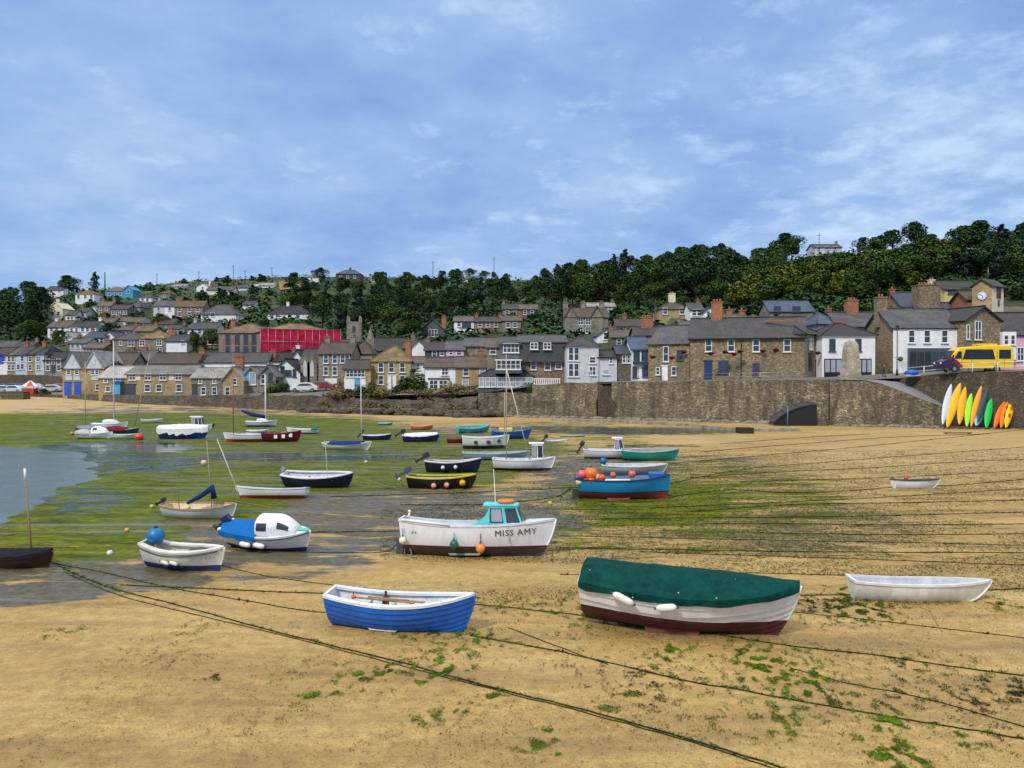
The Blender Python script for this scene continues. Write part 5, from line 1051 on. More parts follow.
# ================================================================ BOATS
def rotm(e): return Matrix.Rotation(e[2], 3, 'Z') @ Matrix.Rotation(e[1], 3, 'Y') @ Matrix.Rotation(e[0], 3, 'X')
class Boat:
    def __init__(s, label, px0, px1, base, B=.36, D=.17, bow='r', yaw=0, heel=0, pitch=0, top=(.75, .75, .75), bot=(.1, .02, .02), wl=.35, stripe=None, gun=(.7, .7, .7), inner=(.7, .68, .6),
                 sb=.30, ss=.10, tw=.72, rake=.08, clinker=False, seg=24, deck=0, cat='boat', name='boat', group=None, floor=.3, dirt=.15, keel=True, gw=.05, zoff=0, thw=(.28, .5, .72), hollow=True, dy=0):
        g = G((px0+px1)/2, base); Y = g.y; s.L = L_ = abs(px1-px0)/F*Y/max(.3, math.cos(R(yaw))); s.B = B*L_; s.D = D*L_; s.sb = sb*s.D; s.ss = ss*s.D; s.tw = tw; s.rake = rake
        s.sg = 1 if bow == 'r' else -1
        yw = R(yaw)*s.sg + (0 if bow == 'r' else math.pi)
        s.e = (R(heel)*s.sg, R(-pitch), yw); s.Rm = rotm(s.e)
        pts = [s.Rm @ Vector(s.hp(t/10, q_/6, sd)) for t in range(11) for q_ in range(7) for sd in (-1, 1)]
        zmin = min(p.z for p in pts); ymin = min(p.y for p in pts)
        gz = sand_z(g.x, g.y+.3*s.B)
        s.loc = Vector((g.x, g.y + s.B*.28*math.cos(R(heel)) + .0 + dy, max(gz, -.12)-zmin-.085+zoff))
        r = s.r = bpy.data.objects.new(name, None); COL.objects.link(r); r.location = s.loc; r.rotation_euler = s.e; tag(r, label, cat, group)
        hm_ = hullmat(top, bot, round(wl*s.D, 3), stripe, .05 if s.L > 4 else .03, dirt); s.near = Y < 45
        s.seg = seg
        # outer skin
        q = MB(); ns = 7; S_ = []
        for k in range(ns):
            S_.append((k/ns, .026 if clinker else 0)); S_.append(((k+1)/ns, 0)) if clinker or k == ns-1 else None
        rowsP = [[s.hp(t/seg, a, 1, o) for a, o in S_] for t in range(seg+1)]; rowsN = [[s.hp(t/seg, a, -1, o) for a, o in S_] for t in range(seg+1)]
        q.grid(rowsP, 0, True, flip=True); q.grid(rowsN, 0, True)
        q.quad(rowsP[0][::-1]+rowsN[0][1:])
        q.build('hull', hm_, r, sharp=28 if clinker else 45)
        # inside
        if hollow:
            q = MB(); w_ = .025
            fl = floor
            def inn(t, a, sd):
                p = Vector(s.hp(t, a, sd)); p.y -= sd*min(w_+.012, abs(p.y)); p.z += .004; return p
            A_ = [fl+(1-fl)*k/4 for k in range(5)]
            rp = [[inn(max(.015, t/seg), a, 1) for a in A_] for t in range(seg+1)]; rn = [[inn(max(.015, t/seg), a, -1) for a in A_] for t in range(seg+1)]
            q.grid(rp, 0, True); q.grid(rn, 0, True, flip=True); q.grid([[a[0], b_[0]] for a, b_ in zip(rp, rn)], 0, True)
            q.quad(rp[0]+rn[0][::-1]); q.build('inner_lining', paint(inner, .6, .2), r, sharp=40)
            if thw and not deck >= 1:
                for t in thw:
                    if t > 1-deck: continue
                    a = s.hp(t, .8, 1); q = MB(); q.box((a[0], 0, a[2]), (.05*s.L, abs(a[1])*2-.05, .035)); q.build('thwart', paint(tuple(min(1, c_*.95) for c_ in inner), .5, .2), r)
        if deck:
            q = MB(); t0 = 1-deck; rows = []
            for k in range(13):
                t = t0+(1-t0)*k/12; a = s.hp(t, 1, 1); rows.append([(a[0], a[1]*j/4, a[2]-.01+.04*(1-(j/4)**2)) for j in range(-4, 5)])
            q.grid(rows, 0, True, flip=True)
            a = rows[0]; q.quad([a[0], a[-1], (a[-1][0], a[-1][1]*.9, a[-1][2]-.5*s.D), (a[0][0], a[0][1]*.9, a[0][2]-.5*s.D)])
            q.build('deck', paint(inner if isinstance(deck, float) else gun, .5, .12), r, sharp=40)
        # gunwale: a swept rail round the sheer
        q = MB()
        for sd in (1, -1):
            rows = []
            for k in range(seg+1):
                p = Vector(s.hp(k/seg, 1, sd)); n = sd; g_ = gw
                rows.append([(p.x, p.y+n*.02, p.z-.035), (p.x, p.y+n*.022, p.z+.022), (p.x, p.y-n*min(g_, abs(p.y)), p.z+.026), (p.x, p.y-n*min(g_, abs(p.y)), p.z-.03)])
            q.grid(rows, 0, False, True, flip=sd < 0)
        a, b_ = Vector(s.hp(0, 1, 1)), Vector(s.hp(0, 1, -1)); q.box(((a.x+b_.x)/2+.01, 0, a.z), (.07, abs(a.y)*2, .06))
        q.build('gunwale', paint(gun, .5, .12), r)
        if keel:
            q = MB(); rows = []
            for k in range(seg+1):
                p = s.hp(k/seg, 0, 1); rows.append([(p[0], -.025, p[2]+.02), (p[0]+(.03 if k == seg else 0), -.02, p[2]-.07), (p[0]+(.03 if k == seg else 0), .02, p[2]-.07), (p[0], .025, p[2]+.02)])
            q.grid(rows, 0, False, True)
            st = [s.hp(1, k/6, 1) for k in range(7)]; q.tube([(p[0]+.015, 0, p[2]) for p in st], .028, 5)
            q.build('keel', hm_, r)
    def hp(s, t, a, sd=1, off=0):
        f = math.sin(min(1, t/.42)*math.pi/2)*(1-s.tw)+s.tw if t < .42 else max(0.0, 1-((t-.42)/.58)**2.4)**.85
        bs = s.B/2*f; zs = s.D + s.sb*max(0, (t-.35)/.65)**2 + s.ss*max(0, (.35-t)/.35)**2
        zk = s.D*(.05*((t-.4)/.6)**2 if t > .4 else .06*((.4-t)/.4)**2) + (s.D*.16*((t-.86)/.14)**2 if t > .86 else 0)
        th = a*math.pi/2; k = .20+.70*smooth(.4, 1, t)+.22*(1-smooth(0, .35, t))
        g = math.sin(th)**.92*(1-k)+k*a**1.05; z = zk+(zs-zk)*((1-math.cos(th))*(1-k)+a*k)
        x = -s.L/2+s.L*t - s.L*s.rake*(1-a)**1.5*smooth(.7, 1, t) - .02*s.L*a*(1-smooth(0, .2, t))
        return (x, sd*(bs*g+(off if 0 < t else off)), z-off*.3)
    def W(s, p): return s.loc + s.Rm @ Vector(p)
    def side(s, t, a, off=.02): p = Vector(s.hp(t, a, -s.sg)); p.y += -s.sg*off; return p
    def part(s, q, name, mat, parent=None, sharp=None): return q.build(name, mat, parent or s.r, sharp=sharp)
    def sheer(s, t): return s.hp(t, 1, 1)
    def bilge(s, mat=None, t0=.3, t1=.55, d=.12):
        for sd in (-1, 1):
            a, b_ = Vector(s.hp(t0, .33, sd)), Vector(s.hp(t1, .33, sd)); q = MB(); n = Vector((0, sd*.55, -.85))*d
            q.tube([a, a+n*.0], .001, 3) if False else None
            dn = Vector((0, sd*.02, 0)); q.quad([a-dn, b_-dn, b_-dn+n+Vector((-.08, 0, 0)), a-dn+n+Vector((.08, 0, 0))]); q.quad([a+dn, a+dn+n+Vector((.08, 0, 0)), b_+dn+n+Vector((-.08, 0, 0)), b_+dn]); q.quad([a-dn+n+Vector((.08, 0, 0)), b_-dn+n+Vector((-.08, 0, 0)), b_+dn+n+Vector((-.08, 0, 0)), a+dn+n+Vector((.08, 0, 0))])
            s.part(q, 'bilge_keel', mat or M['charcoal'])
    def mast(s, t, h, r=.03, lean=0, mat=None, side=0, stays=True):
        p = Vector(s.sheer(t)); q = MB(); b_ = Vector((p.x, 0, .2*s.D)); tp = b_+Vector((math.sin(R(lean))*h, side, math.cos(R(lean))*h)); q.tube([b_, tp], [r, r*.6], 7)
        m_ = s.part(q, 'mast', mat or paint((.45, .36, .24), .5, .2))
        return b_, tp, m_
    def cover(s, col, t0=0, t1=1, h=.18, skirt=.10, lum=.5, ridge_end=0):
        q = MB(); rows = []
        for k in range(29):
            t = t0+(t1-t0)*k/28; p = Vector(s.sheer(min(t, .995))); row = []; hh = h*(.35+.65*math.sin(math.pi*min(1, max(0, (t-t0)/(t1-t0)*.9+.08))))
            wob = .02*noise.noise(Vector((t*14, s.L, 0)))
            yb = max(abs(p.y), .03)+.035
            row.append((p.x, yb+.01, p.z-skirt*(1+3*wob*6+.16*math.sin(t*31+3*wob*40))))
            for j in range(-6, 7):
                v = -j/6; row.append((p.x, yb*v, p.z+.04+hh*(1-abs(v)**1.35)+.016*noise.noise(Vector((t*16, v*3, 4)))+.022*abs(v)*noise.noise(Vector((t*34, v*1.2, 8)))+wob))
            row.append((p.x, -yb-.01, p.z-skirt*(1+3*wob*6+.16*math.sin(t*31+3*wob*40)))); rows.append(row)
        q.grid(rows, 0, True)
        q.quad(rows[0][::-1]); q.quad(rows[-1])
        return s.part(q, 'cover', paint(col, .75, .12, scale=6), sharp=50)
    def outboard(s, col=(.03, .03, .035), up=35, sc=1.0):
        p = Vector(s.sheer(0)); c_ = Vector((p.x-.12*sc, 0, p.z+.12*sc)); Rr = Matrix.Rotation(R(up), 3, 'Y')
        def T(v): return c_+Rr @ (Vector(v)*sc)
        q = MB(); q.box(T((-.05, 0, .22)), (.30*sc, .24*sc, .32*sc), rot=Rr, taper=.8); o = s.part(q, 'outboard_motor', paint(col, .35, .1))
        q = MB(); q.box(T((-.03, 0, -.2)), (.12*sc, .09*sc, .6*sc), rot=Rr); q.box(T((-.06, 0, -.45)), (.3*sc, .16*sc, .02*sc), rot=Rr); q.build('motor_leg', paint(col, .4, .1), s.r).parent = o
        q = MB()
        for k in range(3): q.box(T((-.16, .07*math.sin(k*2.1), -.58+.07*math.cos(k*2.1))), (.02*sc, .07*sc, .1*sc), rot=Rr)
        q.build('propeller', M['steel'], o)
        q = MB(); q.box(T((.16, 0, .02)), (.06*sc, .2*sc, .25*sc), rot=Rr); q.build('clamp', M['steel'], o)
    def coach(s, t0, t1, h, col, k=.82, prof=None, wins=()):
        """rounded cuddy; wins: (t0, t1, a0, a1) patches of dark glass"""
        def cpnt(t, a, off=0):
            p = Vector(s.sheer(t)); f = (t-t0)/(t1-t0); hh = h*(prof(f) if prof else math.sin(math.pi*min(1, .25+f*.75))**.5)+off; ww = (abs(p.y)*k)+off
            return Vector((p.x, ww*math.cos(a)*(1 if abs(math.cos(a)) > .02 else 1), p.z+.0+hh*math.sin(a)**.55 if math.sin(a) > 0 else p.z))
        q = MB(); rows = []; n = 14
        for i in range(n+1):
            t = t0+(t1-t0)*i/n; rows.append([cpnt(t, math.pi*j/14) for j in range(15)])
        q.grid(rows, 0, True); q.quad(rows[0][::-1]); q.quad(rows[-1]); c_ = s.part(q, 'cabin', paint(col, .35, .06), sharp=50)
        for (a, b_, u, v) in wins:
            for sd in (0, 1):
                q = MB(); rows = [[cpnt(a+(b_-a)*i/4, (R(u)+(R(v)-R(u))*j/4) if not sd else math.pi-(R(u)+(R(v)-R(u))*j/4), .012) for j in range(5)] for i in range(5)]
                q.grid(rows, 0, True, flip=False); q.build('window', M['glass'], c_)
        return c_, cpnt
    def wheelhouse(s, t0, t1, h, col, k=.8, roofc=None, over=.12, rk=.06, wins=2, open_back=False):
        a, b_ = Vector(s.sheer(t0)), Vector(s.sheer(t1)); x0, x1 = a.x, b_.x; zb = min(s.sheer((t0+t1)/2)[2], a.z)-.15; zt = a.z+h; w0, w1 = abs(a.y)*k, abs(b_.y)*k
        q = MB(); P = lambda x, y, z: Vector((x, y, z)); r_ = (x1-x0)*rk*2
        lo = [P(x0, -w0, zb), P(x1, -w1, zb), P(x1, w1, zb), P(x0, w0, zb)]; hi = [P(x0, -w0*.9, zt), P(x1-r_, -w1*.85, zt), P(x1-r_, w1*.85, zt), P(x0, w0*.9, zt)]
        for i in range(4):
            if open_back and i == 3: continue
            q.quad([lo[i], lo[(i+1) % 4], hi[(i+1) % 4], hi[i]])
        if open_back: pass
        c_ = s.part(q, 'wheelhouse', paint(col, .4, .08))
        q = MB(); rr = [P(x0-over*1.6, -w0*.95-.02, zt), P(x1-r_+over*.6, -w1*.9-.02, zt), P(x1-r_+over*.6, w1*.9+.02, zt), P(x0-over*1.6, w0*.95+.02, zt)]; tp = [p+Vector((0, 0, .05)) for p in rr]; m_ = [(tp[0]+tp[3])/2+Vector((0, 0, .04)), (tp[1]+tp[2])/2+Vector((0, 0, .04))]
        q.quad(rr[::-1]); q.quad([tp[0], tp[1], m_[1], m_[0]]); q.quad([m_[0], m_[1], tp[2], tp[3]])
        for i in range(4): q.quad([rr[i], rr[(i+1) % 4], tp[(i+1) % 4], tp[i]])
        q.quad([tp[3], tp[0], m_[0]]); q.quad([tp[1], tp[2], m_[1]]); q.build('roof', paint(roofc or col, .4, .08), c_)
        def lerp(A_, B_, u): return A_*(1-u)+B_*u
        for sd in (0, 1):
            A0, A1, A2, A3 = (lo[0], lo[1], hi[1], hi[0]) if sd == 0 else (lo[3], lo[2], hi[2], hi[3]); n = Vector((0, -1 if sd == 0 else 1, 0))
            vb = (a.z+.16*h - zb)/(zt-zb)
            for i in range(wins):
                u0, u1 = (i+.12)/wins, (i+.86)/wins
                def pt(u, v): return lerp(lerp(A0, A1, u), lerp(A3, A2, u), v)
                q = MB(); c4 = [pt(u0, vb), pt(u1, vb), pt(u1, .9), pt(u0, .9)]; q.quad([p+n*.012 for p in c4]); q.quad([p+n*.012 for p in c4][::-1]); g_ = q.build('window', M['glasslt' if i == 0 else 'glass'], c_)
                q = MB(); cc = [p+n*.015 for p in c4]; q.tube(cc+[cc[0]], .018, 4); q.build('frame', M['charcoal'], g_)
        # windscreen
        q = MB()
        for sgn in (-1, 1):
            c4 = [P(x1+.012, sgn*w1*.08, a.z+.2*h), P(x1+.012, sgn*w1*.78, a.z+.2*h), P(x1-r_+.012+r_*.12, sgn*w1*.7, zt-.08), P(x1-r_+.012+r_*.12, sgn*w1*.07, zt-.08)]
            q.quad(c4 if sgn > 0 else c4[::-1])
        q.build('windscreen', M['glass'], c_)
        return c_, (x0, x1, zb, zt, w0, w1)
    def text(s, body, tc_, ac_, size, col=(.01, .01, .015), spacing=1.0):
        cu = bpy.data.curves.new('t', 'FONT'); cu.body = body; cu.size = size; cu.align_x = 'CENTER'; cu.space_character = spacing; cu.resolution_u = 2; cu.offset = 0
        to = bpy.data.objects.new('t', cu); COL.objects.link(to); bpy.context.view_layer.update()
        me = bpy.data.meshes.new_from_object(to.evaluated_get(bpy.context.evaluated_depsgraph_get())); bpy.data.objects.remove(to)
        me.name = 'lettering'; me.materials.clear(); me.materials.append(paint(col, .5, .05)); c_ = Vector(s.side(tc_, ac_))
        bm = bmesh.new(); bm.from_mesh(me); bmesh.ops.triangulate(bm, faces=bm.faces); bmesh.ops.subdivide_edges(bm, edges=[e_ for e_ in bm.edges if e_.calc_length() > size*.25], cuts=2); bm.to_mesh(me); bm.free()
        slope = .45*(s.side(tc_+.05, ac_).z-s.side(tc_-.05, ac_).z)/(.1*s.L)*s.sg
        for v in me.vertices:
            x = c_.x+v.co.x*s.sg; z = c_.z+v.co.y+slope*(x-c_.x)-size*.3
            best = None; t = (x+s.L/2)/s.L
            lo_, hi_ = .05, 1.0
            for _ in range(14):
                mi = (lo_+hi_)/2
                if s.hp(t, mi, 1)[2] < z: lo_ = mi
                else: hi_ = mi
            # correct for the raked stem
            tt = t
            for _ in range(4): tt += (x-s.hp(tt, lo_, 1)[0])/s.L
            yv = s.hp(min(.999, tt), lo_, 1)[1]
            v.co = (x, -s.sg*(yv+.022), z)
        o = bpy.data.objects.new('lettering', me); COL.objects.link(o); o.parent = s.r; return o
def buoy(p, r, col, label, pear=1.15, cat='buoy', name='buoy', group=None, rope=.0):
    o = empty(name, p, 0, label, cat, group); q = MB(); q.ball((0, 0, 0), r, (1, 1, pear), 14); q.build('float', paint(col, .4, .18, scale=5), o)
    q = MB(); q.tube([(0, 0, r*pear*.9), (0, 0, r*pear+.05)], r*.22, 7)
    if rope: q.tube([(0, 0, r*pear+.04), (0, .02, r*pear+rope)], .012, 5)
    q.build('eye', M['navy'] if r > .12 else M['charcoal'], o); return o
def fender(p, d, r, l, label, col=(.75, .74, .70)):
    o = empty('fender', p, 0, label, 'fender'); d = Vector(d).normalized(); q = MB(); n = 9
    q.tube([d*(l*(k/(n-1)-.5)) for k in range(n)], [r*.35, r*.85]+[r]*(n-4)+[r*.85, r*.35], 12); q.build('float', paint(col, .4, .1), o)
    q = MB(); q.tube([-d*(l/2+.04), -d*(l/2-.01)], r*.4, 8); q.tube([d*(l/2+.04), d*(l/2-.01)], r*.4, 8); q.build('end_cap', M['charcoal'], o)
def oar(A_, B_, label):
    A_, B_ = Vector(A_), Vector(B_); o = empty('oar', A_, 0, label, 'oar', 'oars lying in the bright blue rowing boat'); d = (B_-A_); q = MB(); q.tube([Vector((0, 0, 0)), d*.72], [.022, .026], 7); q.build('shaft', M['wood'], o)
    q = MB(); n_ = d.normalized(); s_ = n_.cross(Vector((0, 0, 1))).normalized()*.07; z_ = Vector((0, 0, .01)); a, b_ = d*.70, d
    q.quad([a-s_*.4+z_, a+s_*.4+z_, b_+s_+z_, b_-s_+z_]); q.quad([a-s_*.4-z_, b_-s_-z_, b_+s_-z_, a+s_*.4-z_]); q.quad([b_-s_+z_, b_+s_+z_, b_+s_-z_, b_-s_-z_]); q.quad([a-s_*.4+z_, b_-s_+z_, b_-s_-z_, a-s_*.4-z_]); q.quad([a+s_*.4+z_, a+s_*.4-z_, b_+s_-z_, b_+s_+z_]); q.build('blade', M['wood'], o)
WH = (.80, .81, .82); NV = (.012, .025, .10); RD = (.20, .02, .02)
# 1 bright blue rowing boat
b1 = b = Boat('bright blue open rowing boat with white rails and oars, nearest on the left', 326, 474, 633, B=.315, D=.215, yaw=-10, heel=3, pitch=-2, top=(.008, .115, .50), bot=(.008, .115, .50), wl=-.1, gun=(.72, .74, .76), inner=(.68, .70, .72), sb=.42, ss=.12, clinker=True, seg=30, gw=.13, dirt=.3, thw=(.22, .5, .78))
b.bilge(paint((.5, .5, .5), .5), .28, .5, .05)
p = Vector(b.hp(.35, .8, 1)); q = MB(); q.box((b.hp(.37, 1)[0], .12*b.B, b.D*.85), (.12, .16, .26)); q.box((b.hp(.37, 1)[0], .12*b.B, b.D*1.0), (.05, .05, .3)); b.part(q, 'engine_box', paint((.08, .025, .02), .5))
for (t0, y0, t1, y1, lb_) in ((.16, -.24, .60, -.26, 'varnished oar with an orange end, nearer one in the bright blue boat'), (.26, -.14, .66, -.19, 'varnished oar lying behind the nearer one in the bright blue boat')):
    oar(b.W((b.hp(t0, 1)[0], (y0+.12)*b.B, b.D*1.04)), b.W((b.hp(t1, 1)[0], (y1+.12)*b.B, b.D*1.04)), lb_)
p = b.W((b.hp(.17, 1)[0], -.15*b.B, b.D*1.07)); buoy(p, .055, (.75, .14, .02), 'small orange float by the near rail of the bright blue boat', 1, cat='float')
# 2 green covered clinker boat
b2 = b = Boat('large white clinker boat under a dark green cover, maroon bottom, nearest of all', 588, 794, 635, B=.34, D=.235, yaw=-13, heel=11, pitch=-3.5, top=(.80, .80, .80), bot=(.085, .010, .014), wl=.50, gun=(.55, .55, .5), sb=.26, ss=.05, clinker=True, seg=34, tw=.8, dirt=.2, thw=(), floor=.5)
cv = b.cover((.001, .040, .034), -.0, 1.0, .24, .12)
m, t, bs_ = newmat('canvas'); c = N(t, 'ShaderNodeTexCoord'); n = N(t, 'ShaderNodeTexNoise', i_Scale=2.5, i_Detail=6, i_Roughness=.7); L(t, c.outputs['Object'], n.inputs['Vector'])
vo = N(t, 'ShaderNodeTexVoronoi', i_Scale=3.2); L(t, c.outputs['Object'], vo.inputs['Vector'])
cc_ = ramp(t, n.outputs[0], [(.35, (.001, .028, .024)), (.65, (.003, .060, .050))]); L(t, mixc(t, math_(t, 'LESS_THAN', vo.outputs['Distance'], .055), cc_, (.45, .48, .44)), bs_.inputs['Base Color']); bs_.inputs['Roughness'].default_value = .85; bs_.inputs['Specular IOR Level'].default_value = .1
mw_ = N(t, 'ShaderNodeMapping'); mw_.inputs['Scale'].default_value = (2.2, .35, .5); L(t, c.outputs['Object'], mw_.inputs[0]); nw = N(t, 'ShaderNodeTexNoise', i_Scale=2.6, i_Detail=3, i_Distortion=.6); L(t, mw_.outputs[0], nw.inputs['Vector'])
bp = N(t, 'ShaderNodeBump', i_Strength=.8, i_Distance=.06); L(t, nw.outputs[0], bp.inputs['Height']); L(t, bp.outputs[0], bs_.inputs['Normal']); cv.data.materials[0] = m; b.bilge(paint((.16, .05, .04), .7), .30, .56, .34)
for t, a, l_, ang in ((.20, .93, .52, -.42), (.40, .90, .46, .2)):
    fender(b.W(b.side(t, a, .13)), b.Rm @ Vector((1, 0, ang)), .085, l_, 'white fender hanging under the green cover, ' + ('nearer the stern' if t < .3 else 'nearer midships'), (.76, .75, .68))
# 3 white dinghy right
b = Boat('plain white open dinghy with a worn hull, on the sand at the right', 859, 994, 603, B=.25, D=.165, yaw=-4, heel=0, top=(.80, .79, .73), bot=(.58, .50, .34), wl=.16, gun=(.70, .70, .68), inner=(.52, .56, .62), sb=.12, ss=.1, seg=26, tw=.85, rake=.12, thw=(.3, .6), dirt=.3)
# 4 MISS AMY
b4 = b = Boat('white motor boat MISS AMY with turquoise wheelhouse and dark bottom, centre', 402, 556, 558, B=.27, D=.225, yaw=-4, heel=-3, pitch=0, top=(.80, .82, .86), bot=(.035, .025, .025), wl=.36, stripe=(.12, .008, .02), gun=(.66, .70, .72), inner=(.60, .66, .70), sb=.17, ss=.14, seg=30, deck=.30, thw=(.15,), dirt=.2)
c_, wi = b.wheelhouse(.57, .80, .60, (.13, .60, .62), .74, wins=2, rk=.12, open_back=True)
P0 = b.sheer(.44); a = wi
for sd in (-1, 1):
    q = MB(); pts_ = [(b.hp(.44+.14*k/8, 1)[0], sd*a[4]*.99, b.sheer(.5)[2]+.02+(a[3]-b.sheer(.5)[2])*(k/8)**2.6) for k in range(9)]
    q.grid([[p, (a[0]+.02, p[1], b.sheer(.5)[2]-.05 if k < 8 else p[2]-.02)] for k, p in enumerate(pts_)], 0, False); q.grid([[(p[0], p[1]+.012*sd, p[2]), (a[0]+.02, p[1]+.012*sd, b.sheer(.5)[2]-.05 if k < 8 else p[2]-.02)] for k, p in enumerate(pts_)], 0, False, flip=True)
    b.part(q, 'cabin_wing', paint((.13, .60, .62), .4, .08))
q = MB(); seg_ = 20; cx0, cz0 = (wi[0]+wi[1])/2-.05, wi[3]+.13
rows = [[(cx0+(.24+.055*math.cos(v*6.283/8))*math.cos(u*6.283/seg_), -.05+(.24+.055*math.cos(v*6.283/8))*math.sin(u*6.283/seg_), cz0+.055*math.sin(v*6.283/8)) for v in range(8)] for u in range(seg_+1)]
q.grid(rows, 0, True, True); lr = b.part(q, 'life_ring', M['orange'])
b.mast(.62, wi[3]+.95, .014, -3, M['white']); b.text('MISS AMY', .745, .80, .285, spacing=1.12); b.text('P P', .09, .78, .13)
b.bilge(paint((.30, .28, .24), .8), .3, .52, .07)
b.part((lambda q: (q.box((b.hp(0, 0)[0]-.13, 0, .26*b.D), (.28, .05, .55*b.D)), q)[1])(MB()), 'rudder', M['charcoal']); b.part((lambda q: (q.tube([(b.hp(0, 0)[0]+.28, -.2, .1), (b.hp(0, 0)[0]+.20, -.22, .42), (b.hp(0, 0)[0]+.06, -.22, .42), (b.hp(0, 0)[0]+.04, -.2, .1), (b.hp(0, 0)[0]+.28, -.2, .1)], .03, 6), q)[1])(MB()), 'propeller_guard', paint((.5, .48, .42), .7))
q = MB(); p = b.sheer(.03); q.tube([(p[0]+.08, -.1, p[2]), (p[0]+.12, -.1, p[2]+.22)], .035, 7); q.ball((p[0]+.12, -.1, p[2]+.26), .055, n=8); b.part(q, 'mooring_post', M['white'])
q = MB(); a, c2 = Vector(b.hp(.02, 1, -1)), Vector(b.hp(.32, 1, -1)); q.tube([a+Vector((0, -.03, .03)), c2+Vector((0, -.03, .03))], .04, 8); b.part(q, 'rail', M['white'])
buoy(b.W(b.side(.02, .58, .16)), .13, (.72, .70, .62), 'white ball buoy at the stern of MISS AMY', 1, rope=.25)
buoy(b.W(b.side(.35, .62, .17)), .14, (.01, .10, .09), 'dark green pear buoy on the side of MISS AMY', 1.2, rope=.22)
buoy(b.W(b.side(.52, .52, .17)), .155, (.80, .26, .06), 'orange ball buoy on the side of MISS AMY', 1.05, rope=.3)
# 5 white cabin boat, blue cover
b = Boat('white cuddy boat with a bright blue cockpit cover and navy bottom, left of centre', 224, 313, 551, B=.38, D=.24, yaw=-15, heel=14, pitch=-2, top=(.80, .81, .83), bot=NV, wl=.40, stripe=None, gun=(.72, .73, .75), inner=(.7, .7, .7), sb=.22, ss=.05, seg=26, deck=.42, thw=(), dirt=.08)
b.coach(.42, .86, .62, (.76, .77, .79), .80, lambda f: (1 if f < .45 else 1-((f-.45)/.55)**2*.85)*(.93+.07*f), wins=((.44, .56, 8, 36), (.68, .80, 14, 42)))
b.cover((.008, .13, .42), -.02, .44, .26, .14); b.outboard((.01, .03, .10), 50, .9)
q = MB(); 
for sd in (-1, 1): q.tube([Vector(b.hp(k/16, .93, sd))+Vector((0, sd*.03, 0)) for k in range(17)], .018, 5)
b.part(q, 'rubbing_strake', M['navy'])
for t, lb_ in ((.33, 'nearer the stern'), (.50, 'nearer the bow')): fender(b.W(b.side(t, .78, .14)), b.Rm @ Vector((1, 0, -.1)), .09, .42, 'white dark-ended fender on the side of the blue-covered cuddy boat, ' + lb_)
p = Vector(b.sheer(.0)); buoy(b.W((p.x-.05, -.30*b.B, p.z+.02)), .09, (.78, .78, .78), 'small white round fender on the near stern corner of the cuddy boat', 1); buoy(b.W((p.x, .26*b.B, p.z+.08)), .09, (.78, .78, .78), 'small white round fender on the far stern corner of the cuddy boat', 1)
q = MB(); a = b.sheer(.5); q.tube([(a[0], -.33*b.B, a[2]+.35), (a[0]+.3, -.2*b.B, a[2]+.55), (a[0]+.5, 0, a[2]+.5)], .008, 4); b.part(q, 'grab_rail', M['steel'])
q = MB(); a = b.sheer(.93); q.box((a[0], 0, a[2]+.05), (.35, .18, .06)); b.part(q, 'foredeck_pad', paint((.10, .50, .45), .6))
# 6 white over blue open boat with big blue buoy
b = Boat('white open boat with a blue bottom and a big blue ball at the stern, left', 140, 226, 571, B=.34, D=.27, yaw=-13, heel=6, pitch=-1, top=(.72, .70, .62), bot=(.010, .035, .17), wl=.42, gun=(.70, .68, .60), inner=(.66, .64, .52), sb=.20, ss=.22, clinker=False, seg=26, tw=.7, gw=.16, dirt=.2, thw=(.25, .55), floor=.7)
q = MB()
for sd in (-1, 1): q.tube([Vector(b.hp(k/20, .90, sd))+Vector((0, sd*.02, 0)) for k in range(20)], .016, 5)
b.part(q, 'rubbing_strake', M['charcoal'])
b.text('DITCH WAY', .78, .72, .13, (.30, .26, .18))
q = MB(); a = b.sheer(.62); q.box((a[0], 0, a[2]-.12), (.35, .3, .16)); b.part(q, 'hatch', M['charcoal'])
for t in (.36, .47): fender(b.W(b.side(t, .70, .09)), b.Rm @ Vector((1, 0, -.25)), .06, .3, 'cream fender on the side of the white boat with the blue ball, ' + ('left one' if t < .4 else 'right one'), (.66, .62, .5))
p = Vector(b.sheer(.10)); buoy(b.W((p.x+.02, .10*b.B, p.z+.22)), .27, (.005, .16, .42), 'big blue ball buoy sitting in the stern of the white boat', 1.0)
# 7 dark brown masted boat at the left edge
b = Boat('dark brown boat with a black cover and bare mast at the left edge', -22, 51, 569, B=.38, D=.22, yaw=-6, heel=3, top=(.055, .018, .012), bot=(.045, .014, .012), wl=.3, gun=(.03, .03, .03), sb=.30, seg=22, thw=(), dirt=.3, floor=.5)
b.cover((.012, .012, .018), 0, 1, .14, .05); b_, tp, m_ = b.mast(.70, 3.05, .032, -2, paint((.34, .20, .10), .6, .2))
q = MB(); q.tube([tp, tp+Vector((0, 0, -.35))], .036, 7); q.build('mast_tip', M['white'], m_)
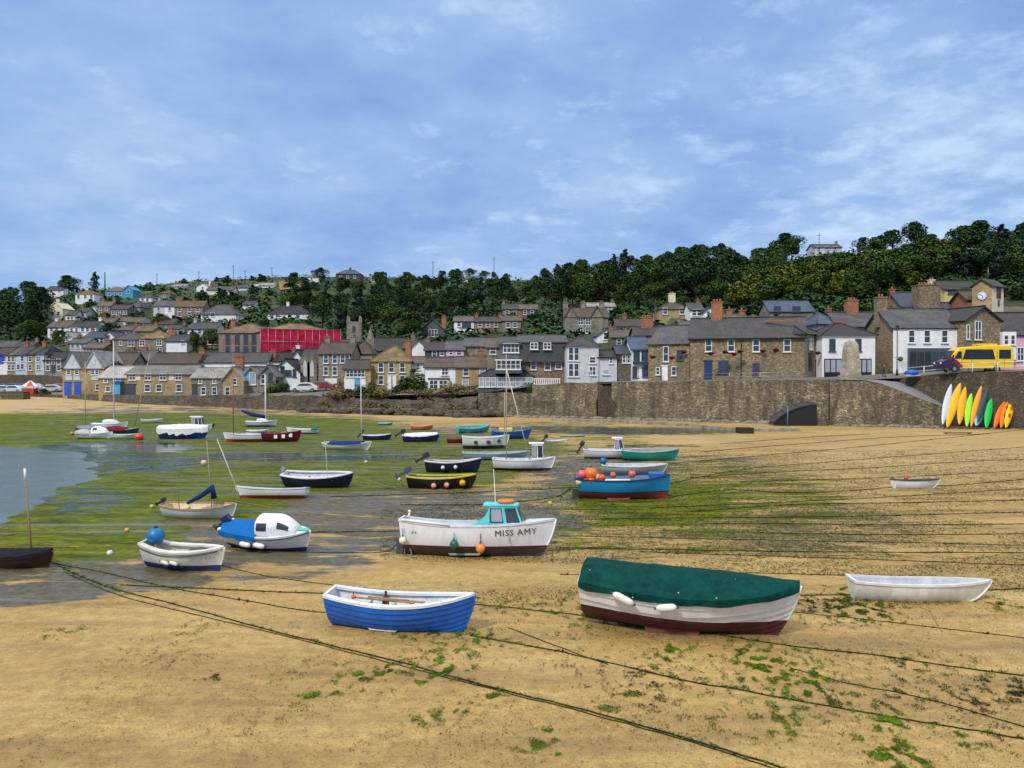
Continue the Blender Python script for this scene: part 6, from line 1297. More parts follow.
# 8 white sailing boat, blue sail cover
b = Boat('white sailing dinghy with a dark blue furled sail on its boom', 160, 237, 519, B=.33, D=.18, yaw=-10, heel=7, top=(.68, .69, .70), bot=(.02, .03, .05), wl=.15, gun=(.42, .22, .10), inner=(.70, .62, .42), sb=.28, ss=.12, seg=24, tw=.6, thw=(.25, .5, .75))
b_, tp, m_ = b.mast(.20, 1.75, .018, 0, paint((.25, .14, .07), .6)); b_, tp, m2 = b.mast(.66, 3.2, .02, 0, paint((.40, .33, .20), .6))
q = MB(); a = b.sheer(.33); c2 = b.sheer(.72); q.tube([(a[0], -.04, a[2]+.12), ((a[0]+c2[0])/2, -.02, a[2]+.45), (c2[0]-.1, 0, a[2]+.80), (c2[0]-.05, 0, a[2]+.35)], [.06, .10, .15, .12], 8); b.part(q, 'furled_sail', paint((.012, .03, .13), .7))
b.outboard((.02, .02, .025), 60, .6)
# 9 white over red hull with leaning mast
b = Boat('white yacht hull with a red bottom and a long mast leaning left', 233, 304, 499, B=.34, D=.155, bow='l', yaw=0, heel=-8, top=(.80, .80, .80), bot=(.36, .025, .03), wl=.42, gun=(.7, .7, .7), sb=.25, seg=22, deck=1, thw=(), rake=.10, hollow=False)
b.mast(.93, 3.05, .035, 24, paint((.55, .50, .44), .5))
# 10 navy boat white top
b = Boat('navy open boat with white rails and short mast, behind the blue-covered cuddy boat', 283, 353, 488, B=.38, D=.20, yaw=-7, heel=8, top=(.012, .018, .06), bot=(.012, .016, .045), wl=.2, gun=(.72, .73, .75), inner=(.6, .62, .66), sb=.22, ss=.12, seg=22, gw=.14)
b.mast(.62, 2.3, .018, 0, paint((.6, .55, .4), .5)); b.outboard((.3, .3, .3), 20, .6)
# mid distance boats
def small(label, px0, px1, base, **k): k.setdefault('seg', 16); return Boat(label, px0, px1, base, **k)
b = small('white boat with a navy cover and tall thin mast, above the navy open boat', 323, 371, 450, B=.36, D=.15, yaw=-10, heel=2, top=WH, bot=WH, wl=.1, sb=.3); b.cover((.012, .025, .13), .12, .82, .15, .02); b.mast(.80, 5.6, .05, 0, paint((.62, .62, .62), .4))
b = small('small navy workboat with white rail beyond the navy-covered boat', 363, 391, 440, B=.33, D=.2, heel=1, top=NV, bot=NV, wl=.1, gun=WH, inner=(.6, .6, .62)); b.outboard(up=40, sc=1.0)
b = small('navy boat with a white canvas dodger top left of centre', 403, 439, 442, B=.36, D=.2, heel=1, top=(.012, .03, .15), bot=NV, wl=.1, gun=WH, inner=(.6, .6, .62)); b.cover((.72, .73, .76), .05, .95, .22, .06); b.outboard(up=60, sc=1.2)
b = small('small orange and white boat on the pale sand beyond the navy boats', 411, 433, 430, B=.4, D=.22, heel=4, top=(.72, .25, .08), bot=(.5, .12, .05), wl=.2, gun=(.7, .4, .2), inner=(.7, .3, .1))
b = small('turquoise rowing boat seen at an angle, nearest the far wall in the middle', 458, 489, 433, B=.42, D=.2, yaw=22, heel=8, top=(.06, .42, .46), bot=(.05, .30, .34), wl=.2, gun=(.2, .55, .55), inner=(.10, .35, .40))
b = small('tiny turquoise dinghy far off by the foot of the rock bank', 379, 392, 425, B=.45, D=.2, yaw=10, heel=6, top=(.05, .35, .38), bot=(.05, .3, .3), wl=.1, gun=(.3, .6, .6), inner=(.2, .4, .4), seg=12)
b = small('small maroon dinghy touching the big white motor boat', 447, 465, 443, B=.4, D=.26, heel=0, top=(.20, .012, .03), bot=(.12, .01, .02), wl=.2, gun=(.2, .02, .03), inner=(.15, .03, .03), seg=12)
b = small('bulky white motor boat with dark bottom and round portholes', 463, 509, 449, B=.34, D=.27, heel=0, top=(.72, .72, .68), bot=(.02, .05, .05), wl=.38, gun=WH, inner=(.5, .5, .5), deck=.4, sb=.2, thw=(.3,))
for t in (.28, .55, .78):
    p = b.side(t, .75, .03); q = MB(); q.ball(p, .16, (1, .25, 1), 8); b.part(q, 'porthole', M['charcoal'])
b.mast(.9, 4.3, .05, 0); 
b = small('blue workboat with a yellow deck load behind the bulky white boat', 492, 531, 439, B=.33, D=.22, heel=2, top=(.02, .10, .38), bot=(.02, .05, .15), wl=.25, gun=(.05, .2, .5), inner=(.4, .4, .3)); q = MB(); a = b.sheer(.35); q.box((a[0], 0, a[2]+.1), (1.2, 1.0, .35)); b.part(q, 'deck_box', paint((.65, .55, .15), .6))
b = small('navy open boat with white rail and black outboard, upper of the close pair', 426, 481, 473, B=.33, D=.22, yaw=-6, heel=1, top=(.010, .014, .05), bot=(.010, .014, .04), wl=.1, gun=(.70, .70, .66), inner=(.62, .60, .52), sb=.35, gw=.16, seg=20); b.outboard(up=60, sc=1.1)
for t, n_ in ((.33, 'left'), (.56, 'right')): buoy(b.W(b.side(t, .72, .1)), .12, (.7, .7, .68), 'white round fender on the navy open boat, %s one' % n_, 1)
b = small('black open boat with a yellow rail and three round buoys, lower of the close pair', 408, 476, 489, B=.33, D=.19, yaw=-5, heel=2, top=(.010, .010, .014), bot=(.05, .012, .02), wl=.12, gun=(.62, .50, .05), inner=(.4, .4, .3), sb=.26, gw=.12, seg=22); b.outboard((.06, .08, .10), up=60, sc=1.1)
for t, c_, n_ in ((.40, (.72, .30, .24), 'left salmon'), (.59, (.72, .30, .24), 'right salmon'), (.82, (.75, .35, .02), 'bigger orange')): buoy(b.W(b.side(t, .62, .14)), .14 if t < .8 else .17, c_, '%s buoy hanging on the black boat with the yellow rail' % n_, 1)
b = small('long pale blue-grey rowing hull lying behind the white cabin boat', 464, 530, 460, B=.26, D=.12, yaw=3, heel=1, top=(.30, .42, .48), bot=(.02, .06, .08), wl=.3, gun=(.35, .5, .55), inner=(.3, .36, .4), sb=.25)
b = small('white double-ended launch with a small white cabin forward and maroon bottom', 494, 555, 471, B=.34, D=.2, yaw=-5, heel=0, top=WH, bot=(.09, .015, .02), wl=.30, stripe=(.02, .03, .08), gun=WH, inner=(.55, .6, .65), sb=.25, deck=.35, seg=20); b.wheelhouse(.63, .82, .95, WH, .62, rk=.05); b_, tp, m_ = b.mast(.20, 7.0, .04, 0, paint((.5, .4, .28), .5)); q = MB(); a = b.sheer(.45); q.tube([tp*.88+b_*.12, (a[0]+.5, 0, a[2])], .035, 5); q.build('gaff', paint((.55, .5, .42), .5), m_)
b = small('small white motor dinghy next to the grey pontoon, far middle', 547, 567, 443, B=.4, D=.18, bow='r', heel=0, top=WH, bot=(.2, .2, .2), wl=.15, gun=WH, inner=(.5, .5, .55), seg=12); b.outboard(up=40, sc=1.0)
b = small('flat grey punt lying on pale sand beyond the small white motor dinghy', 560, 586, 437, B=.3, D=.09, yaw=8, heel=0, top=(.40, .40, .38), bot=(.3, .3, .28), wl=.1, gun=(.4, .4, .4), inner=(.42, .42, .42), sb=.15, seg=12)
b = small('white motor cruiser with open-sided windscreen behind the teal boat', 585, 643, 459, B=.34, D=.17, yaw=-4, heel=0, top=WH, bot=(.02, .025, .04), wl=.30, gun=WH, inner=(.6, .62, .64), deck=.35, sb=.12, seg=18); b.wheelhouse(.52, .70, .80, WH, .66, rk=.18); b.outboard(up=30, sc=1.1)
b = small('teal green open boat with a pale rail, in front of the white motor cruiser', 624, 679, 461, B=.33, D=.2, yaw=-8, heel=4, top=(.01, .30, .27), bot=(.008, .12, .12), wl=.25, gun=(.40, .46, .45), inner=(.30, .32, .33), sb=.22, seg=20)
b = small('pale grey dinghy right behind the light blue boat with the buoys', 604, 668, 474, B=.34, D=.15, yaw=-4, heel=2, top=(.55, .57, .58), bot=(.1, .2, .22), wl=.2, gun=(.65, .66, .66), inner=(.5, .52, .52), sb=.2, seg=18); p = b.sheer(.02); buoy(b.W((p[0], 0, p[2]+.18)), .22, (.01, .10, .40), 'blue ball buoy on the stern of the pale grey dinghy', 1)
# light blue boat with buoys
b = Boat('light blue fishing boat with red-brown bottom and a cluster of buoys at its stern', 580, 671, 500, B=.36, D=.25, yaw=-4, heel=4, top=(.015, .28, .60), bot=(.22, .03, .025), wl=.42, stripe=(.06, .012, .015), gun=(.01, .03, .14), inner=(.1, .2, .3), sb=.18, ss=.02, seg=22, rake=.03, thw=(.4, .7), keel=True)
q = MB(); a, c2 = Vector(b.hp(.28, 1, -1)), Vector(b.hp(.55, 1, -1)); q.tube([a+Vector((0, -.03, .05)), c2+Vector((0, -.03, .05))], .05, 8); b.part(q, 'rail', M['white'])
q = MB(); a = b.sheer(.85); q.box((a[0], 0, a[2]+.06), (.7, .5, .2)); b.part(q, 'deck_box', paint((.02, .12, .4), .6)); b.bilge(paint((.3, .06, .05), .7), .3, .56, .1)
b.part((lambda q: (q.box((b.hp(0, 0)[0]-.16, 0, .26*b.D), (.34, .06, .45*b.D)), q)[1])(MB()), 'rudder', M['charcoal'])
for px, py, r_, c_, lb_ in ((591, 474, .33, (.80, .17, .02), 'largest, bright orange'), (582, 474.5, .22, (.75, .12, .13), 'coral pink, left of the largest'), (585, 480.5, .20, (.80, .30, .02), 'amber, low at the left'), (579, 482, .16, (.70, .60, .35), 'pale cream, lowest left'), (591, 480.5, .19, (.70, .10, .02), 'deep red-orange, under the largest'), (597, 477, .16, (.75, .45, .25), 'sandy orange, right of the largest'), (601.5, 478, .19, (.75, .08, .02), 'scarlet, right end of the cluster'), (577.5, 477.5, .13, (.02, .12, .30), 'small blue, at the far left'), (613, 475, .15, (.65, .12, .10), 'dull red, inside by the white rail'), (632, 474, .18, (.65, .16, .08), 'rusty red, amidships')):
    buoy(at(px, py, b.loc.y-.25+random.uniform(-.2, .2)), r_, c_, 'buoy in the light blue boat: ' + lb_, 1.0)
# 29 white dinghy on right sand
b = Boat('small white dinghy tilted away on the open sand at far right', 896, 943, 489, B=.34, D=.21, yaw=3, heel=-5, top=(.80, .82, .86), bot=(.6, .62, .66), wl=.05, gun=(.05, .05, .06), sb=.12, seg=18, tw=.85, rake=.14); q = MB(); a = b.sheer(.26); q.ball((a[0], 0, a[2]+.1), .11, n=8); b.part(q, 'fender', M['red'])
# left group by the water
b = small('white cuddy cruiser nearest the water in the left cluster', 75, 112, 439, B=.36, D=.18, bow='r', yaw=-8, heel=0, top=WH, bot=(.02, .12, .22), wl=.25, gun=WH, deck=.5, sb=.2, thw=()); b.coach(.45, .85, .6, WH, .7, wins=((.5, .62, 15, 42),)); b.cover((.4, .42, .46), 0, .42, .3, .1)
b = small('grey-covered boat at the back left of the left cluster', 74, 100, 433, B=.33, D=.2, bow='l', heel=0, top=(.05, .05, .06), bot=(.03, .03, .04), wl=.2, gun=(.3, .3, .3)); b.cover((.22, .23, .25), 0, .9, .3, .05); b.mast(.6, 7, .05, 0)
b = small('white sailing cruiser at the back of the left cluster with tall pale mast', 92, 126, 430, B=.34, D=.2, heel=0, top=WH, bot=(.03, .03, .05), wl=.2, gun=WH, deck=1, hollow=False, thw=()); b.coach(.3, .75, .5, (.55, .58, .62), .6); b.mast(.60, 9.2, .07, 0, paint((.66, .64, .60), .4)); 
b = small('boat with a maroon cover in the left cluster', 106, 137, 435, B=.36, D=.2, yaw=5, heel=0, top=(.03, .06, .1), bot=(.02, .03, .05), wl=.2, gun=(.5, .5, .5)); b.cover((.16, .012, .03), .02, .62, .32, .12); b.mast(.8, 8, .05, 12)
b = small('white and pale green open boat at the front right of the left cluster', 110, 138, 439, B=.36, D=.18, heel=1, top=(.68, .74, .72), bot=(.02, .10, .09), wl=.3, gun=(.5, .65, .6), inner=(.6, .7, .65))
buoy(G(139, 440)+Vector((0, 0, .25)), .38, (.72, .05, .05), 'red ball buoy on the mud beside the left cluster of boats', 1)
b = small('small white and blue boat alone on the far pale sand', 142, 160, 423, B=.42, D=.2, yaw=20, heel=4, top=WH, bot=(.1, .2, .3), wl=.3, gun=WH, inner=(.1, .3, .5), seg=12)
b = small('long white-topped boat with a bright blue hull, left of the yacht with the tall mast', 158, 207, 439, B=.32, D=.22, heel=0, bow='r', top=(.012, .08, .28), bot=(.012, .07, .25), wl=.1, gun=WH, sb=.15); b.cover((.70, .71, .72), 0, 1, .40, .45)
b = small('white wheelhouse boat directly behind the long white-topped blue boat', 183, 211, 430, B=.36, D=.18, heel=0, top=WH, bot=(.05, .05, .1), wl=.2, gun=WH, deck=.4); b.wheelhouse(.3, .7, .9, WH, .7, wins=3)
b = small('navy boat stern just right of the white wheelhouse boat', 200, 214, 427, B=.4, D=.25, heel=0, top=NV, bot=NV, wl=.2, gun=(.2, .2, .25), seg=12)
b = small('white boat with a bright red bottom and wooden mast, left of the middle cluster', 223, 266, 442, B=.34, D=.19, bow='l', yaw=-6, heel=0, top=WH, bot=(.45, .03, .02), wl=.48, gun=(.6, .6, .6)); b.mast(.78, 7.6, .05, 0, paint((.35, .12, .07), .6))
b = small('white over navy boat in the front of the middle cluster', 245, 285, 441, B=.34, D=.19, heel=0, top=WH, bot=(.02, .02, .05), wl=.42, gun=WH); q = MB(); a = b.side(.15, .6, .05); q.box(a, (.7, .2, .5)); b.part(q, 'side_panel', paint((.22, .02, .04), .6))
b = small('maroon boat with white markings and rigging gear, right of the middle cluster', 262, 300, 442, B=.36, D=.25, heel=0, top=(.12, .008, .02), bot=(.07, .008, .015), wl=.2, gun=(.15, .02, .03), inner=(.15, .1, .1))
for t in (.38, .58, .76):
    p = b.side(t, .78, .03); q = MB(); q.box(p, (.28, .06, .3)); b.part(q, 'marking', M['white'])
b = small('yacht with a navy sail cover and tall white mast, back of the middle cluster', 246, 276, 427, B=.34, D=.2, heel=0, top=(.5, .55, .65), bot=NV, wl=.4, gun=WH, deck=1, hollow=False, thw=()); b_, tp, m_ = b.mast(.62, 5.6, .08, 0, M['white']); q = MB(); a = b.sheer(.5); q.tube([(a[0]+.4, 0, a[2]+.5), (a[0]-1.0, 0, a[2]+.75), (a[0]-2.2, 0, a[2]+1.2)], [.2, .24, .12], 7); b.part(q, 'furled_sail', paint((.02, .03, .12), .7)); b.coach(.35, .7, .4, (.6, .63, .7), .6)
b = small('pale blue dinghy between the yacht and the white over navy boat', 247, 268, 434, B=.4, D=.2, heel=2, top=(.35, .5, .62), bot=(.1, .2, .3), wl=.2, gun=WH, inner=(.5, .6, .7), seg=12)
b = small('white boat with a green stern cover, behind the maroon boat', 286, 317, 434, B=.34, D=.18, bow='l', heel=0, top=WH, bot=(.02, .08, .15), wl=.35, gun=WH, inner=(.5, .6, .65)); b.cover((.02, .14, .12), 0, .18, .3, .1)
# loose buoys on the flats
for px, py, r_, c_, lb_ in ((127, 532, .10, (.62, .32, .08), 'small amber buoy lying on green weed at the left'), (110, 555, .10, (.7, .7, .66), 'small white buoy at the edge of the grey mud, lower left'), (204, 465, .20, (.72, .45, .38), 'pale pink buoy on the green flats beside the thin channel'), (366, 463, .11, (.7, .55, .4), 'tiny pale buoy on the green flats right of the thin mast'),
    (399, 480.5, .10, (.65, .67, .7), 'tiny white buoy left of the black boat with the yellow rail'), (550, 505, .11, (.45, .42, .08), 'olive buoy on the weedy rope beyond MISS AMY'), (152, 508, .10, (.45, .5, .1), 'lime buoy at the stern of the white sailing dinghy'), (72, 435, .2, (.55, .2, .15), 'brick red buoy left of the left cluster')):
    g = G(px, py); buoy(g+Vector((0, 0, r_*.7)), r_, c_, lb_, 1)
# ================================================================ SMALL THINGS
def catmull(P, n=8):
    out = []
    for i in range(len(P)-1):
        p0, p1, p2, p3 = P[max(0, i-1)], P[i], P[i+1], P[min(len(P)-1, i+2)]
        for k in range(n):
            t = k/n; out.append(tuple(.5*((2*p1[j])+(-p0[j]+p2[j])*t+(2*p0[j]-5*p1[j]+4*p2[j]-p3[j])*t*t+(-p0[j]+3*p1[j]-3*p2[j]+p3[j])*t**3) for j in range(2)))
    out.append(P[-1]); return out
WEEDQ = MB()      # loose weed clinging to ropes and strewn on the sand
DARKQ = MB()
def flake(q, x, y, s, z=None):
    z = sand_z(x, y)+.012 if z is None else z
    a = random.uniform(0, 6.28); l = s*random.uniform(.8, 2.2); w_ = s*random.uniform(.2, .5); u = Vector((math.cos(a), math.sin(a), random.uniform(-.08, .12))); v = Vector((-math.sin(a), math.cos(a), random.uniform(-.12, .12)))
    p = Vector((x, y, z)); b = len(q.v); q.v += [tuple(p-u*l*.5), tuple(p-v*w_*.5+Vector((0, 0, .01))), tuple(p+u*l*.5+Vector((0, 0, random.uniform(0, .02)))), tuple(p+v*w_*.5+Vector((0, 0, .015)))]
    q.f.append((b, b+1, b+2, b+3)); q.m.append(0); q.sm.append(False)
random.seed(33)
M['rope'] = paint((.035, .038, .018), .8, .4, scale=2); M['ropey'] = paint((.32, .27, .10), .8, .3, scale=2); M['ropeg'] = paint((.30, .30, .26), .8, .3)
def rope(pix, r, label, mat='rope', weed=.5, ends=None):
    if pix[-1][0] >= 1035:
        (a0, b0), (a1, b1) = pix[-2:]; k_ = (b1-b0)/(a1-a0); pix = list(pix)+[(a1+120, b1+120*k_*.97), (a1+280, b1+280*k_*.94)]
    P = catmull(pix, 10); pts = []; r *= .68
    for i, (px, py) in enumerate(P):
        g = G(px, py); w_ = .022*noise.noise(Vector((px*.05, py*.1, r*99))); pts.append(Vector((g.x, g.y+w_*2, sand_z(g.x, g.y+w_*2)+r*.5+.003)))
        if weed and i:
            l = (pts[-1]-pts[-2]).length; s_ = .0032*pts[-1].y
            dn = weed*(.3+1.4*max(0, noise.noise(Vector((px*.03, py*.03, r*50)))+.15))
            for _ in range(int(l/s_*dn*1.5+random.random())):
                f = random.random(); p = pts[-2]*(1-f)+pts[-1]*f
                flake(random.choice((WEEDQ, WEEDQ, DARKQ)), p.x+random.gauss(0, r*1.5), p.y+random.gauss(0, r*2.2), s_*random.uniform(.8, 2.2), p.z+.01)
    o = pts[0].copy(); q = MB(); q.tube([p-o for p in pts], r, 5); ob = q.build('mooring_rope', M[mat], loc=o); return tag(ob, label, 'rope')
rope([(58, 566), (110, 588), (180, 606), (260, 628), (340, 648), (420, 668), (500, 690), (590, 712), (690, 740), (800, 774)], .026, 'long weedy rope crossing the whole foreground from left to bottom right, upper strand', weed=.7)
rope([(64, 572), (120, 596), (200, 616), (300, 640), (420, 671), (510, 694), (600, 717), (700, 745), (790, 775)], .018, 'thinner strand lying along the long foreground rope', weed=.2)
rope([(46, 562), (110, 574), (170, 588), (240, 600), (300, 610), (325, 613)], .02, 'rope running left from the stern of the bright blue boat', weed=.5)
rope([(470, 636), (540, 648), (600, 661), (680, 680), (760, 694), (860, 712), (950, 727), (1040, 742)], .024, 'weedy rope running from the bright blue bow to the lower right edge', weed=.9)
rope([(470, 604), (540, 611), (600, 618), (700, 632), (790, 646), (880, 656), (960, 668), (1040, 678)], .024, 'rope passing under the green-covered boat towards the right edge', weed=.7)
rope([(790, 668), (850, 684), (930, 700), (1040, 732)], .018, 'second strand low at the right edge, just above the weedy rope', weed=.5)
rope([(508, 628), (540, 640), (580, 655), (608, 665)], .018, 'short loose rope end on the sand between the two nearest boats', weed=.1)
rope([(160, 545), (210, 562), (260, 575), (330, 585), (420, 594), (480, 603)], .018, 'rope from the white boat with the blue ball to beyond the bright blue boat', weed=.4)
rope([(790, 612), (850, 618), (920, 626), (1040, 640)], .016, 'thin rope on the sand below the plain white dinghy', weed=.2)
rope([(560, 575), (640, 574), (740, 573), (860, 576)], .02, 'rope lying behind the green-covered boat, ending at the white dinghy', weed=.6)
rope([(640, 552), (760, 556), (880, 560), (1040, 566)], .02, 'weedy rope stretched above the plain white dinghy', weed=.6)
rope([(560, 536), (660, 538), (800, 541), (920, 543), (1040, 546)], .02, 'long straight rope right of MISS AMY, level with its deck', weed=.4)
rope([(240, 548), (290, 552), (350, 553), (385, 552), (396, 545), (402, 536)], .022, 'black rope curving up to the stern of MISS AMY', weed=.1)
rope([(200, 540), (230, 566), (250, 590)], .015, 'pale thin line from the cuddy boat down the sand', 'ropeg', 0)
rope([(235, 501), (275, 508), (330, 515), (400, 519), (470, 521)], .02, 'yellowish rope from the white yacht hull across the mud', 'ropey', 0)
rope([(350, 474), (372, 482), (398, 489)], .02, 'short yellow rope by the navy open boat', 'ropey', 0)
rope([(400, 505), (470, 505), (520, 502), (556, 497), (571, 489)], .035, 'thick weed-grown rope between MISS AMY and the light blue boat', weed=1.6)
rope([(672, 497), (730, 490), (790, 493), (850, 491), (900, 487), (960, 485), (1040, 478)], .03, 'weedy rope behind the weed beds leading to the right edge past the tilted dinghy', weed=.7)
rope([(690, 512), (790, 505), (900, 503), (1040, 500)], .03, 'green rope across the far weed bed, ending at the right edge', weed=1.0)
rope([(700, 524), (800, 524), (900, 525), (1040, 524)], .025, 'dark rope below the green rope of the far weed bed', weed=.5)
rope([(660, 486), (740, 470), (830, 462), (920, 455), (1040, 446)], .03, 'thin mooring line rising to the right, upper one of the pair', weed=.2)
rope([(690, 478), (780, 472), (870, 468), (960, 462), (1040, 459)], .03, 'thin mooring line rising to the right, lower one of the pair', weed=.2)
rope([(700, 452), (800, 444), (900, 437), (990, 434)], .035, 'far mooring line running to the kayaks', weed=.1)
rope([(720, 444), (800, 438), (870, 434)], .035, 'far mooring line ending below the slipway', weed=.1)
rope([(120, 470), (220, 462), (330, 456), (420, 455)], .03, 'pale wet line along the thin channel on the green flats', 'ropeg', .1)
for k, (a0, b0, lb_) in enumerate((((650, 508), (1040, 488), 'thin line just above the green rope of the far weed bed'), ((600, 519), (1040, 512), 'thin line between the green rope and the dark rope of the far weed bed'), ((560, 548), (1040, 553), 'faint line between the long straight rope and the one above the white dinghy'), ((760, 533), (1040, 534), 'faint line in the weed just above the long straight rope'),
    ((700, 461), (1040, 428), 'faint far line rising to the right below the kayaks'), ((740, 482), (1040, 470), 'faint line passing behind the small tilted dinghy'), ((330, 497), (640, 484), 'faint line across the mud behind MISS AMY'), ((260, 533), (540, 526), 'faint dark line behind the hull of MISS AMY'), ((120, 585), (480, 598), 'thin line over the sand above the bright blue boat'), ((800, 596), (1040, 588), 'thin line touching the far side of the plain white dinghy'))):
    rope([a0, ((a0[0]+b0[0])/2, (a0[1]+b0[1])/2+1.5), b0], .026, lb_, weed=.6)
rope([(840, 590), (852, 585), (858, 579)], .015, 'short line at the stern of the plain white dinghy', weed=1.2)
rope([(915, 604), (922, 608), (930, 612), (936, 622), (942, 632)], .015, 'brown frayed line hanging to the sand from the plain white dinghy', 'ropey', 0)
# seaweed strewn over the sand: trails that follow the ebb
def trail(pix, n, spread, s, q):
    P = catmull(pix, 6)
    for _ in range(int(n*7)):
        i = random.randrange(len(P)-1); f = random.random(); px = P[i][0]*(1-f)+P[i+1][0]*f; py = P[i][1]*(1-f)+P[i+1][1]*f
        g = G(px, py); gx, gy = g.x+random.gauss(0, spread*1.9), g.y+random.gauss(0, spread*1.5)
        k = fbm(gx, gy*.7, 4.2, 3, 11)
        if k < random.uniform(.02, .22): continue
        flake(q, gx, gy, s*.95*random.uniform(.4, 1.5)*g.y/17)
for pix, n, sp2, s_, d in (([(400, 634), (430, 628), (480, 640), (440, 656), (415, 668)], 1100, .22, .05, 0), ([(345, 682), (380, 672), (400, 668)], 500, .10, .045, 0), ([(345, 694), (385, 690)], 200, .06, .04, 0), ([(420, 684), (450, 672), (470, 668)], 320, .10, .045, 0),
    ([(475, 702), (500, 696)], 220, .05, .04, 0), ([(415, 722), (450, 714), (470, 706)], 300, .10, .04, 0), ([(520, 752), (545, 742), (552, 730)], 250, .07, .045, 0), ([(545, 755), (560, 752)], 130, .03, .06, 0), ([(600, 712), (620, 702), (628, 695)], 200, .06, .04, 0),
    ([(480, 612), (520, 606), (560, 612), (620, 622), (660, 628)], 800, .25, .045, 0), ([(650, 665), (665, 655), (675, 645)], 330, .10, .045, 0), ([(560, 640), (590, 620), (600, 608)], 300, .14, .045, 0), ([(755, 655), (765, 670), (772, 690)], 900, .16, .055, 0), ([(805, 672), (812, 685), (800, 700)], 500, .14, .05, 0),
    ([(745, 640), (780, 655), (800, 665)], 400, .25, .045, 0), ([(775, 700), (790, 720), (770, 735)], 450, .16, .05, 0), ([(880, 745), (895, 752), (905, 766)], 700, .14, .06, 0), ([(890, 715), (885, 730)], 300, .08, .05, 0), ([(940, 728), (965, 740), (975, 752)], 250, .10, .045, 0),
    ([(900, 655), (905, 690), (890, 712)], 380, .14, .045, 1), ([(960, 690), (975, 710)], 260, .12, .04, 1), ([(830, 690), (820, 705), (850, 700)], 300, .18, .04, 1), ([(640, 700), (655, 682), (670, 672)], 320, .2, .045, 1), ([(1000, 680), (1020, 700)], 380, .16, .05, 1), ([(690, 735), (720, 720)], 160, .2, .04, 1),
    ([(690, 640), (700, 660), (730, 690), (735, 720)], 500, .3, .045, 0), ([(820, 650), (830, 680), (870, 700), (880, 730)], 500, .3, .045, 0), ([(560, 655), (590, 670), (640, 690), (650, 720)], 400, .3, .04, 1), ([(930, 650), (950, 675), (990, 690)], 400, .35, .045, 0), ([(960, 700), (980, 725), (1010, 745)], 300, .25, .045, 1), ([(330, 660), (300, 672), (250, 690)], 260, .25, .035, 0), ([(430, 700), (470, 725), (480, 750)], 300, .4, .035, 1), ([(840, 596), (870, 608), (835, 620)], 900, .28, .05, 0), ([(820, 602), (860, 612)], 700, .3, .05, 1), ([(560, 600), (600, 596)], 200, .2, .04, 0), ([(985, 600), (1010, 610)], 250, .15, .045, 0), ([(30, 640), (60, 634), (90, 628)], 160, .12, .035, 0), ([(105, 668), (180, 640), (200, 622)], 200, .2, .03, 1), ([(150, 665), (200, 655)], 120, .15, .03, 1),
    ([(230, 735), (290, 715), (300, 705)], 200, .16, .03, 1), ([(300, 698), (325, 694), (340, 688)], 240, .05, .045, 0), ([(200, 680), (215, 676)], 60, .08, .04, 1), ([(0, 742), (20, 750), (50, 758)], 60, .15, .04, 1), ([(350, 750), (370, 742), (420, 735)], 90, .25, .035, 1)):
    trail(pix, n, sp2, s_, DARKQ if d else WEEDQ)
for _ in range(29000):     # lone scraps everywhere on the near sand
    px = random.uniform(-120, 1250); py = 780-202*random.random()**1.0; g = G(px, py)
    if fbm(g.x, g.y, .35, 3, 13) < random.uniform(-.15, .25)-(px-300)/2200: continue
    flake(DARKQ if random.random() < .65 else WEEDQ, g.x, g.y, random.uniform(.012, .04)*g.y/17)
for _ in range(105000):     # weed beds
    px = random.uniform(380, 1250); py = random.uniform(450, 606); d = max(soft(px, py, WEED), .2 if px > 560 else 0)
    g = G(px, py); k = fbm(g.x*.5, g.y, .55, 4, 17)
    if k < .30-d*1.05+random.uniform(-.08, .08): continue
    flake(DARKQ if random.random() < .7 else WEEDQ, g.x, g.y, random.uniform(.03, .075)*g.y/26)
tag(WEEDQ.build('seaweed', paint((.11, .19, .006), .75, .45, scale=3)), 'bright green weed strewn in trails over the sand and along the ropes', 'seaweed', kind='stuff')
tag(DARKQ.build('wrack', paint((.028, .028, .012), .75, .4, scale=3)), 'dark olive wrack scattered over the sand', 'seaweed', kind='stuff')
# stones at the wall foot
random.seed(8); q = MB()
for _ in range(420):
    px = random.choice((random.uniform(596, 770), random.uniform(596, 770), random.uniform(500, 600), random.uniform(835, 940))); y = wall_y(px)-.9-abs(random.gauss(0, .9))*(1 if px < 800 else .35) if px < 830 else lerp_tab([(830, 89.3), (905, 87.0), (948, 85.4)], px)-abs(random.gauss(0, .4))
    r_ = random.uniform(.12, .42); q.ball(((px-512)/F*y, y, sand_z((px-512)/F*y, y)+r_*.15), r_, (1.2, 1, .7), 6, wob=.5)
tag(q.build('rubble', M['greystone']), 'loose grey stones heaped along the foot of the quay wall', 'rocks', kind='stuff')
random.seed(9); q = MB()
for _ in range(620):
    px = random.uniform(300, 500); y = wall_y(px)-(2.3 if px < 478 else 1.2)-abs(random.gauss(0, 1.0)); r_ = random.uniform(.2, .75); q.ball(((px-512)/F*y, y, random.uniform(-.1, .6)), r_, (1.3, 1, .7), 6, wob=.6)
tag(q.build('rubble', M['quaydark']), 'dark weed-covered rocks at the foot of the bank in the middle', 'rocks', kind='stuff')
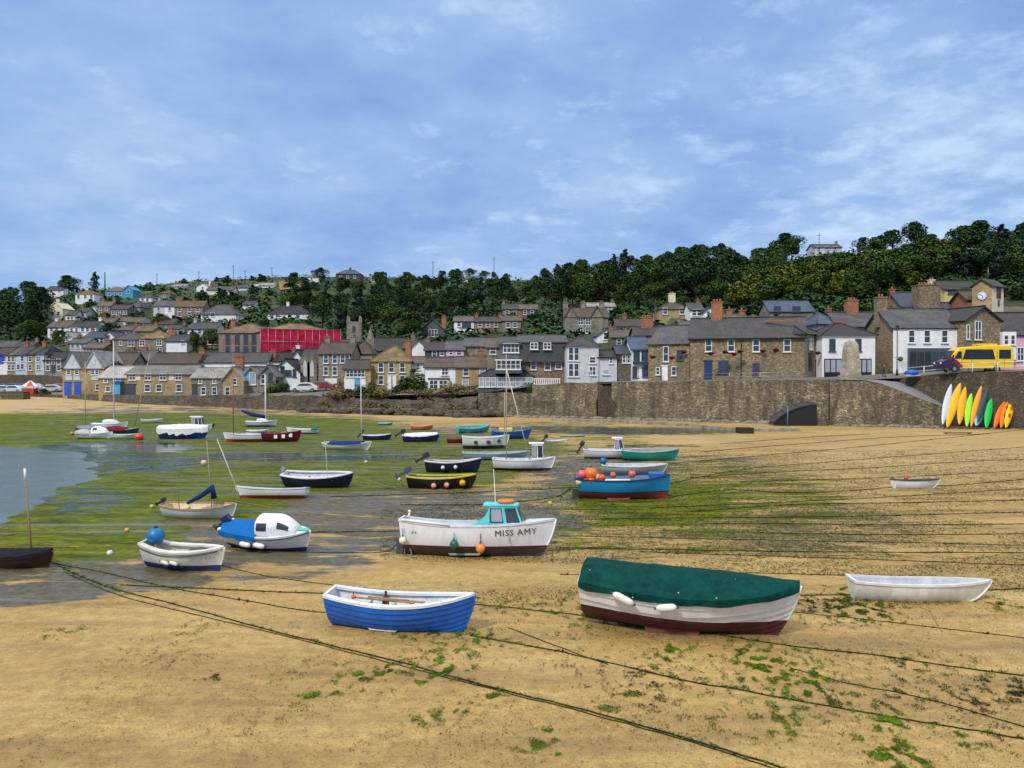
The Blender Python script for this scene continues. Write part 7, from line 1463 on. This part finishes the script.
# kayaks and boards leaning by the slipway
def kayak(label, pxb, pyb, pxt, pyt, width, col, well=None, cat='kayak', name='kayak', stripe=None):
    Y = 800*CH/(pyb-372) if False else 83.4; a = at(pxb, pyb, Y); a.z = max(a.z, .12); c_ = at(pxt, pyt, Y+2.2); d = c_-a; L_ = d.length; d.normalize()
    o = empty(name, a, 0, label, cat); side = d.cross(Vector((0, -1, 0))).normalized(); nrm = side.cross(d).normalized()
    if nrm.y > 0: nrm = -nrm
    q = MB(); rows = []; n = 20
    for k in range(n+1):
        t = k/n; w_ = width*.64*max(.02, math.sin(math.pi*t)**.62); h = .16*max(.05, math.sin(math.pi*t)**.5); c0 = d*(t*L_)-nrm*0.12*(1-4*(t-.5)**2)*0+nrm*.25*(2*t-1)**2*.35
        rows.append([c0+side*w_*math.cos(j*math.pi/6)+nrm*h*math.sin(j*math.pi/6) for j in range(12)])
    q.grid(rows, 0, True, True); q.build('hull', paint(col, .3, .08), o)
    if well:
        for t in (.42, .68):
            q = MB(); q.grid([[d*((t+u*.07)*L_)+side*width*.26*math.cos(j*math.pi/6)*w2+nrm*.165 for j in range(12)] for u, w2 in ((-1, .4), (-.4, 1), (.4, 1), (1, .4))], 0, True, True); q.build('seat', paint(well, .5, .2), o)
    if stripe:
        q = MB(); q.tube([d*(t/10*L_)+nrm*(.17*max(.1, math.sin(math.pi*t/10)**.5)+.02) for t in range(1, 10)], .05, 5); q.build('stripe', paint(stripe, .4), o)
    return o
YL = (.85, .47, .01); OR = (.85, .33, .01)
kayak('pale grey surfboard, leftmost of the boards leaning by the slipway', 942, 425, 951, 384, .62, (.55, .60, .68), cat='surfboard', name='surfboard')
kayak('widest golden yellow kayak, second from the left of the leaning row', 946.5, 428, 960, 383, .80, YL)
kayak('amber kayak, third from the left of the leaning row', 958.5, 425, 965, 387, .72, (.80, .38, .01))
kayak('lime green kayak in the leaning row', 966, 427, 971, 393.5, .66, (.33, .80, .03))
kayak('narrow orange-yellow kayak between the lime one and the dark board', 970.5, 427, 981, 386, .55, OR)
kayak('dark slate board standing behind the pale blue board', 977, 423, 988, 388, .62, (.03, .06, .08), cat='surfboard', name='surfboard')
kayak('short pale blue and white board propped beside the green kayak', 975, 426, 984, 403, .80, (.30, .65, .85), cat='surfboard', name='surfboard', stripe=(.75, .78, .8))
kayak('bright green kayak, right end of the main row', 985.5, 429, 991, 399, .70, (.01, .55, .08))
kayak('deep orange kayak, left one of the separate group of three', 993.5, 430, 1005, 401, .62, (.85, .17, .01))
kayak('orange and red kayak, middle one of the separate group of three', 1000, 431, 1009, 399.5, .60, (.80, .22, .01), (.55, .02, .01))
kayak('yellow kayak with orange wells, right one of the separate group of three', 1005, 431.5, 1013, 400, .66, (.85, .55, .02), (.8, .25, .01))
q = MB(); g = G(959, 434)
for k in range(4): q.box((0, .12*k, .16-.02*k), (2.6, .10, .06))
for x in (-1.1, 1.1): q.box((x, .18, .05), (.1, .45, .16))
tag(q.build('pallet', M['wood'], loc=g), 'low grey wooden pallet on the sand below the kayaks', 'pallet')
# granite obelisk
p = at(850.5, 379, 91.8); r = empty('obelisk', (p.x, p.y, 5.1), .12, 'pale weathered granite obelisk with rounded top on the quay corner', 'monument'); gm = stonemat('pale_granite', [(.36, .32, .24), (.42, .38, .29), (.31, .28, .21)], 1.8, (.24, .21, .15), .03, .4, 2.4)
q = MB(); q.box((0, 0, .25), (2.2, 1.7, .5)); q.build('plinth', gm, r); q = MB(); rows = []
for k in range(14):
    f = k/13; z = .5+4.1*f; w_ = (.92-.32*f)*(1 if f < .85 else math.sqrt(max(.02, 1-((f-.85)/.15)**2*.96))); rows.append([(w_*x_, w_*y_*.75, z) for x_, y_ in ((-1, -1), (0, -1.06), (1, -1), (1, 0), (1, 1), (0, 1), (-1, 1), (-1, 0))])
q.grid(rows, 0, False, True, flip=True); q.build('shaft', gm, r)
# lamp post
p = at(897, 377, 94.5); r = empty('lamp_post', (p.x, p.y, 5.35), 0, 'black lamp post with a hanging basket outside the white shop', 'lamp post'); q = MB(); q.tube([(0, 0, 0), (0, 0, .9), (0, 0, 1.0), (0, 0, 5.6)], [.13, .12, .07, .05], 8); q.box((0, 0, 2.4), (.9, .05, .05)); q.build('post', M['black'], r)
q = MB(); q.tube([(0, 0, 5.6), (0, 0, 5.75), (0, 0, 6.15), (0, 0, 6.35)], [.08, .16, .26, .04], 8, sm=False); q.build('lamp_head', M['charcoal'], r)
q = MB(); q.ball((.4, 0, 2.2), .3, n=10, wob=.4); q.build('flower_basket', LM['mid'], r)
# railings
def railing(label, pts, h=1.0, step=1.9, mat='frame', name='railing'):
    P = [Vector(PX(*p_)) for p_ in pts]; o = P[0]; r = empty(name, o, 0, label, 'railing'); q = MB()
    for zz in (h, h*.55): q.tube([p-o+Vector((0, 0, zz)) for p in P], .03, 5)
    q.build('rail', M[mat], r)
    for a, b_ in zip(P, P[1:]):
        n = max(1, int((b_-a).length/step))
        for k in range(n): p = a+(b_-a)*k/n-o; q = MB(); q.tube([p, p+Vector((0, 0, h+.05))], .05, 5); q.build('post', M[mat], r)
railing('white post and rail fence along the road above the slipway, under the minibus', [(901, 93.0, 5.35), (948, 89.0, 5.8), (1024, 84.0, 6.08), (1120, 78, 6.2)], 1.05, 2.1)
railing('thin grey handrail along the quay top in front of the inn', [(700, 97.6, 4.85), (760, 94.2, 5.0), (800, 92.4, 5.1)], .9, 3.0, 'steel')
r = empty('railing', PX(533, 107.6, 4.25), 0, 'short white balustrade beside the conservatory', 'railing'); x0, x1 = PX(533, 107.6, 0)[0], PX(561, 105.9, 0)[0]; W_ = x1-x0; q = MB(); q.box((W_/2, -.8, .85), (W_, .1, .1)); q.box((W_/2, -.8, .12), (W_, .1, .08)); q.build('rail', M['white'], r)
for k in range(13): q = MB(); q.box((W_*(k+.5)/13, -.8, .48), (.12, .08, .64)); q.build('baluster', M['white'], r)
# flower baskets on the inn
for i, (px, py, Y) in enumerate(((711, 353.5, 98), (725, 352, 98), (734, 354, 98), (740, 351.5, 98), (763, 351, 98), (776, 350, 98), (787, 352, 98), (796, 350, 98), (653, 357, 101.5), (672, 358, 101.5), (684, 352, 101.5), (818, 353, 97.5))):
    q = MB(); q.ball((0, 0, 0), .27, (1.25, .8, .7), 14, wob=.9)
    o = q.build('flower_basket', paint((.15, .02, .025), .85, .6, scale=12), loc=at(px, py, Y-.35)); tag(o, 'dark red flower basket on the long brown stone inn' if px < 800 and px > 690 else 'dark red flower basket on the cottage with the white bay, near px'.replace(', near px', '') if px < 690 else 'dark red flower basket by the black doorway', 'flower basket', 'flower baskets of the inn' if px > 690 and px < 800 else ('flower baskets of the cottage' if px < 690 else None))
# minibus
p = at(941, 375, 88.3); r = empty('minibus', (p.x, p.y, 5.97), R(-4), 'yellow minibus with dark windows and a purple-black nose, facing left', 'minibus'); Lb, Wb, Hb = 8.3, 2.2, 2.9; r.scale = (.93, .93, 1.04)
prof = [(0.1, .45), (0.0, .75), (.15, 1.15), (1.0, 1.45), (1.75, 2.35), (2.3, 2.66), (5.3, 2.86), (7.9, 2.86), (8.2, 2.6), (8.3, 1.4), (8.25, .42)]
m, t, b_ = newmat('bus_paint'); c = N(t, 'ShaderNodeTexCoord'); sx = N(t, 'ShaderNodeSeparateXYZ'); L(t, c.outputs['Object'], sx.inputs[0])
nzb = N(t, 'ShaderNodeTexNoise', i_Scale=1.2, i_Detail=1); L(t, c.outputs['Object'], nzb.inputs['Vector'])
ff = math_(t, 'ADD', math_(t, 'ADD', sx.outputs[0], math_(t, 'MULTIPLY', sx.outputs[2], 1.3)), math_(t, 'MULTIPLY', nzb.outputs[0], 1.2))
L(t, ramp(t, math_(t, 'DIVIDE', ff, 10), [(0, (.03, .012, .05)), (.34, (.16, .02, .03)), (.39, (.78, .50, .02))], 'CONSTANT'), b_.inputs['Base Color']); b_.inputs['Roughness'].default_value = .3
q = MB(); rows = []
for yy, ins in ((0, .12), (.08, 0), (Wb-.08, 0), (Wb, .12)): rows.append([(x, yy, z if z < 1 else z-ins*(.5 if z < 2 else 1)) for x, z in prof])
q.grid(rows, 0, False); q.quad(rows[0][::-1]); q.quad(rows[-1]); q.quad([rows[0][0], rows[-1][0], rows[-1][-1], rows[0][-1]][::-1]); q.build('body', m, r)
for x0, x1, z0, z1, sl_ in ((1.45, 2.35, 1.42, 2.22, .55), (2.45, 6.2, 1.36, 2.42, .35), (6.6, 7.95, 1.42, 2.38, .0)):
    for yy in (-.015, Wb+.015):
        q = MB(); c4 = [(x0, yy, z0), (x1, yy, z0), (x1-(.0 if x1 > 7 else .3 if x1 > 6 else 0), yy, z1), (x0+sl_, yy, z1)]; q.quad(c4); q.quad(c4[::-1]); q.build('window', M['glass'], r)
q = MB(); c4 = [(.98, .15, 1.5), (.98, Wb-.15, 1.5), (1.68, Wb-.2, 2.3), (1.68, .2, 2.3)]; q.quad([(x-.03, y, z+.02) for x, y, z in c4]); q.build('windscreen', M['glass'], r)
q = MB(); q.box((5.5, Wb/2, 2.95), (2.2, 1.4, .2)); q.build('air_conditioner', paint((.78, .5, .02), .4), r)
for x in (1.55, 6.35):
    for yy in (.1, Wb-.1):
        q = MB(); q.tube([(x, yy-.12, .38), (x, yy+.12, .38)], .38, 18); w_ = q.build('wheel', M['black'], r); q = MB(); q.tube([(x, yy-.14, .38), (x, yy+.14, .38)], .2, 12); q.build('rim', M['steel'], w_)
for yy in (.25, Wb-.25): q = MB(); q.ball((.08, yy, .95), .16, (.5, 1, .8), 10); q.build('headlight', M['white'], r)
q = MB(); q.box((1.3, -.2, 1.7), (.08, .3, .28)); q.build('wing_mirror', M['black'], r)
q = MB()
for x in (2.4, 3.5, 6.4, 7.2): q.box((x, -.012, 1.35), (.03, .02, 1.7))
q.box((5.2, -.012, 1.0), (6.0, .02, .03)); q.build('panel_seam', M['charcoal'], r)
for yy in (.3, Wb-.3): q = MB(); q.box((8.31, yy, 1.1), (.05, .2, .5)); q.build('tail_light', M['red'], r)
# blue covered tub on the road
r = empty('covered_dinghy', at(905, 375, 91.5), 0, 'bright blue covered dinghy on the road above the slipway', 'dinghy'); r.location.z = 5.55; q = MB(); q.ball((.75, 0, .35), .7, (1.15, .9, .55), 14); q.build('cover', M['blue'], r); q = MB(); q.box((.75, 0, .08), (1.6, .9, .16)); q.build('hull', M['grey'], r)
# steel hatch shelter at the wall foot
g = G(776, 426); r = empty('boat_shelter', (g.x, 89.6, 0), R(-6), 'curved dark steel shelter roof with a black opening at the foot of the quay wall', 'shelter')
q = MB(); rows = []
for k in range(15):
    x = 4.6*k/14; z = .55+1.95*math.sin(k/14*math.pi/2)**.75; rows.append([(x, -1.1+.25*k/14, z-.12), (x, -1.1+.25*k/14, z), (x, 1.6, z+.15)])
q.grid(rows, 0, True); q.build('roof', M['ribbed'], r, sharp=40)
for x in (1.2, 2.6, 4.0): q = MB(); z = .55+1.95*math.sin(x/4.6*math.pi/2)**.75; q.tube([(x, -.9, z+.04), (x, 1.5, z+.2)], .05, 5); q.build('rib', M['ribbed'], r)
q = MB(); q.quad([(0, -.75, -.2)]+[(4.6*k/14, -.75, .5+1.95*math.sin(k/14*math.pi/2)**.75) for k in range(15)]+[(4.6, -.75, -.2)]); q.build('opening', M['black'], r)
q = MB(); q.quad([(0, -.76, -.2), (0, -.76, .5), (0, 1.6, .6), (0, 1.6, -.2)]); q.build('end_wall', M['ribbed'], r); q = MB(); q.tube([(1.3, -1.5, -.1), (1.3, -1.5, 2.3)], .06, 6); q.build('pole', paint((.02, .25, .24), .5), r)
q = MB(); rows = []
for k in range(9):
    f = k/8; rows.append([(-1.4+.9*f, .9, .0+2.4*f**.8*1.0), (-1.4+.7*f, -.5+.9*f, 2.4*f**.8), (1.4-.9*f, -.4+.9*f, 2.4*f**.8), (1.4-.5*f, .9, 2.4*f**.8)])
q.grid(rows, 0, True, flip=True); g2 = at(816, 420, 89.3); g2.z = -.05; tag(q.build('rock_pile', M['quay'], loc=g2), 'rounded stone buttress base right of the dark steel shelter', 'buttress')
# ledges and blocks on the far sand
def ledge(name, label, pts, w_, h, mat): 
    q = MB(); o = G(*pts[0]); rows = []
    for p_ in pts: g = G(*p_); rows.append([(g.x-o.x, g.y-o.y, -.3), (g.x-o.x, g.y-o.y, h), (g.x-o.x, g.y-o.y+w_, h), (g.x-o.x, g.y-o.y+w_, -.3)])
    q.grid(rows, 0, False, flip=False); q.quad(rows[0]); q.quad(rows[-1][::-1]); tag(q.build(name, mat, loc=(o.x, o.y, 0)), label, 'ledge' if name == 'stone_ledge' else 'block')
cm = paint((.34, .30, .22), .85, .3, scale=1.5)
ledge('stone_ledge', 'low pale concrete ledge running across the far sand below the quay', [(552, 421), (610, 422.5), (680, 426), (742, 432)], .8, .32, cm)
ledge('stone_block', 'dark green weedy block at the end of the pale ledge', [(739, 433.5), (754, 433.8)], 1.2, .55, paint((.03, .04, .03), .7))
ledge('stone_ledge', 'short pale concrete apron in front of the steel shelter', [(756, 431.8), (800, 431.5)], 1.6, .30, cm)
g = at(25, 408, 145); q = MB(); q.box((2, 0, .5), (4.0, 2.0, 1.5)); q.box((2, 0, 1.28), (4.1, 2.1, .1)); tag(q.build('concrete_block', paint((.13, .12, .08), .9, .3), loc=(g.x, 139, sand_z(g.x, 139))), 'weathered square concrete block alone on the far left sand', 'block')
# parked cars
def car(label, px, Y, col, rz=0, z=None):
    x = (px-512)/F*Y; r = empty('parked_car', (x, Y, (hill_z(x, Y) if z is None else z)+.04), R(rz), label, 'car'); P_ = [(0, .3), (0, .75), (.9, .92), (1.5, 1.42), (2.9, 1.46), (3.7, 1.0), (4.15, .92), (4.2, .35)]
    q = MB(); rows = []
    for yy, i_ in ((-.85, .1), (-.78, 0), (.78, 0), (.85, .1)): rows.append([(a-2.1, yy*(.86 if b_ > 1.2 else 1), b_-i_*(b_ > .6)) for a, b_ in P_])
    q.grid(rows, 0, False); q.quad(rows[0][::-1]); q.quad(rows[-1]); q.build('body', paint(col, .25, .04), r)
    for yy in (-.80, .80):
        q = MB(); c4 = [(-1.1, yy*1.065, .95), (1.45, yy*1.065, .97), (.75, yy*.94, 1.34), (-.55, yy*.94, 1.32)]; q.quad(c4); q.quad(c4[::-1]); q.build('window', M['glass'], r)
    for xx in (-1.35, 1.3):
        for yy in (-.8, .8): q = MB(); q.tube([(xx, yy-.1, .31), (xx, yy+.1, .31)], .31, 12); w_ = q.build('wheel', M['black'], r); q = MB(); q.tube([(xx, yy-.12, .31), (xx, yy+.12, .31)], .17, 8); q.build('rim', M['steel'], w_)
    for yy in (-.6, .6): q = MB(); q.box((-2.1, yy, .7), (.06, .3, .12)); q.build('headlight', M['white'], r)
for a in (('silver-blue hatchback, leftmost of the front row of parked cars', 2, 155, (.35, .42, .52), 8), ('pale silver saloon in the front row of parked cars', 14, 155, (.50, .55, .62), -5), ('dark green van-like car behind the silver saloon', 22, 162, (.02, .04, .04), 0), ('black car in the back row by the wall, far left', 1, 163, (.015, .015, .02), 0), ('dark grey car between the saloon and the kiosk', 12, 163, (.05, .055, .06), 0),
    ('pale car just right of the dark shrub', 51, 154, (.45, .48, .52), 10), ('deep red car right of the dark shrub', 58, 156.5, (.30, .02, .03), 0), ('white car behind the red and white kiosk', 33, 161, (.6, .6, .6), 0), ('dark red car parked left of the white porch', 321, 124, (.25, .015, .02), 0), ('pale upturned-looking car roof below the chapel', 305, 122.5, (.6, .6, .58), 0)): car(*a)
# kiosk with red and white top
x, Y = (30.5-512)/F*152.5, 152.5; r = empty('kiosk', (x, Y, 1.75), 0, 'red and white striped tent-topped kiosk in the car park', 'kiosk'); q = MB(); q.box((0, 0, .55), (2.0, 1.6, 1.1)); q.build('counter', M['red'], r)
for i in range(8):
    q = MB(); a0, a1_ = i*math.pi/4, (i+1)*math.pi/4; q.quad([(0, 0, 2.7), (1.6*math.cos(a0), 1.4*math.sin(a0), 1.6), (1.6*math.cos(a1_), 1.4*math.sin(a1_), 1.6)]); q.quad([(0, 0, 2.69), (1.6*math.cos(a1_), 1.4*math.sin(a1_), 1.59), (1.6*math.cos(a0), 1.4*math.sin(a0), 1.59)]); q.build('canopy_panel', M['white' if i % 2 else 'red'], r)
for x_, y_ in ((-1, -.8), (1, -.8), (1, .8), (-1, .8)): q = MB(); q.tube([(x_, y_, 0), (x_, y_, 1.9)], .04, 5); q.build('pole', M['steel'], r)
# people
def person(p, rz, label, shirt, trousers, hair=(.05, .03, .02), h=1.72, stride=.12, arm=.1):
    V = [(0, 0, .95), (0, 0, 1.15), (0, 0, 1.38), (0, 0, 1.50), (0, -.01, 1.60), (0, -.01, 1.70), (.17, 0, 1.40), (.24, arm, 1.14), (.23, arm+.12, .93), (-.17, 0, 1.40), (-.24, -arm*.6, 1.14), (-.23, -arm*.3, .92), (.09, 0, .88), (.10, stride, .50), (.10, stride*.9, .08), (.10, stride+.14, .03), (-.09, 0, .88), (-.10, -stride*.6, .50), (-.10, -stride*1.4, .09), (-.10, -stride*1.2+.12, .03)]
    E = [(0, 1), (1, 2), (2, 3), (3, 4), (4, 5), (2, 6), (6, 7), (7, 8), (2, 9), (9, 10), (10, 11), (0, 12), (12, 13), (13, 14), (14, 15), (0, 16), (16, 17), (17, 18), (18, 19)]
    Rr = [.15, .14, .16, .065, .09, .085, .07, .05, .035, .07, .05, .035, .10, .065, .045, .04, .10, .065, .045, .04]
    me = bpy.data.meshes.new('body'); me.from_pydata(V, E, []); me.update(); o = bpy.data.objects.new('person', me); COL.objects.link(o)
    md = o.modifiers.new('s', 'SKIN')
    if not me.skin_vertices: bm = bmesh.new(); bm.from_mesh(me); bm.verts.layers.skin.verify(); bm.to_mesh(me); bm.free()
    for v, rr in zip(me.skin_vertices[0].data, Rr): v.radius = (rr, rr*.8)
    me.skin_vertices[0].data[0].use_root = True; o.modifiers.new('d', 'SUBSURF').render_levels = 1
    m, t, b_ = newmat('clothes_and_skin'); c = N(t, 'ShaderNodeTexCoord'); s_ = N(t, 'ShaderNodeSeparateXYZ'); L(t, c.outputs['Object'], s_.inputs[0])
    L(t, ramp(t, math_(t, 'DIVIDE', s_.outputs[2], 2), [(0, (.03, .03, .03)), (.05, trousers), (.48, shirt), (.745, (.55, .33, .24))], 'CONSTANT'), b_.inputs['Base Color']); b_.inputs['Roughness'].default_value = .8; me.materials.append(m)
    o.location = p; o.rotation_euler = (0, 0, rz); o.scale = (h/1.78,)*3; tag(o, label, 'person')
    q = MB(); q.ball((0, .02, 1.72), .10, (1, 1, .95), 10); hh = q.build('hair', paint(hair, .8), o); return o
x, Y = (41-512)/F*150.6, 151.6; person((x, Y, 1.68), .4, 'person in a white top and pale trousers standing by the kiosk', (.7, .7, .7), (.45, .45, .45))
x, Y = (805-512)/F*94.5, 94.5; 
x = PX(884, 93.5, 0)[0]; person((x, 93.5, 5.22), 1.4, 'person in dark clothes standing on the road right of the obelisk', (.03, .04, .07), (.03, .03, .04))
# poles on the skyline and in the town
def pole(px, pyb, pyt, label, r_=.16, bar=True):
    p = H(px, pyb); h = zat(pyt, p.y)-hill_z(p.x, p.y); r = empty('utility_pole', (p.x, p.y, hill_z(p.x, p.y)), 0, label, 'pole'); q = MB(); q.tube([(0, 0, -1), (0, 0, h)], [r_, r_*.7], 6); q.build('post', M['charcoal'], r)
    if bar: q = MB(); q.box((0, 0, h*.92), (1.6, .12, .12)); q.build('crossbar', M['charcoal'], r)
for a in ((105, 292, 272, 'thick dark mast on the skyline right of the open-branched pine', .35, False), (157, 287, 273, 'skyline pole right of the blue house'), (199, 286, 271, 'skyline pole at the left end of the hilltop row'), (233.5, 285, 265, 'taller skyline pole above the cream bungalow'), (245, 285, 270, 'thin skyline pole beside the taller one'), (272, 284, 267, 'skyline pole left of the tan field'), (433, 284, 261, 'skyline pole left of the round trees'), (494, 283, 257, 'skyline pole among the round trees'), (819, 262, 233, 'aerial mast behind the skyline house', .12), (655, 330, 302, 'pole in front of the wood by the ochre stone house', .09), (563, 334, 306, 'thin pole left of the stone manor', .08), (78, 322, 304, 'pole in the upper left gardens', .12)): pole(*a)
print('built', len(S.objects), 'objects')
